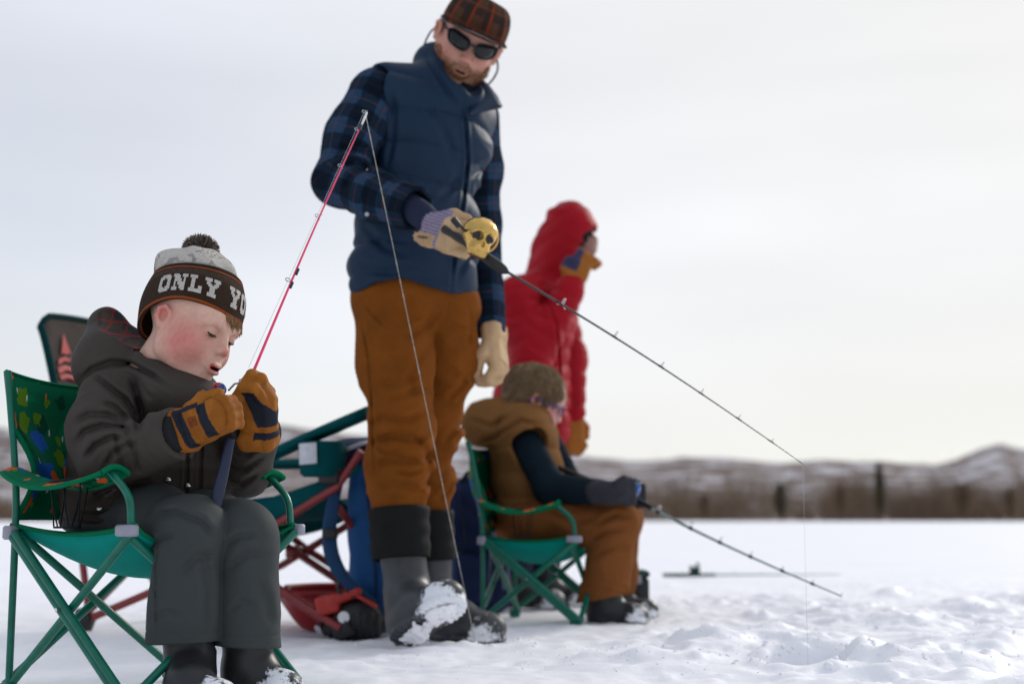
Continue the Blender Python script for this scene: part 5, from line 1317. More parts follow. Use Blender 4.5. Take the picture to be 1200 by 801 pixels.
def sleeve_uv(V, a, b, c, r):
    """distance along the arm and around it, in metres"""
    la = np.linalg.norm(b - a); h1 = seg_h(V, a, b); h2 = seg_h(V, b, c); lb = np.linalg.norm(c - b)
    d1 = rc(a, b, 0)(V); d2 = rc(b, c, 0)(V); s = 1 / (1 + np.exp((d1 - d2) / .010))
    al = (h1 * la) * s + (la + h2 * lb) * (1 - s)
    def around(p, q, up):
        ax = (q - p) / np.linalg.norm(q - p); u = np.cross(ax, up); u /= np.linalg.norm(u); w = np.cross(ax, u); X = V - p; return np.arctan2(X @ u, X @ w)
    up = A(0, 1, .3); t = np.where(s > .5, around(a, b, up), around(b, c, up))
    return np.stack([al, t * r, np.zeros(len(V))], 1)
def man_arms():
    a, b, c = J(441, 112, 4.0), J(396, 212, 3.93), J(487, 244, 3.72)
    ax2 = (c - b) / np.linalg.norm(c - b)
    up_ = chain([a, (a + b) / 2 + A(-.008, 0, 0), b], [.080, .078, .068], .04); fo = chain([b, (b + c) / 2 + A(0, 0, -.006), c], [.068, .064, .056], .04)
    cutp = plane(c, ax2)
    def f(P):
        d = smin(up_(P), fo(P), .03)
        d = d - folds(P, (b - a), 22, 8, .004, 3) - folds(P, ax2, 22, 9, .003, 5) - .003 * vnoise(P * 16, 4)
        for pp, w, dp in [([(380, 205), (400, 192), (425, 196), (445, 210)], 4, .010), ([(388, 180), (410, 170), (440, 178)], 4, .009), ([(400, 225), (414, 205), (428, 200)], 3.5, .009), ([(398, 150), (420, 140), (448, 150)], 4, .007), ([(420, 248), (430, 226), (436, 212)], 3.5, .007), ([(446, 250), (452, 232), (455, 218)], 3, .005), ([(412, 118), (436, 108), (455, 118)], 4, .006), ([(448, 120), (440, 160), (448, 200)], 5, .008)]:
            d = d + crease(P, pp, w, dp, 4.05)
        hh = seg_h(P, b, c) * np.linalg.norm(c - b) - np.linalg.norm(c - b); d = d - .0035 * ((hh > -.062) & (fo(P) < .03)) 
        d = np.where(fo(P) < up_(P) + .03, np.maximum(d, cutp(P)), d); d = np.maximum(d, -rc(c - ax2 * .03, c + ax2 * .1, .046)(P)); return d
    lo, hi = bounds([a, b, c], .12); V, F = surface(f, lo, hi, .0048)
    make_mesh('plaid_sleeve', V, F, M_PLAID, MAN, attrs={'uvw': sleeve_uv(V, a, b, c, .070)})
    mb = MB(); mb.lathe([(0, .002), (.005, .0015), (.006, -.002)], J(430, 251, 3.765), frame(A(.2, -1, -.2)) @ rot('Y', 90), 10); mb.build('cuff_button', mat('pale_button', (.5, .5, .5), rough=.3, bump=0), MAN)
    # dark undersleeve between cuff and glove
    mb = MB(); w_ = J(505, 262, 3.70); mb.tube([c - ax2 * .04, c + (w_ - c) * .5, w_], [.040, .037, .034], 20); mb.build('undersleeve', mat('navy_undershirt', (.010, .016, .045), rough=.8, var=.1, folds_=(40, 6)), MAN)
    # left arm hangs behind the vest
    a2, b2, c2 = J(561, 138, 4.22), J(566, 262, 4.28), J(575, 392, 4.20)
    ax3 = (c2 - b2) / np.linalg.norm(c2 - b2); u2 = chain([a2, (a2 + b2) / 2, b2], [.062, .060, .053], .04); f2_ = rc(b2, c2, .053, .045); cut2 = plane(c2, ax3)
    def g(P):
        d = smin(u2(P), f2_(P), .03) - folds(P, ax3, 20, 8, .004, 8); d = np.maximum(d, cut2(P)); d = np.maximum(d, -rc(c2 - ax3 * .03, c2 + ax3 * .1, .039)(P)); return d
    lo, hi = bounds([a2, b2, c2], .10); V, F = surface(g, lo, hi, .0055)
    make_mesh('plaid_sleeve', V, F, M_PLAID, MAN, attrs={'uvw': sleeve_uv(V, a2, b2, c2, .06)})
man_arms()
M_TANGLOVE = mat('pale_tan_leather', attr='col', rough=.75, spec=.2, var=.12, vscale=35, bump=.4, bscale=300, bdist=.0008, folds_=(50, 4))
def work_glove(W, ax, palm_n, side, label_name, curl=1.0, stripes=True, scale=1.0, word=None):
    """leather work glove; W wrist, ax towards the knuckles, palm_n the way the back of the hand faces, side towards the thumb"""
    ax = ax / np.linalg.norm(ax); palm_n = palm_n - ax * (palm_n @ ax); palm_n /= np.linalg.norm(palm_n); sd = np.cross(palm_n, ax); sd = sd if sd @ side > 0 else -sd
    R = np.stack([ax, sd, palm_n], 1) ; s = scale; L = lambda a, b, c: W + R @ (A(a, b, c) * s)
    palm = su([bx(L(.062, 0, 0), A(.044, .045, .021) * s, .019 * s, R), el(L(.100, 0, .002), A(.028, .046, .021) * s, R)], .012 * s); cuff = bx(L(.004, 0, 0), A(.030, .046, .028) * s, .022 * s, R)
    fing = []
    for i, y in enumerate((.034, .012, -.011, -.033)):
        l = (.036, .042, .038, .030)[i]; th = [0, 62 * curl, 62 * curl + 66 * curl, 62 * curl + 66 * curl + 45 * curl]; p = A(.106, y, .002); pts = [p - A(.02, 0, 0), p]
        for j, seg in enumerate((l, l * .72, l * .55)):
            t = math.radians([38 * curl, 105 * curl, 160 * curl][j]); p = p + A(math.cos(t), 0, -math.sin(t)) * seg; pts.append(p)
        fing.append(chain([L(*q) for q in pts], [.0135 * s, .0135 * s, .0130 * s, .0122 * s, .0110 * s], .004))
    th = chain([L(.030, .036, -.004), L(.058, .058, -.020), L(.088, .056, -.038), L(.108, .044, -.046)] if stripes else [L(.030, .030, -.006), L(.062, .044, -.026), L(.094, .036, -.044), L(.116, .020, -.052)], [.018 * s, .0165 * s, .0150 * s, .0130 * s], .008)
    def f(P):
        q = (P - W) @ R / s
        d = smin(palm(P), cuff(P), .012)
        for g in fing: d = smin(d, g(P), .0045)
        d = smin(d, th(P), .010)
        d = d - folds(P, ax, 40, 20, .0018 if stripes else .0035, 6) - .002 * vnoise(P * 40, 3)
        if stripes: d = d + .003 * np.exp(-((q[:, 0] - .020) / .004) ** 2)
        d = d + .0015 * np.sin(q[:, 1] * 2 * math.pi / .009) * (q[:, 0] < .060) * (q[:, 2] > 0) * stripes
        return np.maximum(d, -rc(L(-.06, 0, 0), L(-.012, 0, 0), .033 * s)(P))
    lo, hi = bounds([L(-.03, 0, 0), L(.16, 0, 0), L(.05, .07, -.05), L(.05, -.05, .03), L(.12, 0, -.09)], .03 * s); V, F = surface(f, lo, hi, .0028 * s)
    q = (V - W) @ R / s; tan, lav, dk = A(.54, .36, .20), A(.30, .25, .36), A(.02, .02, .03); C = np.repeat(tan[None], len(V), 0); C = col_mix(C, tan * .8, .6 * (vnoise(V * 20, 3) > .2))
    if stripes:
        z = (q[:, 2] > -.004) & (q[:, 0] < .066) & ~((q[:, 0] > .024) & (q[:, 0] < .050) & (q[:, 1] < -.012)); st = ((q[:, 1] / .009) % 1) < .62
        C = np.where(z[:, None], np.where(st[:, None], lav[None], (lav * .45 + .02)[None]), C)
        band = (q[:, 0] > -.03) & (q[:, 0] < .055) & (q[:, 1] < -.014); C = np.where(band[:, None], tan[None] * .92, C)
    o = make_mesh(label_name, V, F, M_TANGLOVE, MAN, attrs={'col': C})
    return L, R
def man_gloves():
    # right hand holds the rod; the back of the hand faces the lens
    W, K = J(500, 268, 3.70), J(545, 281, 3.62)
    L, R = work_glove(W, K - W, A(-.15, -1, -.05), A(.3, 0, 1), 'work_glove', curl=1.0)
    # small dark lettering on the wrist band
    mb = MB()
    for i in range(7):
        for (dx, dy, hx2, hy2) in [(0, 0, .0006, .0035), (.0016, .0025 * (-1) ** i, .0014, .0006)] + ([(.0030, 0, .0006, .0032)] if i % 2 else []):
            mb.box(L(.006 + i * .0052 + dx, -.0295 + dy + .0007 * i, .0295), (hx2, hy2, .0006), R)
    mb.build('band_lettering', mat('dark_ink', (.06, .045, .04), var=0, bump=0), MAN)
    # left hand hangs relaxed, half closed
    work_glove(J(579, 388, 4.19), A(.10, -.05, -1), A(.92, -.35, 0), A(-.35, -1, 0), 'work_glove', curl=.92, stripes=False, scale=1.08)
man_gloves()

def man_trousers():
    hR, kR, cR = J(461, 362, 4.06), J(473, 492, 3.98), J(467, 606, 4.01)
    hL, kL, cL = J(524, 368, 4.14), J(508, 490, 4.20), J(502, 606, 4.22)
    LR = chain([hR, J(462, 425, 4.02), kR, J(466, 552, 4.0), cR + A(0, 0, -.03)], [.113, .101, .083, .079, .074], .05); LL = chain([hL, J(520, 425, 4.18), kL, J(503, 560, 4.21), cL + A(0, 0, -.03)], [.095, .088, .074, .067, .062], .05)
    hips = el(J(486, 345, 4.09), (.178, .13, .10), rot('Z', 22))
    cutR, cutL = plane(cR, A(.03, 0, -1)), plane(cL, A(-.05, 0, -1))
    cre = [([(424, 372), (432, 420), (436, 470), (440, 590)], 1.6, .006), ([(424, 352), (440, 372), (452, 384)], 1.6, .005), ([(470, 395), (500, 380), (520, 366)], 3, .007), ([(440, 520), (452, 532), (470, 528)], 2.5, .008), ([(460, 552), (480, 556), (500, 548)], 2.5, .008), ([(430, 500), (450, 488), (478, 492), (504, 480)], 4, .011), ([(432, 520), (458, 510), (490, 516), (512, 500)], 4, .012), ([(434, 548), (460, 536), (492, 542), (510, 528)], 4.5, .012), ([(436, 574), (462, 566), (492, 572), (508, 560)], 4, .010), ([(500, 400), (480, 440), (486, 470)], 5, .007), ([(520, 360), (500, 385), (470, 400)], 5, .007), ([(450, 470), (476, 462), (502, 452)], 4, .008), ([(478, 505), (500, 528), (505, 560)], 4, .008), ([(440, 440), (462, 450), (490, 440)], 4, .005)]
    creL = [([(522, 470), (538, 455), (550, 440)], 3.5, .009), ([(518, 520), (532, 505), (545, 495)], 3.5, .009), ([(514, 555), (528, 545), (538, 530)], 3.5, .009), ([(512, 585), (524, 575), (532, 565)], 3, .008), ([(548, 352), (552, 380), (548, 410)], 2.2, .004), ([(526, 352), (522, 375)], 2, .005)]
    def f(P):
        fo = folds(P, A(.1, .1, 1), 15, 6, .008, 14) + folds(P, A(.5, 0, 1), 26, 9, .003, 24) + .003 * vnoise(P * 14, 2)
        a = LR(P) - fo * np.clip((P[:, 2] - cR[2]) / .09, .12, 1); b = LL(P) - fo * np.clip((P[:, 2] - cL[2]) / .09, .12, 1)
        for pp, w, dp in cre: a = a + crease(P, pp, w, dp, 4.1)
        for pp, w, dp in creL: b = b + crease(P, pp, w, dp, 4.3)
        a = np.maximum(a, cutR(P)); b = np.maximum(b, cutL(P)); a = np.maximum(a, -rc(cR + A(0, 0, .04), cR - A(0, 0, .3), .060)(P)); b = np.maximum(b, -rc(cL + A(0, 0, .04), cL - A(0, 0, .3), .050)(P))
        d = smin(a, b, .008); return smin(d, hips(P), .05)
    lo, hi = bounds([J(400, 610, 3.82), J(575, 610, 4.38), J(400, 330, 3.82), J(575, 330, 4.38)], .03); hi[2] = J(500, 305, 4.1)[2]
    V, F = surface(f, lo, hi, .0058); make_mesh('trousers', V, F, M_CANVAS, MAN)
    return cR, cL
mcR, mcL = man_trousers()
M_BOOT_GREY = boot_snow_mat('snowy_grey_rubber', (.046, .049, .053), scale=48.0)
M_BOOT_SOLE = boot_snow_mat('snow_caked_sole', (.035, .036, .04), scale=50.0)
def man_boots():
    # near boot: heel in the snow, toe tipped up so the caked sole shows
    top, ank = J(467, 602, 4.0), J(480, 700, 3.99)
    heel = J(466, 757, 3.93); heel[2] = max(heel[2], .004); toe = J(539, 702, 3.80)
    fd = toe - heel; sn = A(-.28, .62, .74)
    boot(top + A(0, 0, -.02), J(479, 702, 4.0), heel, toe, .072, .058, .115, MAN, M_BOOT_GREY, h=.0042, snow=.46, sole_n=sn)
    # snow cake on that sole
    fd = fd / np.linalg.norm(fd); up = sn - fd * (sn @ fd); up /= np.linalg.norm(up); sd = np.cross(up, fd); Rm = np.stack([fd, sd, up], 1); L = np.linalg.norm(toe - heel)
    cake = su([el(heel + Rm @ A(L * .66, .004, -.004), (L * .27, .050, .010), Rm), el(heel + Rm @ A(L * .30, .006, -.004), (L * .22, .042, .010), Rm)], .02)
    def f(P):
        q = (P - heel) @ Rm; return cake(P) + .006 + .0095 * vnoise(P * 38, 3) + .007 * vnoise(P * 80, 4) + .005 * (np.sin(q[:, 0] * 2 * math.pi / .022) > .5) * (np.sin(q[:, 1] * 2 * math.pi / .03) > -.3)
    lo, hi = bounds([heel, toe], .08); V, F = surface(f, lo, hi, .0034); make_mesh('snow_cake', V, F, M_SNOW, MAN)
    # far boot flat on the snow
    top2, ank2 = J(504, 608, 4.21), J(507, 705, 4.21); h2 = A(J(506, 745, 4.22)[0], 4.22, 0.0); t2 = A(J(589, 745, 4.10)[0], 4.08, .002)
    boot(top2 + A(0, 0, -.02), A(ank2[0], 4.21, .11), h2, t2, .064, .056, .112, MAN, M_BOOT_GREY, h=.0042, snow=.40)
    # black neoprene collars
    MN = mat('black_neoprene', (.010, .010, .010), spec=.15, rough=.8, var=.2, bump=.3, folds_=(30, 8))
    for (a, b, ra, rb) in ((J(467, 596, 4.01), J(470, 655, 3.995), .0835, .0795), (J(502, 599, 4.215), J(505, 657, 4.21), .071, .070)):
        mb = MB(); n = 14; mb.tube([a + (b - a) * i / n for i in range(n + 1)], [ra + (rb - ra) * i / n + .0018 * math.sin(i * 1.3) for i in range(n + 1)], 32, cap=False); o = mb.build('boot_collar', MN, MAN, solid=.006)
man_boots()

# man's rod with the gold skull-shaped reel
def man_rod():
    grip, tip = J(548, 285, 3.60), J(941, 543, TIP_D); butt = J(520, 268, 3.64)
    root = empty('fishing_rod', tuple(grip), label='long thin green-black fishing rod with gold skull-shaped reel held by the tall man', cat='fishing rod')
    mid = J(592, 317, 3.58); t = tip - mid; n = 30
    pts = [mid + t * (i / n) + A(0, 0, 1) * .012 * math.sin(math.pi * i / n) for i in range(n + 1)]
    MB().tube(pts, [.0036 - .0026 * (i / n) ** .8 for i in range(n + 1)], 8).build('rod_blank', M_ROD_DARK, root)
    mb = MB(); gp = [butt, grip, J(560, 296, 3.59), J(570, 302, 3.585), J(583, 311, 3.58), mid, mid + t * .012]; mb.tube(gp, [.011, .011, .010, .014, .015, .011, .004], 14); mb.build('handle', M_BLACK, root)
    side = A(.35, -.3, 1)
    for px in (727, 782, 828, 870, 907): 
        k = (px - 592) / (941 - 592); guide(mid + t * k + A(0, 0, .012 * math.sin(math.pi * k)), t, side, .0075 - .0045 * k, root)
    guide(mid + t * .20, t, side, .008, root); guide(tip, t, side, .0034, root)
    for k in (.195, .387, .544, .676, .797, .90): MB().tube([mid + t * (k - .01) + A(0, 0, .012 * math.sin(math.pi * k)), mid + t * (k + .01) + A(0, 0, .012 * math.sin(math.pi * k))], .0036 - .0022 * k, 8).build('thread_wrap', M_BLACK, root)
    e = A(HOLE2[0], HOLE2[1], -.06); MB().tube([tip, (tip + e) / 2, e], .00028, 5).build('fishing_line', M_LINE_CLEAR, root)
    # reel
    MG = mat('polished_gold', (.62, .40, .12), rough=.25, metal=1.0, var=.12, vscale=60, bump=.1, bscale=120)
    c = J(561, 278, 3.555); R = rot('Y', 14) @ frame(A(.45, -.88, -.12)) ; X = lambda a, b, d: c + R @ A(a, b, d) * 1.22   # x out of the face, y picture-right-ish, z up
    cr = su([el(X(-.006, .002, .010), A(.0415, .0464, .0403), R), el(X(.006, .002, -.016), A(.0317, .0293, .0268), R), bx(X(.012, .002, -.030), (.017, .022, .0122), .0085, R)], .012)
    cuts = [el(X(.031, -.013, .002), (.017, .0145, .0135), R), el(X(.031, .016, .002), (.017, .0150, .0142), R)]
    nose = el(X(.032, .002, -.013), (.0098, .0051, .0073), R)
    def f(P):
        d = cr(P)
        for q in cuts: d = -smin(-d, q(P), .003)
        d = -smin(-d, nose(P), .002); q = (P - c) @ R / 1.22
        d = d + .0018 * (np.abs(np.sin(q[:, 1] * 2 * math.pi / .011)) < .35) * (q[:, 2] < -.026) * (q[:, 0] > .01)
        return d - .0012 * vnoise(P * 90, 3)
    V, F = surface(f, c - .078, c + .078, .0021); re_ = make_mesh('reel', V, F, MG, root)
    q = None
    for yy in (-.013, .016):
        mb = MB(); mb.lathe([(.0132, -.002), (.0132, .002), (0, .003)], X(.0185, yy, .002), R @ rot('Y', 90), 16); mb.build('eye_socket', M_BLACK, re_)
    mb = MB(); rg = [X(-.004, .002 + .043 * math.cos(a), .004 + .036 * math.sin(a)) for a in np.linspace(-1.3, 1.9, 18)]; mb.tube(rg, .0030, 8); mb.build('bail_wire', MG, re_)
    mb = MB(); mb.tube([X(.0, -.030, .002), X(.012, -.046, .006), X(.020, -.058, .010)], [.004, .0035, .0035], 8); mb.lathe([(0, -.016), (.008, -.013), (.0085, .012), (0, .016)], X(.024, -.068, .012), R @ rot('X', 60), 14); mb.build('reel_handle', M_BLACK, re_)
    mb = MB(); mb.tube([X(-.01, .0, -.030), X(-.012, .006, -.046)], [.006, .007], 8); mb.build('reel_foot', M_BLACK, re_)
man_rod()

# ================================================================== the older child in the second green chair
CH2_R = math.radians(-14)
c2 = chair_loc((674, 630), 4.66, .44, .31, CH2_R)
ch2, CW = folding_chair((c2[0], c2[1]), CH2_R, .44, .31, .285, .405, .60, .0095, 'green kids folding chair under the child in the brown vest', sag=.095)
KID = make_person('child in brown hooded vest, seated with a rod beyond the standing man', (CW(0, 0, 0)[0], CW(0, 0, 0)[1], 0))
M_VEST2 = mat('brown_canvas_vest', (.195, .090, .030), rough=.9, spec=.06, var=.12, vscale=10, bump=.3, bscale=500, folds_=(18, 6))
M_BLUEBLACK = mat('blue_black_knit_sleeve', (.008, .016, .024), rough=.9, spec=.08, var=.15, bump=.35, folds_=(30, 6))
M_CANVAS2 = mat('rust_brown_canvas', (.200, .072, .022), rough=.9, spec=.06, var=.14, vscale=10, bump=.35, bscale=500, folds_=(18, 6))
M_GREYGLOVE = mat('charcoal_glove', (.030, .030, .038), rough=.8, var=.2, bump=.4, folds_=(40, 5))
K2 = dict(S=1.10, skin=(.58, .33, .28), blush=(.60, .16, .16), lip=(.45, .12, .11), brow=(.25, .15, .09), bl=.9, earred=.9, open=.002)
KHM = local_frame(-12, 22, 6); KHC = J(626, 469, 5.02)
kid_hx = lambda p: KHC + KHM @ np.asarray(p, float)
def kid():
    f, v = head_sdf(K2); neck = rc(v(-.018, 0, -.045), v(-.052, 0, -.125), .052, .054)
    V, F = surface(su([f, neck], .02), A(-.16, -.12, -.25), A(.13, .12, .12), .003)
    C = skin_cols(V, K2, v); W = KHC + V @ KHM.T
    make_mesh('body', W, F, M_SKIN, KID, attrs={'col': C})
    # hair: a cap of strands over a close shell
    MH = mat('brown_kid_hair', (.25, .17, .095), rough=.6, spec=.2, var=.35, vscale=60, bump=0)
    S = K2['S']; shell = su([el(v(-.010, 0, .034), A(.099, .084, .084) * S), el(v(-.045, 0, -.015), A(.058, .068, .062) * S)], .03)
    def fh(P):
        d = shell(P) - .004 * vnoise(P * A(30, 30, 12), 3) - .003 * vnoise(P * 70, 4)
        d = -smin(-d, el(v(.075, 0, -.045), A(.075, .10, .075) * S)(P), .01); return np.maximum(d, -el(v(.0, 0, -.040), A(.05, .12, .03) * S)(P))
    Vh, Fh = surface(fh, A(-.17, -.13, -.13), A(.15, .13, .15), .0032)
    make_mesh('hair', KHC + Vh @ KHM.T, Fh, MH, KID)['kind'] = 'stuff'
    rnd = np.random.RandomState(2); idx = rnd.randint(0, len(Vh), 5200); P = Vh[idx]; nrm = P - v(-.01, 0, .02); nrm /= np.linalg.norm(nrm, axis=1, keepdims=True)
    crown = v(-.03, .01, .11); dn = P - crown; dn = dn - nrm * (dn * nrm).sum(1, keepdims=True); dn /= np.linalg.norm(dn, axis=1, keepdims=True) + 1e-6
    d = dn + nrm * .14 + rnd.randn(len(P), 3) * .07; L = rnd.uniform(.018, .034, (len(P), 1)); m_ = P + d * L * .5; e = P + d * L - nrm * .004
    T = lambda X: KHC + X @ KHM.T; n = len(P)
    V1, F1 = sticks(T(P), T(m_), np.full(n, .0010), np.full(n, .0010)); V2, F2 = sticks(T(m_), T(e), np.full(n, .0010), np.full(n, .0004))
    make_mesh('hair_strands', np.concatenate([V1, V2]), np.concatenate([F1, F2 + len(V1)]), MH, KID, smooth=False)
    # glasses with blue frames
    g = empty('glasses', tuple(kid_hx(v(.09, 0, 0)))); parent_to_empty(g, KID); MG = mat('blue_frame', (.02, .05, .42), rough=.3, var=0, bump=0); MLn = mat('clear_lens', (.45, .5, .68), rough=.05, spec=.8, var=0, bump=0)
    for s in (-1, 1):
        ring = [kid_hx(v(.098 - .9 * abs(.034 + .021 * math.cos(a)) ** 1.7, s * (.034 + .021 * math.cos(a)), .002 + .016 * math.sin(a))) for a in np.linspace(0, 2 * math.pi, 21)]
        mb = MB(); mb.tube(ring, .0018, 6, cap=False); mb.build('rim', MG, g)
        mb = MB(); mb.add(ring[:-1], [tuple(range(20))]); mb.build('lens', MLn, g, smooth=False, solid=.001)
        mb = MB(); mb.tube([kid_hx(v(.080, s * .056, .006)), kid_hx(v(.03, s * .079, .008)), kid_hx(v(-.018, s * .083, .004)), kid_hx(v(-.034, s * .080, -.014))], .0022, 6); mb.build('temple_arm', MG, g)
    # vest with hood
    base, mid, chest = J(628, 612, 5.02), J(618, 560, 5.03), J(612, 512, 5.03)
    hood = su([el(J(576, 496, 5.0), (.105, .125, .090), rot('Y', -14)), el(J(607, 502, 5.0), (.105, .12, .06), rot('Y', 20))], .05); neckcut = su([rc(kid_hx((0, 0, .03)), kid_hx((-.05, 0, -.12)), .092, .064), rc(kid_hx((.05, 0, -.06)), kid_hx((.06, 0, -.14)), .05, .05)], .03)
    body = su([el(base, (.135, .155, .10)), el(mid, (.128, .150, .13)), el(chest, (.115, .145, .12)), rc(J(612, 505, 4.90), J(612, 505, 5.16), .085, .085)], .07)
    sh = J(620, 518, 4.86); armcut = rc(sh, J(636, 560, 4.83), .062, .05)
    def f(P):
        d = body(P); ax = A(.1, 0, 1.); k = (P[:, 2] - base[2]) / .085; d = d - .006 * np.abs(np.sin(math.pi * k)) ** .6
        d = d - folds(P, ax, 16, 8, .005, 4); h = hood(P) - folds(P, A(1, 0, -.5), 14, 7, .006, 9); d = smin(d, h, .010)
        d = d + crease(P, [(556, 520), (580, 512), (610, 492), (640, 500)], 2.4, .010, 5.1) + crease(P, [(548, 490), (575, 500), (600, 485)], 3, .008, 5.1)
        d = -smin(-d, neckcut(P), .012); return -smin(-d, armcut(P) , .012)
    lo, hi = bounds([J(545, 640, 4.8), J(690, 640, 5.25), J(545, 440, 4.8), J(690, 440, 5.25)], .03); V, F = surface(f, lo, hi, .0062); make_mesh('vest', V, F, M_VEST2, KID)
    # sleeves
    for (pts, r) in (([J(618, 522, 4.90), J(645, 572, 4.84), J(712, 577, 4.70)], [.056, .053, .040]), ([J(640, 520, 5.18), J(672, 578, 5.15), J(722, 578, 4.96)], [.056, .050, .040])):
        c_ = chain(pts, r, .03); ax = pts[2] - pts[1]
        g2 = lambda P: c_(P) - folds(P, ax, 26, 10, .004, 3)
        lo, hi = bounds(pts, .085); V, F = surface(g2, lo, hi, .0055); make_mesh('sleeve', V, F, M_BLUEBLACK, KID)
    # gloves round the handle
    for (w, k, yo) in ((J(706, 577, 4.70), J(726, 577, 4.68), 0), (J(722, 578, 4.93), J(738, 580, 4.86), 1)):
        ax = (k - w) / np.linalg.norm(k - w); parts = [rc(w - ax * .02, w + ax * .03, .040, .040), el(k, (.042, .034, .040))]
        for i in range(4):
            y = (-.027 + .018 * i); b = k + A(.018, -.010, y * 1.0); parts.append(chain([b, b + A(.024, .004, 0), b + A(.026, .030, -.004), b + A(.006, .040, -.006)], [.0125, .0125, .012, .011], .004))
        parts.append(chain([k + A(-.012, -.02, .028), k + A(.014, -.016, .042), k + A(.034, 0, .040)], [.014, .013, .012], .006)); fs = su(parts, .006); gg = lambda P: fs(P) - .002 * vnoise(P * 40, 3)
        lo, hi = bounds([w, k], .10); V, F = surface(gg, lo, hi, .0042); make_mesh('glove', V, F, M_GREYGLOVE, KID)
    # trousers
    def leg(h, k, a, r): return su([chain([h, (h + k) / 2, k], [r[0], r[1], r[2]], .03), rc(k, a, r[2], r[3])], .03)
    hN, kN, aN = J(618, 612, 4.92), J(722, 612, 4.80), J(705, 700, 4.84); hF, kF, aF = J(625, 612, 5.14), J(728, 608, 5.08), J(717, 698, 5.12)
    LN, LF = leg(hN, kN, aN + A(0, 0, -.03), [.082, .078, .074, .084]), leg(hF, kF, aF + A(0, 0, -.03), [.082, .078, .072, .078]); seat = el(J(622, 618, 5.03), (.13, .155, .06)); cN, cF = plane(aN, A(.22, 0, -1)), plane(aF, A(.1, 0, -1))
    def ft(P):
        fo = folds(P, A(.3, .1, 1), 14, 7, .007, 6)
        a = LN(P) - fo + crease(P, [(690, 632), (712, 622), (738, 618)], 3, .009, 4.95) + crease(P, [(700, 612), (722, 602), (742, 606)], 3, .008, 4.95) + crease(P, [(640, 600), (668, 612), (700, 606)], 3.5, .008, 4.95) + crease(P, [(695, 650), (720, 640), (742, 642)], 3, .006, 4.95) + crease(P, [(690, 688), (715, 692), (738, 698)], 1.5, .004, 4.95)
        b = LF(P) - fo; a = np.maximum(a, cN(P)); b = np.maximum(b, cF(P)); a = np.maximum(a, -rc(aN + A(0, 0, .02), aN - A(0, 0, .2), .070)(P)); b = np.maximum(b, -rc(aF + A(0, 0, .02), aF - A(0, 0, .2), .064)(P))
        return smin(smin(a, b, .01), seat(P), .04)
    lo, hi = bounds([J(580, 700, 4.7), J(755, 700, 5.25), J(580, 570, 4.7), J(755, 580, 5.25)], .03); V, F = surface(ft, lo, hi, .006); make_mesh('trousers', V, F, M_CANVAS2, KID)
    MBt = boot_snow_mat('black_boot_rubber', (.014, .015, .017), scale=22.0)
    for (a, hx1, d) in ((aN, 688, 4.84), (aF, 703, 5.12)):
        h_ = A(J(hx1, 715, d)[0], d, .0); t_ = A(h_[0] + .205, d - .03, .002)
        boot(a + A(-.012, 0, .05), A(h_[0] + .055, d, .10), h_, t_, .058, .050, .085, KID, MBt, h=.005, snow=.36)
kid()
def kid_rod():
    butt, hand, tip = J(655, 548, 4.95), J(733, 580, 4.78), J(986, 698, 4.25)
    root = empty('fishing_rod', tuple(hand), label='grey fishing rod with blue reel held low by the child in the brown vest', cat='fishing rod')
    t = tip - hand; pts = [hand + t * (i / 20) + A(0, 0, -.010) * math.sin(math.pi * i / 20) for i in range(21)]
    MB().tube([butt] + [butt + (hand - butt) * .5] + [hand], [.010, .010, .010], 12).build('handle', M_BLACK, root)
    MB().tube(pts, [.0062 - .0040 * i / 20 for i in range(21)], 8).build('rod_blank', mat('grey_green_fibreglass', (.24, .31, .29), rough=.35, var=.05, bump=0), root)
    MB().tube([hand, hand + t * .14], [.012, .009], 12).build('fore_grip', M_BLACK, root)
    for k in (.17, .33, .47, .61, .75, .88): guide(hand + t * k + A(0, 0, -.01 * math.sin(math.pi * k)), t, A(.2, -.3, 1), .009 - .005 * k, root); MB().tube([hand + t * (k - .008) + A(0, 0, -.01 * math.sin(math.pi * k)), hand + t * (k + .008) + A(0, 0, -.01 * math.sin(math.pi * k))], .0068 - .003 * k, 8).build('thread_wrap', M_BLACK, root)
    guide(tip, t, A(.2, -.3, 1), .004, root)
    c = J(738, 572, 4.74); R = frame(A(.9, 0, -.42)); MBl = mat('blue_metal', (.015, .10, .36), rough=.3, metal=.6, var=.1, bump=0)
    mb = MB(); mb.lathe([(.010, -.030), (.022, -.028), (.027, -.010), (.020, -.006), (.018, .010), (.028, .014), (.028, .026), (.014, .034), (0, .035)], c, R @ rot('Y', 90), 20); rl = mb.build('reel', MBl, root)
    mb = MB(); mb.tube([c, c + A(0, -.03, -.01), c + A(.012, -.05, -.012), c + A(.012, -.055, .018)], [.006, .005, .004, .004], 8); mb.lathe([(0, -.010), (.008, -.008), (.008, .008), (0, .010)], c + A(.012, -.055, .024), n=12); mb.build('reel_handle', M_BLACK, rl)
    mb = MB(); mb.tube([c + 1.15 * (R @ A(.022, .030 * math.cos(a), .030 * math.sin(a))) for a in np.linspace(-1.2, 2.0, 12)], .0022, 6); mb.build('bail_wire', M_CHROME, rl)
    e = A(HOLE3[0], HOLE3[1], -.06); MB().tube([tip, (tip + e) / 2, e], .0004, 5).build('fishing_line', M_LINE_CLEAR, root)
kid_rod()

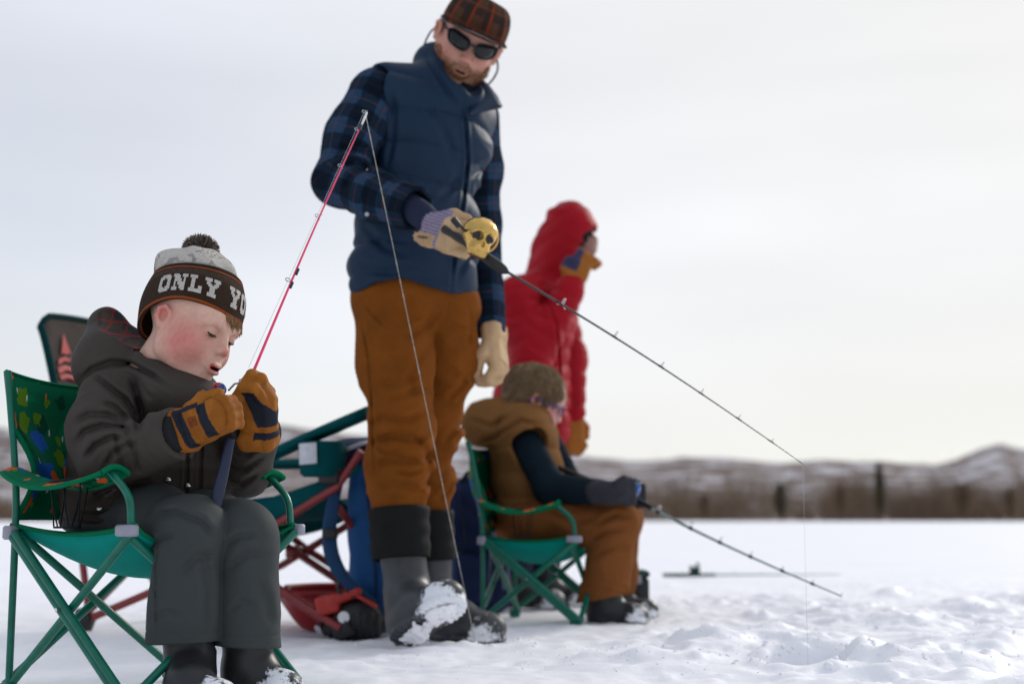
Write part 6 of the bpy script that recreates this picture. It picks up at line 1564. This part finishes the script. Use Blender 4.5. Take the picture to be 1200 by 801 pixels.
# ================================================================== person in the red hooded coat
RED = make_person('standing person in red hooded down coat raising a tan glove to the mouth', (J(620, 700, 5.7)[0], 5.7, 0))
M_DOWN = mat('red_down_nylon', (.34, .004, .012), rough=.55, spec=.12, var=.1, vscale=9, bump=.3, bscale=500, folds_=(20, 8))
M_DARKP = mat('navy_black_trousers', (.010, .016, .035), rough=.8, var=.15, bump=.3, folds_=(16, 8))
M_ORGLOVE = mat('orange_tan_leather', attr='col', rough=.7, spec=.25, var=.15, vscale=30, bump=.4, folds_=(40, 5))
def red_person():
    D = 5.65; sc = D / FPX; KR = dict(S=1.04, skin=(.26, .13, .10), blush=(.42, .13, .11), lip=(.35, .1, .1), brow=(.05, .03, .02), bl=.6, open=.002)
    HM_ = local_frame(14, 20, 0); HC_ = J(670, 290, D); hx3 = lambda p: HC_ + HM_ @ np.asarray(p, float)
    f, v = head_sdf(KR); neck = su([rc(v(-.018, 0, -.045), v(-.055, 0, -.16), .055, .060), el(v(-.06, 0, -.19), (.08, .09, .05))], .03); V, F = surface(su([f, neck], .02), A(-.16, -.12, -.25), A(.13, .12, .12), .0034)
    make_mesh('body', HC_ + V @ HM_.T, F, M_SKIN, RED, attrs={'col': skin_cols(V, KR, v)}); eye_bits(KR, v, hx3, RED)
    # dark knit cap
    mb = MB(); prof = [(.090, .026), (.0965, .034), (.096, .060), (.086, .088), (.066, .106), (.04, .116), (0, .120)]; mb.lathe(prof, hx3((-.004, 0, -.014)), HM_ @ rot('Y', 6), 30, 1.0, .86); mb.build('knit_cap', M_BLACK_CLOTH, RED)
    # coat
    base, waist, chest, shc = J(612, 522, D), J(624, 450, D), J(630, 372, D), J(634, 335, D)
    torso = su([rc(base, waist, .140, .130), rc(waist, chest, .132, .135), rc(J(622, 345, D - .13), J(645, 345, D + .16), .085, .085), el(chest, (.128, .17, .14))], .07)
    skirt = el(J(625, 500, D), (.145, .17, .14))
    hood = su([el(J(668, 275, D), (.112, .115, .136), rot('Y', -8)), el(J(654, 303, D), (.088, .11, .12)), rc(J(654, 300, D), J(640, 345, D), .090, .11)], .05)
    opening = su([rc(hx3((.03, 0, .020)), hx3((.16, 0, .02)), .082, .094), rc(hx3((.03, 0, -.045)), hx3((.16, 0, -.05)), .070, .085), rc(hx3((0, 0, .02)), hx3((0, 0, -.03)), .088, .080)], .03)
    # near arm: elbow low, forearm raised to the mouth; far arm hangs forward
    aN = [J(606, 348, D - .20), J(622, 425, D - .26), J(668, 338, D - .22)]; nearA = su([rc(aN[0], aN[1], .082, .072), rc(aN[1], aN[2], .070, .054)], .03)
    aF = [J(648, 345, D + .12), J(668, 420, D + .10), J(671, 482, D + .04)]; farA = chain(aF, [.078, .064, .048], .03)
    def f2(P):
        ax = A(-.08, 0, 1.); ax = ax / np.linalg.norm(ax); k = (P @ ax) / .062 + .25 * vnoise(P * 7, 2)
        d = smin(torso(P), skirt(P), .06) - .0075 * np.abs(np.sin(math.pi * k)) ** .7 + .002
        kh = ((P - HC_) @ A(-.5, 0, .85)) / .058; h = hood(P) - .005 * np.abs(np.sin(math.pi * kh)) ** .6; h = -smin(-h, opening(P), .012); d = smin(d, h, .015)
        n = seg_h(P, aN[0], aN[1]); na = nearA(P); t1 = np.where(rc(aN[0], aN[1], 0)(P) < rc(aN[1], aN[2], 0)(P), n * .33, .33 + seg_h(P, aN[1], aN[2]) * .33); na = na - .006 * np.abs(np.sin(math.pi * t1 / .062)) ** .6; d = smin(d, na, .016)
        d = d - folds(P, A(.3, .1, 1), 16, 8, .007, 5)
        d = np.maximum(d, plane(base + A(0, 0, -.03), A(-.12, 0, -1))(P)); d = -smin(-d, rc(hx3((0, 0, .02)), hx3((-.05, 0, -.13)), .094, .07)(P), .01)
        d = d + crease(P, [(636, 340), (652, 380), (656, 440), (652, 520)], 1.6, .008, D)
        return d
    def g(P):
        na = farA(P); t1 = seg_h(P, aF[0], aF[2]) * .45; return na - .005 * np.abs(np.sin(math.pi * t1 / .062)) ** .6 - folds(P, A(.1, 0, 1), 20, 10, .003, 5)
    al = lambda P: smin(f2(P), g(P), .010)
    lo, hi = bounds([J(560, 540, D - .3), J(710, 540, D + .28), J(560, 232, D - .3), J(705, 232, D + .28)], .05); V, F = surface(al, lo, hi, .0078); make_mesh('down_coat', V, F, M_DOWN, RED)
    for (w, ax, up) in ((aN[2], A(.25, -.02, .55), A(.4, -1, .2)), (aF[2], A(.02, -.02, -1), A(.3, -1, 0))):
        ax = ax / np.linalg.norm(ax); L0 = w + ax * .035; K = w + ax * .115
        mb = MB(); mb.tube([w - ax * .03, w + ax * .028], [.046, .044], 18); mb.build('black_cuff', M_BLACK_CLOTH, RED)
        sdn = np.cross(up, ax); sdn /= np.linalg.norm(sdn); pr = [bx((L0 + K) / 2, (.050, .030, .045), .026, np.stack([ax, np.cross(sdn, ax), sdn], 1))]
        cu = ax * .55 + np.cross(ax, sdn) * .8
        for i in range(4):
            b = K + sdn * (-.033 + .022 * i); b2 = b + (ax * .8 + A(.5, .1, 0)) * .026; b3 = b2 + A(.30, .55, -.15) * .045 if w is aN[2] else b + ax * .038; b4 = (b3 + A(-.5, .4, -.4) * .03) if w is aN[2] else b3 + (ax * .5 + A(-.5, .3, 0)) * .026
            pr.append(chain([b, b2, b3, b4], [.0150, .0145, .014, .012], .004))
        pr.append(chain([L0 + sdn * .03, L0 + sdn * .055 + ax * .03, L0 + sdn * .055 + ax * .065], [.018, .016, .014], .008)); fs = su(pr, .008)
        lo, hi = bounds([w, K + ax * .05], .12); V, F = surface(lambda P: fs(P) - .0025 * vnoise(P * 30, 3), lo, hi, .005)
        q = (V - K); C = np.repeat(A(.34, .115, .015)[None], len(V), 0); X, Y = to_px(V)
        navy = (np.hypot((X - 682) / 10, (Y - 302) / 6) < 1) if w is aN[2] else (np.hypot((X - 676) / 4, (Y - 505) / 14) < 0)
        nv = (((V - (L0 + K) / 2) @ sdn > .012) & ((V - L0) @ ax > .030) & ((V - L0) @ ax < .13)) if w is aN[2] else np.zeros(len(V), bool)
        C = np.where(nv[:, None], A(.035, .035, .085)[None], C); make_mesh('glove', V, F, M_ORGLOVE, RED, attrs={'col': C})
    # legs and boots behind the chair
    hips = J(615, 522, D + .02)
    for (px, d) in ((598, D + .02), (632, D + .14)):
        a = J(px + 4, 540, d); b = A(a[0] + .0, d, .16); fs = chain([a + A(0, 0, .05), (a + b) / 2 + A(.015, -.02, 0), b], [.095, .078, .070], .03)
        lo, hi = bounds([a, b], .14); V, F = surface(lambda P: fs(P) - folds(P, A(0, 0, 1), 14, 8, .007, 3), lo, hi, .008); make_mesh('trouser_leg', V, F, M_DARKP, RED)
        boot(A(b[0], d, .22), A(b[0], d, .11), A(b[0] - .06, d, 0), A(b[0] + .20, d - .06, .002), .070, .056, .10, RED, boot_snow_mat('winter_boot', (.02, .02, .022)), h=.006, snow=.4)
red_person()

# ================================================================== big folding chair with red frame
M_TRIM_DARK = mat('dark_teal_piping', (0.0, 0.030, 0.032), rough=.8, spec=.1)
def big_chair():
    rz = math.radians(-21); W, D = .48, .56; root, w = None, None
    fr = J(388, 545, 4.25); R = rot('Z', -21); c = fr - R @ A(D / 2, -W / 2, 0)
    za_ = .56; zs_ = fr[2]
    label = 'large folding chair with dark red legs and a red emblem, behind the small boy'
    root = empty('folding_chair', (c[0], c[1], 0), rz, label, 'camping chair'); org = A(c[0], c[1], 0); Rz = R
    w = lambda x, y, z: org + Rz @ A(x, y, z); hx, hy = D / 2, W / 2; r = .0125
    zs, za, zb = .40, .585, 1.01
    # key pixels: crossing at (324, 655), front foot (395, 737), back foot (95, 735)
    for s in (-1, 1):
        dy = hy * s
        MB().tube([w(hx + .10, dy, za - .04), w(hx + .02, dy, zs + .04), w(-.02 - .14, dy, .19), w(-hx - .30, dy, .03)], r, 10).build('leg', M_RED_TUBE, root)
        MB().tube([w(-hx + .02, dy + .02 * s, zs - .03), w(-.07, dy + .02 * s, .24), w(hx + .05, dy + .02 * s, .03)], r, 10).build('leg', M_RED_TUBE, root)
        MB().tube([w(-hx - .02, dy - .03 * s, zs - .03), w(-.10, dy - .03 * s, .24), w(hx + .0, dy - .03 * s, .03)], r, 10).build('leg', M_RED_TUBE, root)
        MB().tube([w(-hx - .29, dy, .04), w(-hx - .36, dy, zs), w(-hx - .42, dy * .86, za), w(-hx - .535, dy * .80, zb - .04)], r * .9, 10).build('back_upright', M_RED_TUBE, root)
        for x in (-hx - .31, hx + .05): mb = MB(); mb.box(w(x, dy, .030), (.032, .024, .030), Rz @ rot('Y', 25 if x < 0 else -25), .008); mb.build('foot_cap', M_BLACK, root)
        mb = MB(); mb.box(w(-.10, dy - .0, .235), (.022, .05, .022), Rz, .008); mb.build('leg_joint', M_RED_TUBE, root)
        mb = MB(); mb.box(w(hx + .00, dy, zs + .075), (.035, .022, .028), Rz, .008); mb.build('bracket', M_BLACK, root)
        # sloping arm strap: thick padded rest with holder in front, sagging cloth side below
        def arm(u, v):
            x = -hx - .42 + (D + .54) * u; z = za + .01 - .055 * math.sin(math.pi * u) + .075 * max(0, (u - .72) / .28) ** .8; return w(x, s * hy + (v - .5) * .06, z - .022 * abs(2 * v - 1) ** 2)
        MB().sheet(arm, 24, 8).build('armrest', M_TEAL_DARK, root, solid=.016)
        def side(u, v):
            x = -hx - .34 + (D + .44) * u; top = zs + .075 - .11 * math.sin(math.pi * u ** .9) + .03 * u; bot = top - .012 - .085 * math.sin(math.pi * min(1, u ** .8)) ** .9
            return w(x, s * hy * .99, top * (1 - v) + bot * v)
        MB().sheet(side, 24, 6).build('side_panel', M_TEAL_DARK, root, solid=.004)
        # holder drum under the front of the arm
        cc = w(hx - .03, dy, za - .06); mb = MB(); mb.lathe([(0, -.055), (.050, -.055), (.060, -.045), (.066, .04), (.058, .05), (.05, .035), (0, -.03)], cc, n=20, sx=1.1); cup = mb.build('cup_holder', M_TEAL_DARK, root)
        if s < 0: mb = MB(); mb.box(w(hx - .04, dy - .070, za - .048), (.029, .0015, .031), Rz @ rot('Y', -3), .001); mb.build('care_label', M_LABEL, cup)
    for x in (hx + .06, -hx - .31):
        for s in (-1, 1): MB().tube([w(x, s * hy, .04), w(x * .9, -s * hy, zs - .02)], r * .9, 10).build('leg', M_RED_TUBE, root)
    def seat(u, v):
        x = -hx - .34 + (D + .34) * u; y = -hy + W * v; e = 1 - (2 * v - 1) ** 2; return w(x, y, zs + .03 * u - .07 * e - .02 * math.sin(math.pi * u))
    MB().sheet(seat, 14, 14).build('seat', M_TEAL_DARK, root, solid=.006)
    def back(u, v):
        z = zs + .03 + (zb - zs - .03) * v; y = -hy + W * u; e = 1 - (2 * u - 1) ** 2; x = -hx - .36 - .165 * v - .025 * e * math.sin(math.pi * min(1, v * .9 + .1)); cr = min(1, min(u, 1 - u) / .10); z -= (1 - cr) ** 2 * .035 * v ** 8
        return w(x, y, z + .012 * e * v)
    MB().sheet(back, 26, 22).build('backrest', M_MESHBACK, root, solid=.006)
    mb = MB(); mb.tube([back(i / 24, 1) for i in range(25)], .011, 8)
    for u in (0, 1): mb.tube([back(u, i / 14) for i in range(15)], .013, 8)
    mb.build('back_hem', M_TRIM_DARK, root)
    # red peak emblem
    ML_ = mat('red_emblem', (.42, .022, .022), rough=.6, var=.1); mb = MB()
    def q(u, v): 
        p = back(u, v); n = Rz @ A(1, 0, .2); return p + n * .010
    def poly(pts):
        for i in range(len(pts) - 2): mb.add([q(*pts[0]), q(*pts[i + 1]), q(*pts[i + 2])], [(0, 1, 2)])
    cx = .20
    poly([(cx - .015, .90), (cx + .05, .775), (cx + .02, .79), (cx - .01, .775), (cx - .05, .785), (cx - .075, .775)])
    poly([(cx - .12, .745), (cx - .04, .765), (cx + .02, .755), (cx + .02, .735), (cx - .04, .74), (cx - .13, .715)]); poly([(cx + .03, .765), (cx + .09, .745), (cx + .15, .715), (cx + .09, .72), (cx + .035, .74)])
    poly([(cx - .14, .70), (cx - .05, .715), (cx + .17, .69), (cx + .175, .665), (cx - .04, .685), (cx - .145, .665)]); poly([(cx - .14, .655), (cx - .05, .665), (cx + .16, .65), (cx + .17, .62), (cx - .03, .64), (cx - .13, .63)])
    mb.build('emblem', ML_, root, smooth=False, fix=False)
big_chair()

# ================================================================== packs, sled, boxes
def blob_mesh(name, f, lo, hi, h, m, parent=None): V, F = surface(f, lo, hi, h); return make_mesh(name, V, F, m, parent)
M_BLUEPACK = mat('royal_blue_nylon', (.004, .075, .235), rough=.6, var=.12, vscale=10, bump=.3, folds_=(16, 8))
M_NAVYPACK = mat('dark_navy_nylon', (.012, .024, .075), spec=.15, rough=.65, var=.25, vscale=9, bump=.4, folds_=(16, 10))
def blue_pack():
    b, t = J(440, 735, 4.36), J(425, 528, 4.40); root = empty('backpack', (b[0], b[1], 0), label='royal blue backpack with loose shoulder strap, between red-legged chair and tall man', cat='backpack')
    R = frame(A(1, .1, 0)); ax = rot('Y', -2)
    def f(P):
        z0 = .0; hgt = t[2]; u = np.clip(P[:, 2] / hgt, 0, 1); cx = b[0] + .012 - .030 * u; hw = .060 + .018 * np.sin(np.pi * u) ; cy = 4.40
        qx = np.abs(P[:, 0] - cx) - hw; qy = np.abs(P[:, 1] - cy) - .10; qz = np.abs(P[:, 2] - hgt * .5) - hgt * .44
        r_ = .04; d = np.sqrt(np.maximum(qx + r_, 0) ** 2 + np.maximum(qy + r_, 0) ** 2 + np.maximum(qz + r_, 0) ** 2) + np.minimum(np.maximum(np.maximum(qx + r_, qy + r_), qz + r_), 0) - r_
        return (d - folds(P, A(.1, 0, 1), 14, 8, .007, 4) - .004 * np.abs(np.sin(math.pi * P[:, 2] / .12))) * .9
    blob_mesh('pack_body', f, A(b[0] - .15, 4.24, -.02), A(b[0] + .16, 4.56, t[2] + .08), .0075, M_BLUEPACK, root)
    lid = su([el(t + A(.005, 0, -.015), (.105, .12, .052), rot('Y', 12)), rc(t + A(-.05, -.04, -.02), t + A(.08, .0, .02), .035, .03)], .03); blob_mesh('lid', lambda P: lid(P) - folds(P, A(1, 0, 0), 20, 12, .006, 3), t - .2, t + .2, .0075, M_NAVYPACK, root)
    mb = MB(); mb.tube(spline([t + A(.05, -.06, .03), t + A(.0, -.13, .012), t + A(-.06, -.10, -.01)], 6), .012, 8, flat=.5); mb.build('pale_lid_strap', mat('pale_webbing', (.45, .45, .5), rough=.7), root)
    sp = [J(398, 560, 4.28), J(390, 590, 4.24), J(386, 622, 4.22), (J(389, 650, 4.21)), J(402, 676, 4.21), J(420, 692, 4.23), J(437, 706, 4.27)]
    MB().tube(spline(sp, 6), [.014 + .008 * math.sin(math.pi * min(1, i / 30)) for i in range(37)], 12, flat=.35, up=(0, 1, 0)).build('shoulder_strap', mat('dark_blue_padding', (.006, .040, .105), rough=.7, var=.1, folds_=(20, 5)), root)
    mb = MB(); mb.box(J(387, 625, 4.205), (.022, .012, .014), None, .004); mb.build('buckle', M_BLACK, root)
    MB().tube(spline([J(408, 530, 4.27), J(402, 545, 4.26), J(396, 562, 4.27)], 5), .008, 8, flat=.5).build('webbing', M_BLACK, root)
    MB().tube(spline([J(428, 560, 4.29), J(432, 600, 4.28), J(438, 650, 4.28), J(441, 700, 4.29)], 5), .007, 8, flat=.4).build('webbing', M_NAVYPACK, root)
blue_pack()
def navy_pack():
    b, t = J(560, 711, 5.35), J(553, 562, 5.40); root = empty('backpack', (b[0], b[1], 0), label='dark navy backpack with scuffed grey straps, standing behind the tall man\'s boots', cat='backpack')
    w_ = 33 * 5.35 / FPX
    def f(P):
        hgt = t[2]; u = np.clip(P[:, 2] / hgt, 0, 1); cx = b[0] + .015 - .045 * u; hw = w_ * (1.0 + .05 * np.sin(np.pi * u)); qx = np.abs(P[:, 0] - cx) - hw; qy = np.abs(P[:, 1] - 5.45) - .12; qz = np.abs(P[:, 2] - hgt * .5) - hgt * .5
        r_ = .05; d = np.sqrt(np.maximum(qx + r_, 0) ** 2 + np.maximum(qy + r_, 0) ** 2 + np.maximum(qz + r_, 0) ** 2) + np.minimum(np.maximum(np.maximum(qx + r_, qy + r_), qz + r_), 0) - r_
        return (d - folds(P, A(.4, 0, 1), 12, 7, .010, 4) - .008 * np.abs(np.sin(math.pi * (P[:, 2] + .3 * P[:, 0]) / .14))) * .85
    blob_mesh('pack_body', f, A(b[0] - .25, 5.22, -.02), A(b[0] + .25, 5.68, t[2] + .06), .009, M_NAVYPACK, root)
    pk = su([bx(A(b[0] - .02, 5.33, .13), (.075, .05, .09), .03)], .01); blob_mesh('front_pocket', lambda P: pk(P) - folds(P, A(1, 0, 0), 12, 9, .008, 8), A(b[0] - .16, 5.2, 0), A(b[0] + .16, 5.45, .3), .009, M_NAVYPACK, root)
    MS = mat('grey_blue_webbing', (.14, .15, .22), rough=.7, var=.3)
    for pts in ([(573, 566), (577, 610), (574, 660), (570, 700)], [(536, 575), (544, 620), (538, 665)], [(530, 640), (555, 634), (582, 644)], [(560, 568), (566, 600), (585, 640), (590, 690)], [(532, 600), (556, 596), (580, 603)]):
        MB().tube(spline([J(x, y, 5.29) for x, y in pts], 6), .007, 8, flat=.4).build('strap', MS if pts[0][0] in (573, 560) else M_BLACK_CLOTH, root)
    MB().tube(spline([J(540, 566, 5.34), J(550, 553, 5.34), J(562, 564, 5.34)], 6), .008, 8).build('haul_loop', M_BLACK_CLOTH, root)
navy_pack()
def sled():
    a = J(345, 725, 4.62); root = empty('sled', (a[0] + .1, 4.66, 0), label='low red plastic sled lying on the snow behind the red chair legs', cat='sled')
    M = mat('red_plastic', (.33, .018, .022), rough=.42, spec=.4, var=.15, vscale=20, bump=.1); x0, x1 = J(335, 700, 4.66)[0], J(470, 700, 4.66)[0]
    def hull(u, v):
        x = x0 + (x1 - x0) * u; bow = max(0, 1 - u / .28) ** 1.8; w = .24 * (1 - .55 * bow); t = (v - .5) * 2; prof = min(1, (1 - abs(t)) / .22); z = .004 + (.115 + .0) * (1 - prof) ** 1.2 + .09 * bow * prof; z = max(z, .004); return A(x - .02 * (1 - prof), 4.68 + t * w, z)
    MB().sheet(hull, 24, 24).build('hull', M, root, solid=.006)
    mb = MB()
    for v in (0, 1): mb.tube([hull(i / 20, v) for i in range(21)], .011, 8)
    mb.tube([hull(0, i / 12) for i in range(13)], .011, 8); mb.tube([hull(1, i / 12) for i in range(13)], .011, 8); mb.build('rolled_rim', M, root)
    # pale rope tow bar stretching left
    MB().tube(spline([hull(0, .2) + A(0, 0, .01), J(322, 698, 4.5), J(300, 697, 4.45), J(262, 700, 4.4)], 6), .006, 8).build('tow_bar', mat('pale_pink_tube', (.45, .25, .28), rough=.6), root)
sled()
def auger():
    """black power head with red housing lying beside the sled"""
    c = J(408, 716, 4.28); root = empty('ice_auger_motor', (c[0], c[1], 0), label='black and red ice auger engine on the snow left of the blue backpack', cat='ice auger')
    M = mat('red_housing', (.40, .02, .012), rough=.35, spec=.5, var=.1, bump=.05); s = 4.28 / FPX
    body = su([el(c + A(.02, 0, -.015), (.075, .07, .060)), bx(c + A(-.01, .02, -.05), (.06, .05, .022), .015), rc(c + A(.05, 0, .0), c + A(.075, 0, -.04), .04, .035)], .03)
    q = lambda P: body(P) - .004 * (np.sin(P[:, 0] * 2 * math.pi / .018) > .2) * (P[:, 2] < c[2]) - .003 * vnoise(P * 25, 2)
    blob_mesh('engine', q, c - .17, c + .17, .0055, M_BLACK, root)
    hs = su([bx(c + A(-.055, -.02, .022), (.035, .045, .028), .012, rot('Y', -12)), rc(c + A(-.04, -.05, .035), c + A(.03, -.05, .060), .018, .016)], .01); blob_mesh('housing', hs, c - .14, c + .14, .005, M, root)
    MB().tube(spline([J(401, 697, 4.22), J(396, 688, 4.22), J(401, 677, 4.22), J(410, 679, 4.22), J(406, 690, 4.22), J(414, 699, 4.22)], 6), .006, 8).build('hose', M_BLACK, root)
    mb = MB(); mb.lathe([(.0, .004), (.016, .003), (.018, -.004)], c + A(-.005, -.072, -.012), rot('X', 90), 16); mb.build('white_cap', mat('white_plastic', (.75, .75, .75), rough=.4, var=.05), root)
    MB().tube([c + A(.03, -.055, .05), c + A(.09, -.06, .018)], [.007, .006], 8).build('pull_handle', M, root)
    MB().tube([c + A(-.06, .0, -.03), c + A(-.085, -.03, -.05)], [.016, .014], 10).build('muffler', M_CHROME, root)
auger()
def small_things():
    # pale bucket under the second chair
    d = 6.1; b, t = J(633, 697, d), J(633, 640, d); z = t[2]; root = empty('bucket', (b[0], d, 0), label='pale grey plastic bucket seen under the green seat of the child in the brown vest', cat='bucket')
    Mw = mat('pale_grey_plastic', (.50, .52, .56), rough=.45, var=.08); r1, r0 = .080, .062
    mb = MB(); mb.lathe([(0, .004), (r0 - .004, .003), (r0, .008), (r1, z - .02), (r1 + .005, z - .018), (r1 + .005, z), (r1 - .003, z), (r0 - .004, .02), (0, .018)], (b[0], d, 0), n=30); mb.build('pail', Mw, root)
    MB().tube([A(b[0] + r1 * math.cos(a) * 1.03, d - r1 * math.sin(a) * .25 - .07, z - .02 - .05 * math.sin(a)) for a in np.linspace(0, math.pi, 16)], .003, 6).build('wire_handle', M_CHROME, root)
    # low wooden board with gear
    root = empty('wooden_board', (J(612, 704, 5.95)[0], 5.95, 0), label='flat tan wooden board on the snow behind the second green chair', cat='board')
    mb = MB(); c = J(622, 704, 5.95); mb.box((c[0], 5.95, .018), (.19, .09, .011), rot('Z', 4), .003); mb.build('plank', mat('tan_wood', (.35, .19, .085), rough=.8, var=.25, vscale=8, stretch=(1, 8, 8), bump=.2), root)
    mb = MB(); mb.box((c[0] - .06, 5.91, .044), (.05, .03, .013), rot('Z', 20), .006); tag(mb.build('tackle_tray', mat('yellow_plastic', (.50, .28, .04), rough=.5, var=.1)), 'small yellow tackle tray lying on the tan board behind the second green chair', 'tackle tray')
    # dark tackle box right of the child's boots
    d = 5.25; root = empty('tackle_box', (J(748, 715, d)[0], d, 0), label='upright black and dark green tackle box just right of the seated child\'s boots', cat='tackle box'); x = J(745, 700, d)[0]; h = J(745, 667, d)[2]
    mb = MB(); mb.box((x, d, h * .42), (.042, .09, h * .42), None, .008); mb.build('case', M_BLACK, root)
    mb = MB(); mb.box((x, d, h * .92), (.045, .093, h * .075), None, .008); mb.build('lid', mat('dark_green_plastic', (.008, .045, .035), rough=.5, var=.1), root)
    mb = MB(); mb.box((x, d - .094, h * .80), (.014, .004, .016), None, .003); mb.build('latch', M_GREY_PLASTIC, root)
    MB().tube([A(x, d - .05, h), A(x, d - .045, h + .022), A(x, d + .045, h + .022), A(x, d + .05, h)], .005, 8).build('carry_handle', M_BLACK, root)
    # rod lying on the snow to the right
    a = gpt(777, 678); d = a[1]; p0, p1 = A(a[0], d, .022), A(*J(985, 682, d + .15)[:2], .020); p1[0] = J(985, 680, d + .15)[0]
    root = empty('fishing_rod', (a[0], a[1], 0), label='fishing rod with dark green handle lying flat on the snow right of the seated child', cat='fishing rod'); MG = mat('dark_green_grip', (.012, .070, .055), rough=.5, var=.1, bump=0)
    t = p1 - p0; hl = .27; MB().tube([p0, p0 + t * .10, p0 + t * .29], [.011, .012, .009], 12).build('handle', MG, root)
    MB().tube([p0 + t * .29 + (t * .71) * (i / 12) for i in range(13)], [.0058 - .0035 * i / 12 for i in range(13)], 8).build('rod_blank', mat('pale_green_blank', (.18, .30, .27), rough=.4, var=.05, bump=0), root)
    c = p0 + t * .175 + A(0, -.015, .028); mb = MB(); mb.lathe([(.012, -.03), (.026, -.028), (.028, -.012), (.018, -.008), (.018, .010), (.028, .013), (.026, .026), (0, .032)], c, rot('Y', 90), 18); rl = mb.build('reel', mat('dark_green_reel', (.010, .05, .042), rough=.35, var=.1, bump=0), root)
    mb = MB(); mb.tube([c, c + A(0, -.03, .005), c + A(.01, -.04, .03)], [.006, .005, .005], 8); mb.lathe([(0, -.01), (.009, -.008), (.009, .008), (0, .01)], c + A(.012, -.042, .036), n=12); mb.build('reel_handle', M_BLACK, rl)
    for k in (.40, .55, .70, .84, .95): guide(p0 + t * k, t, A(0, -.3, 1), .008 - .004 * k, root)
small_things()
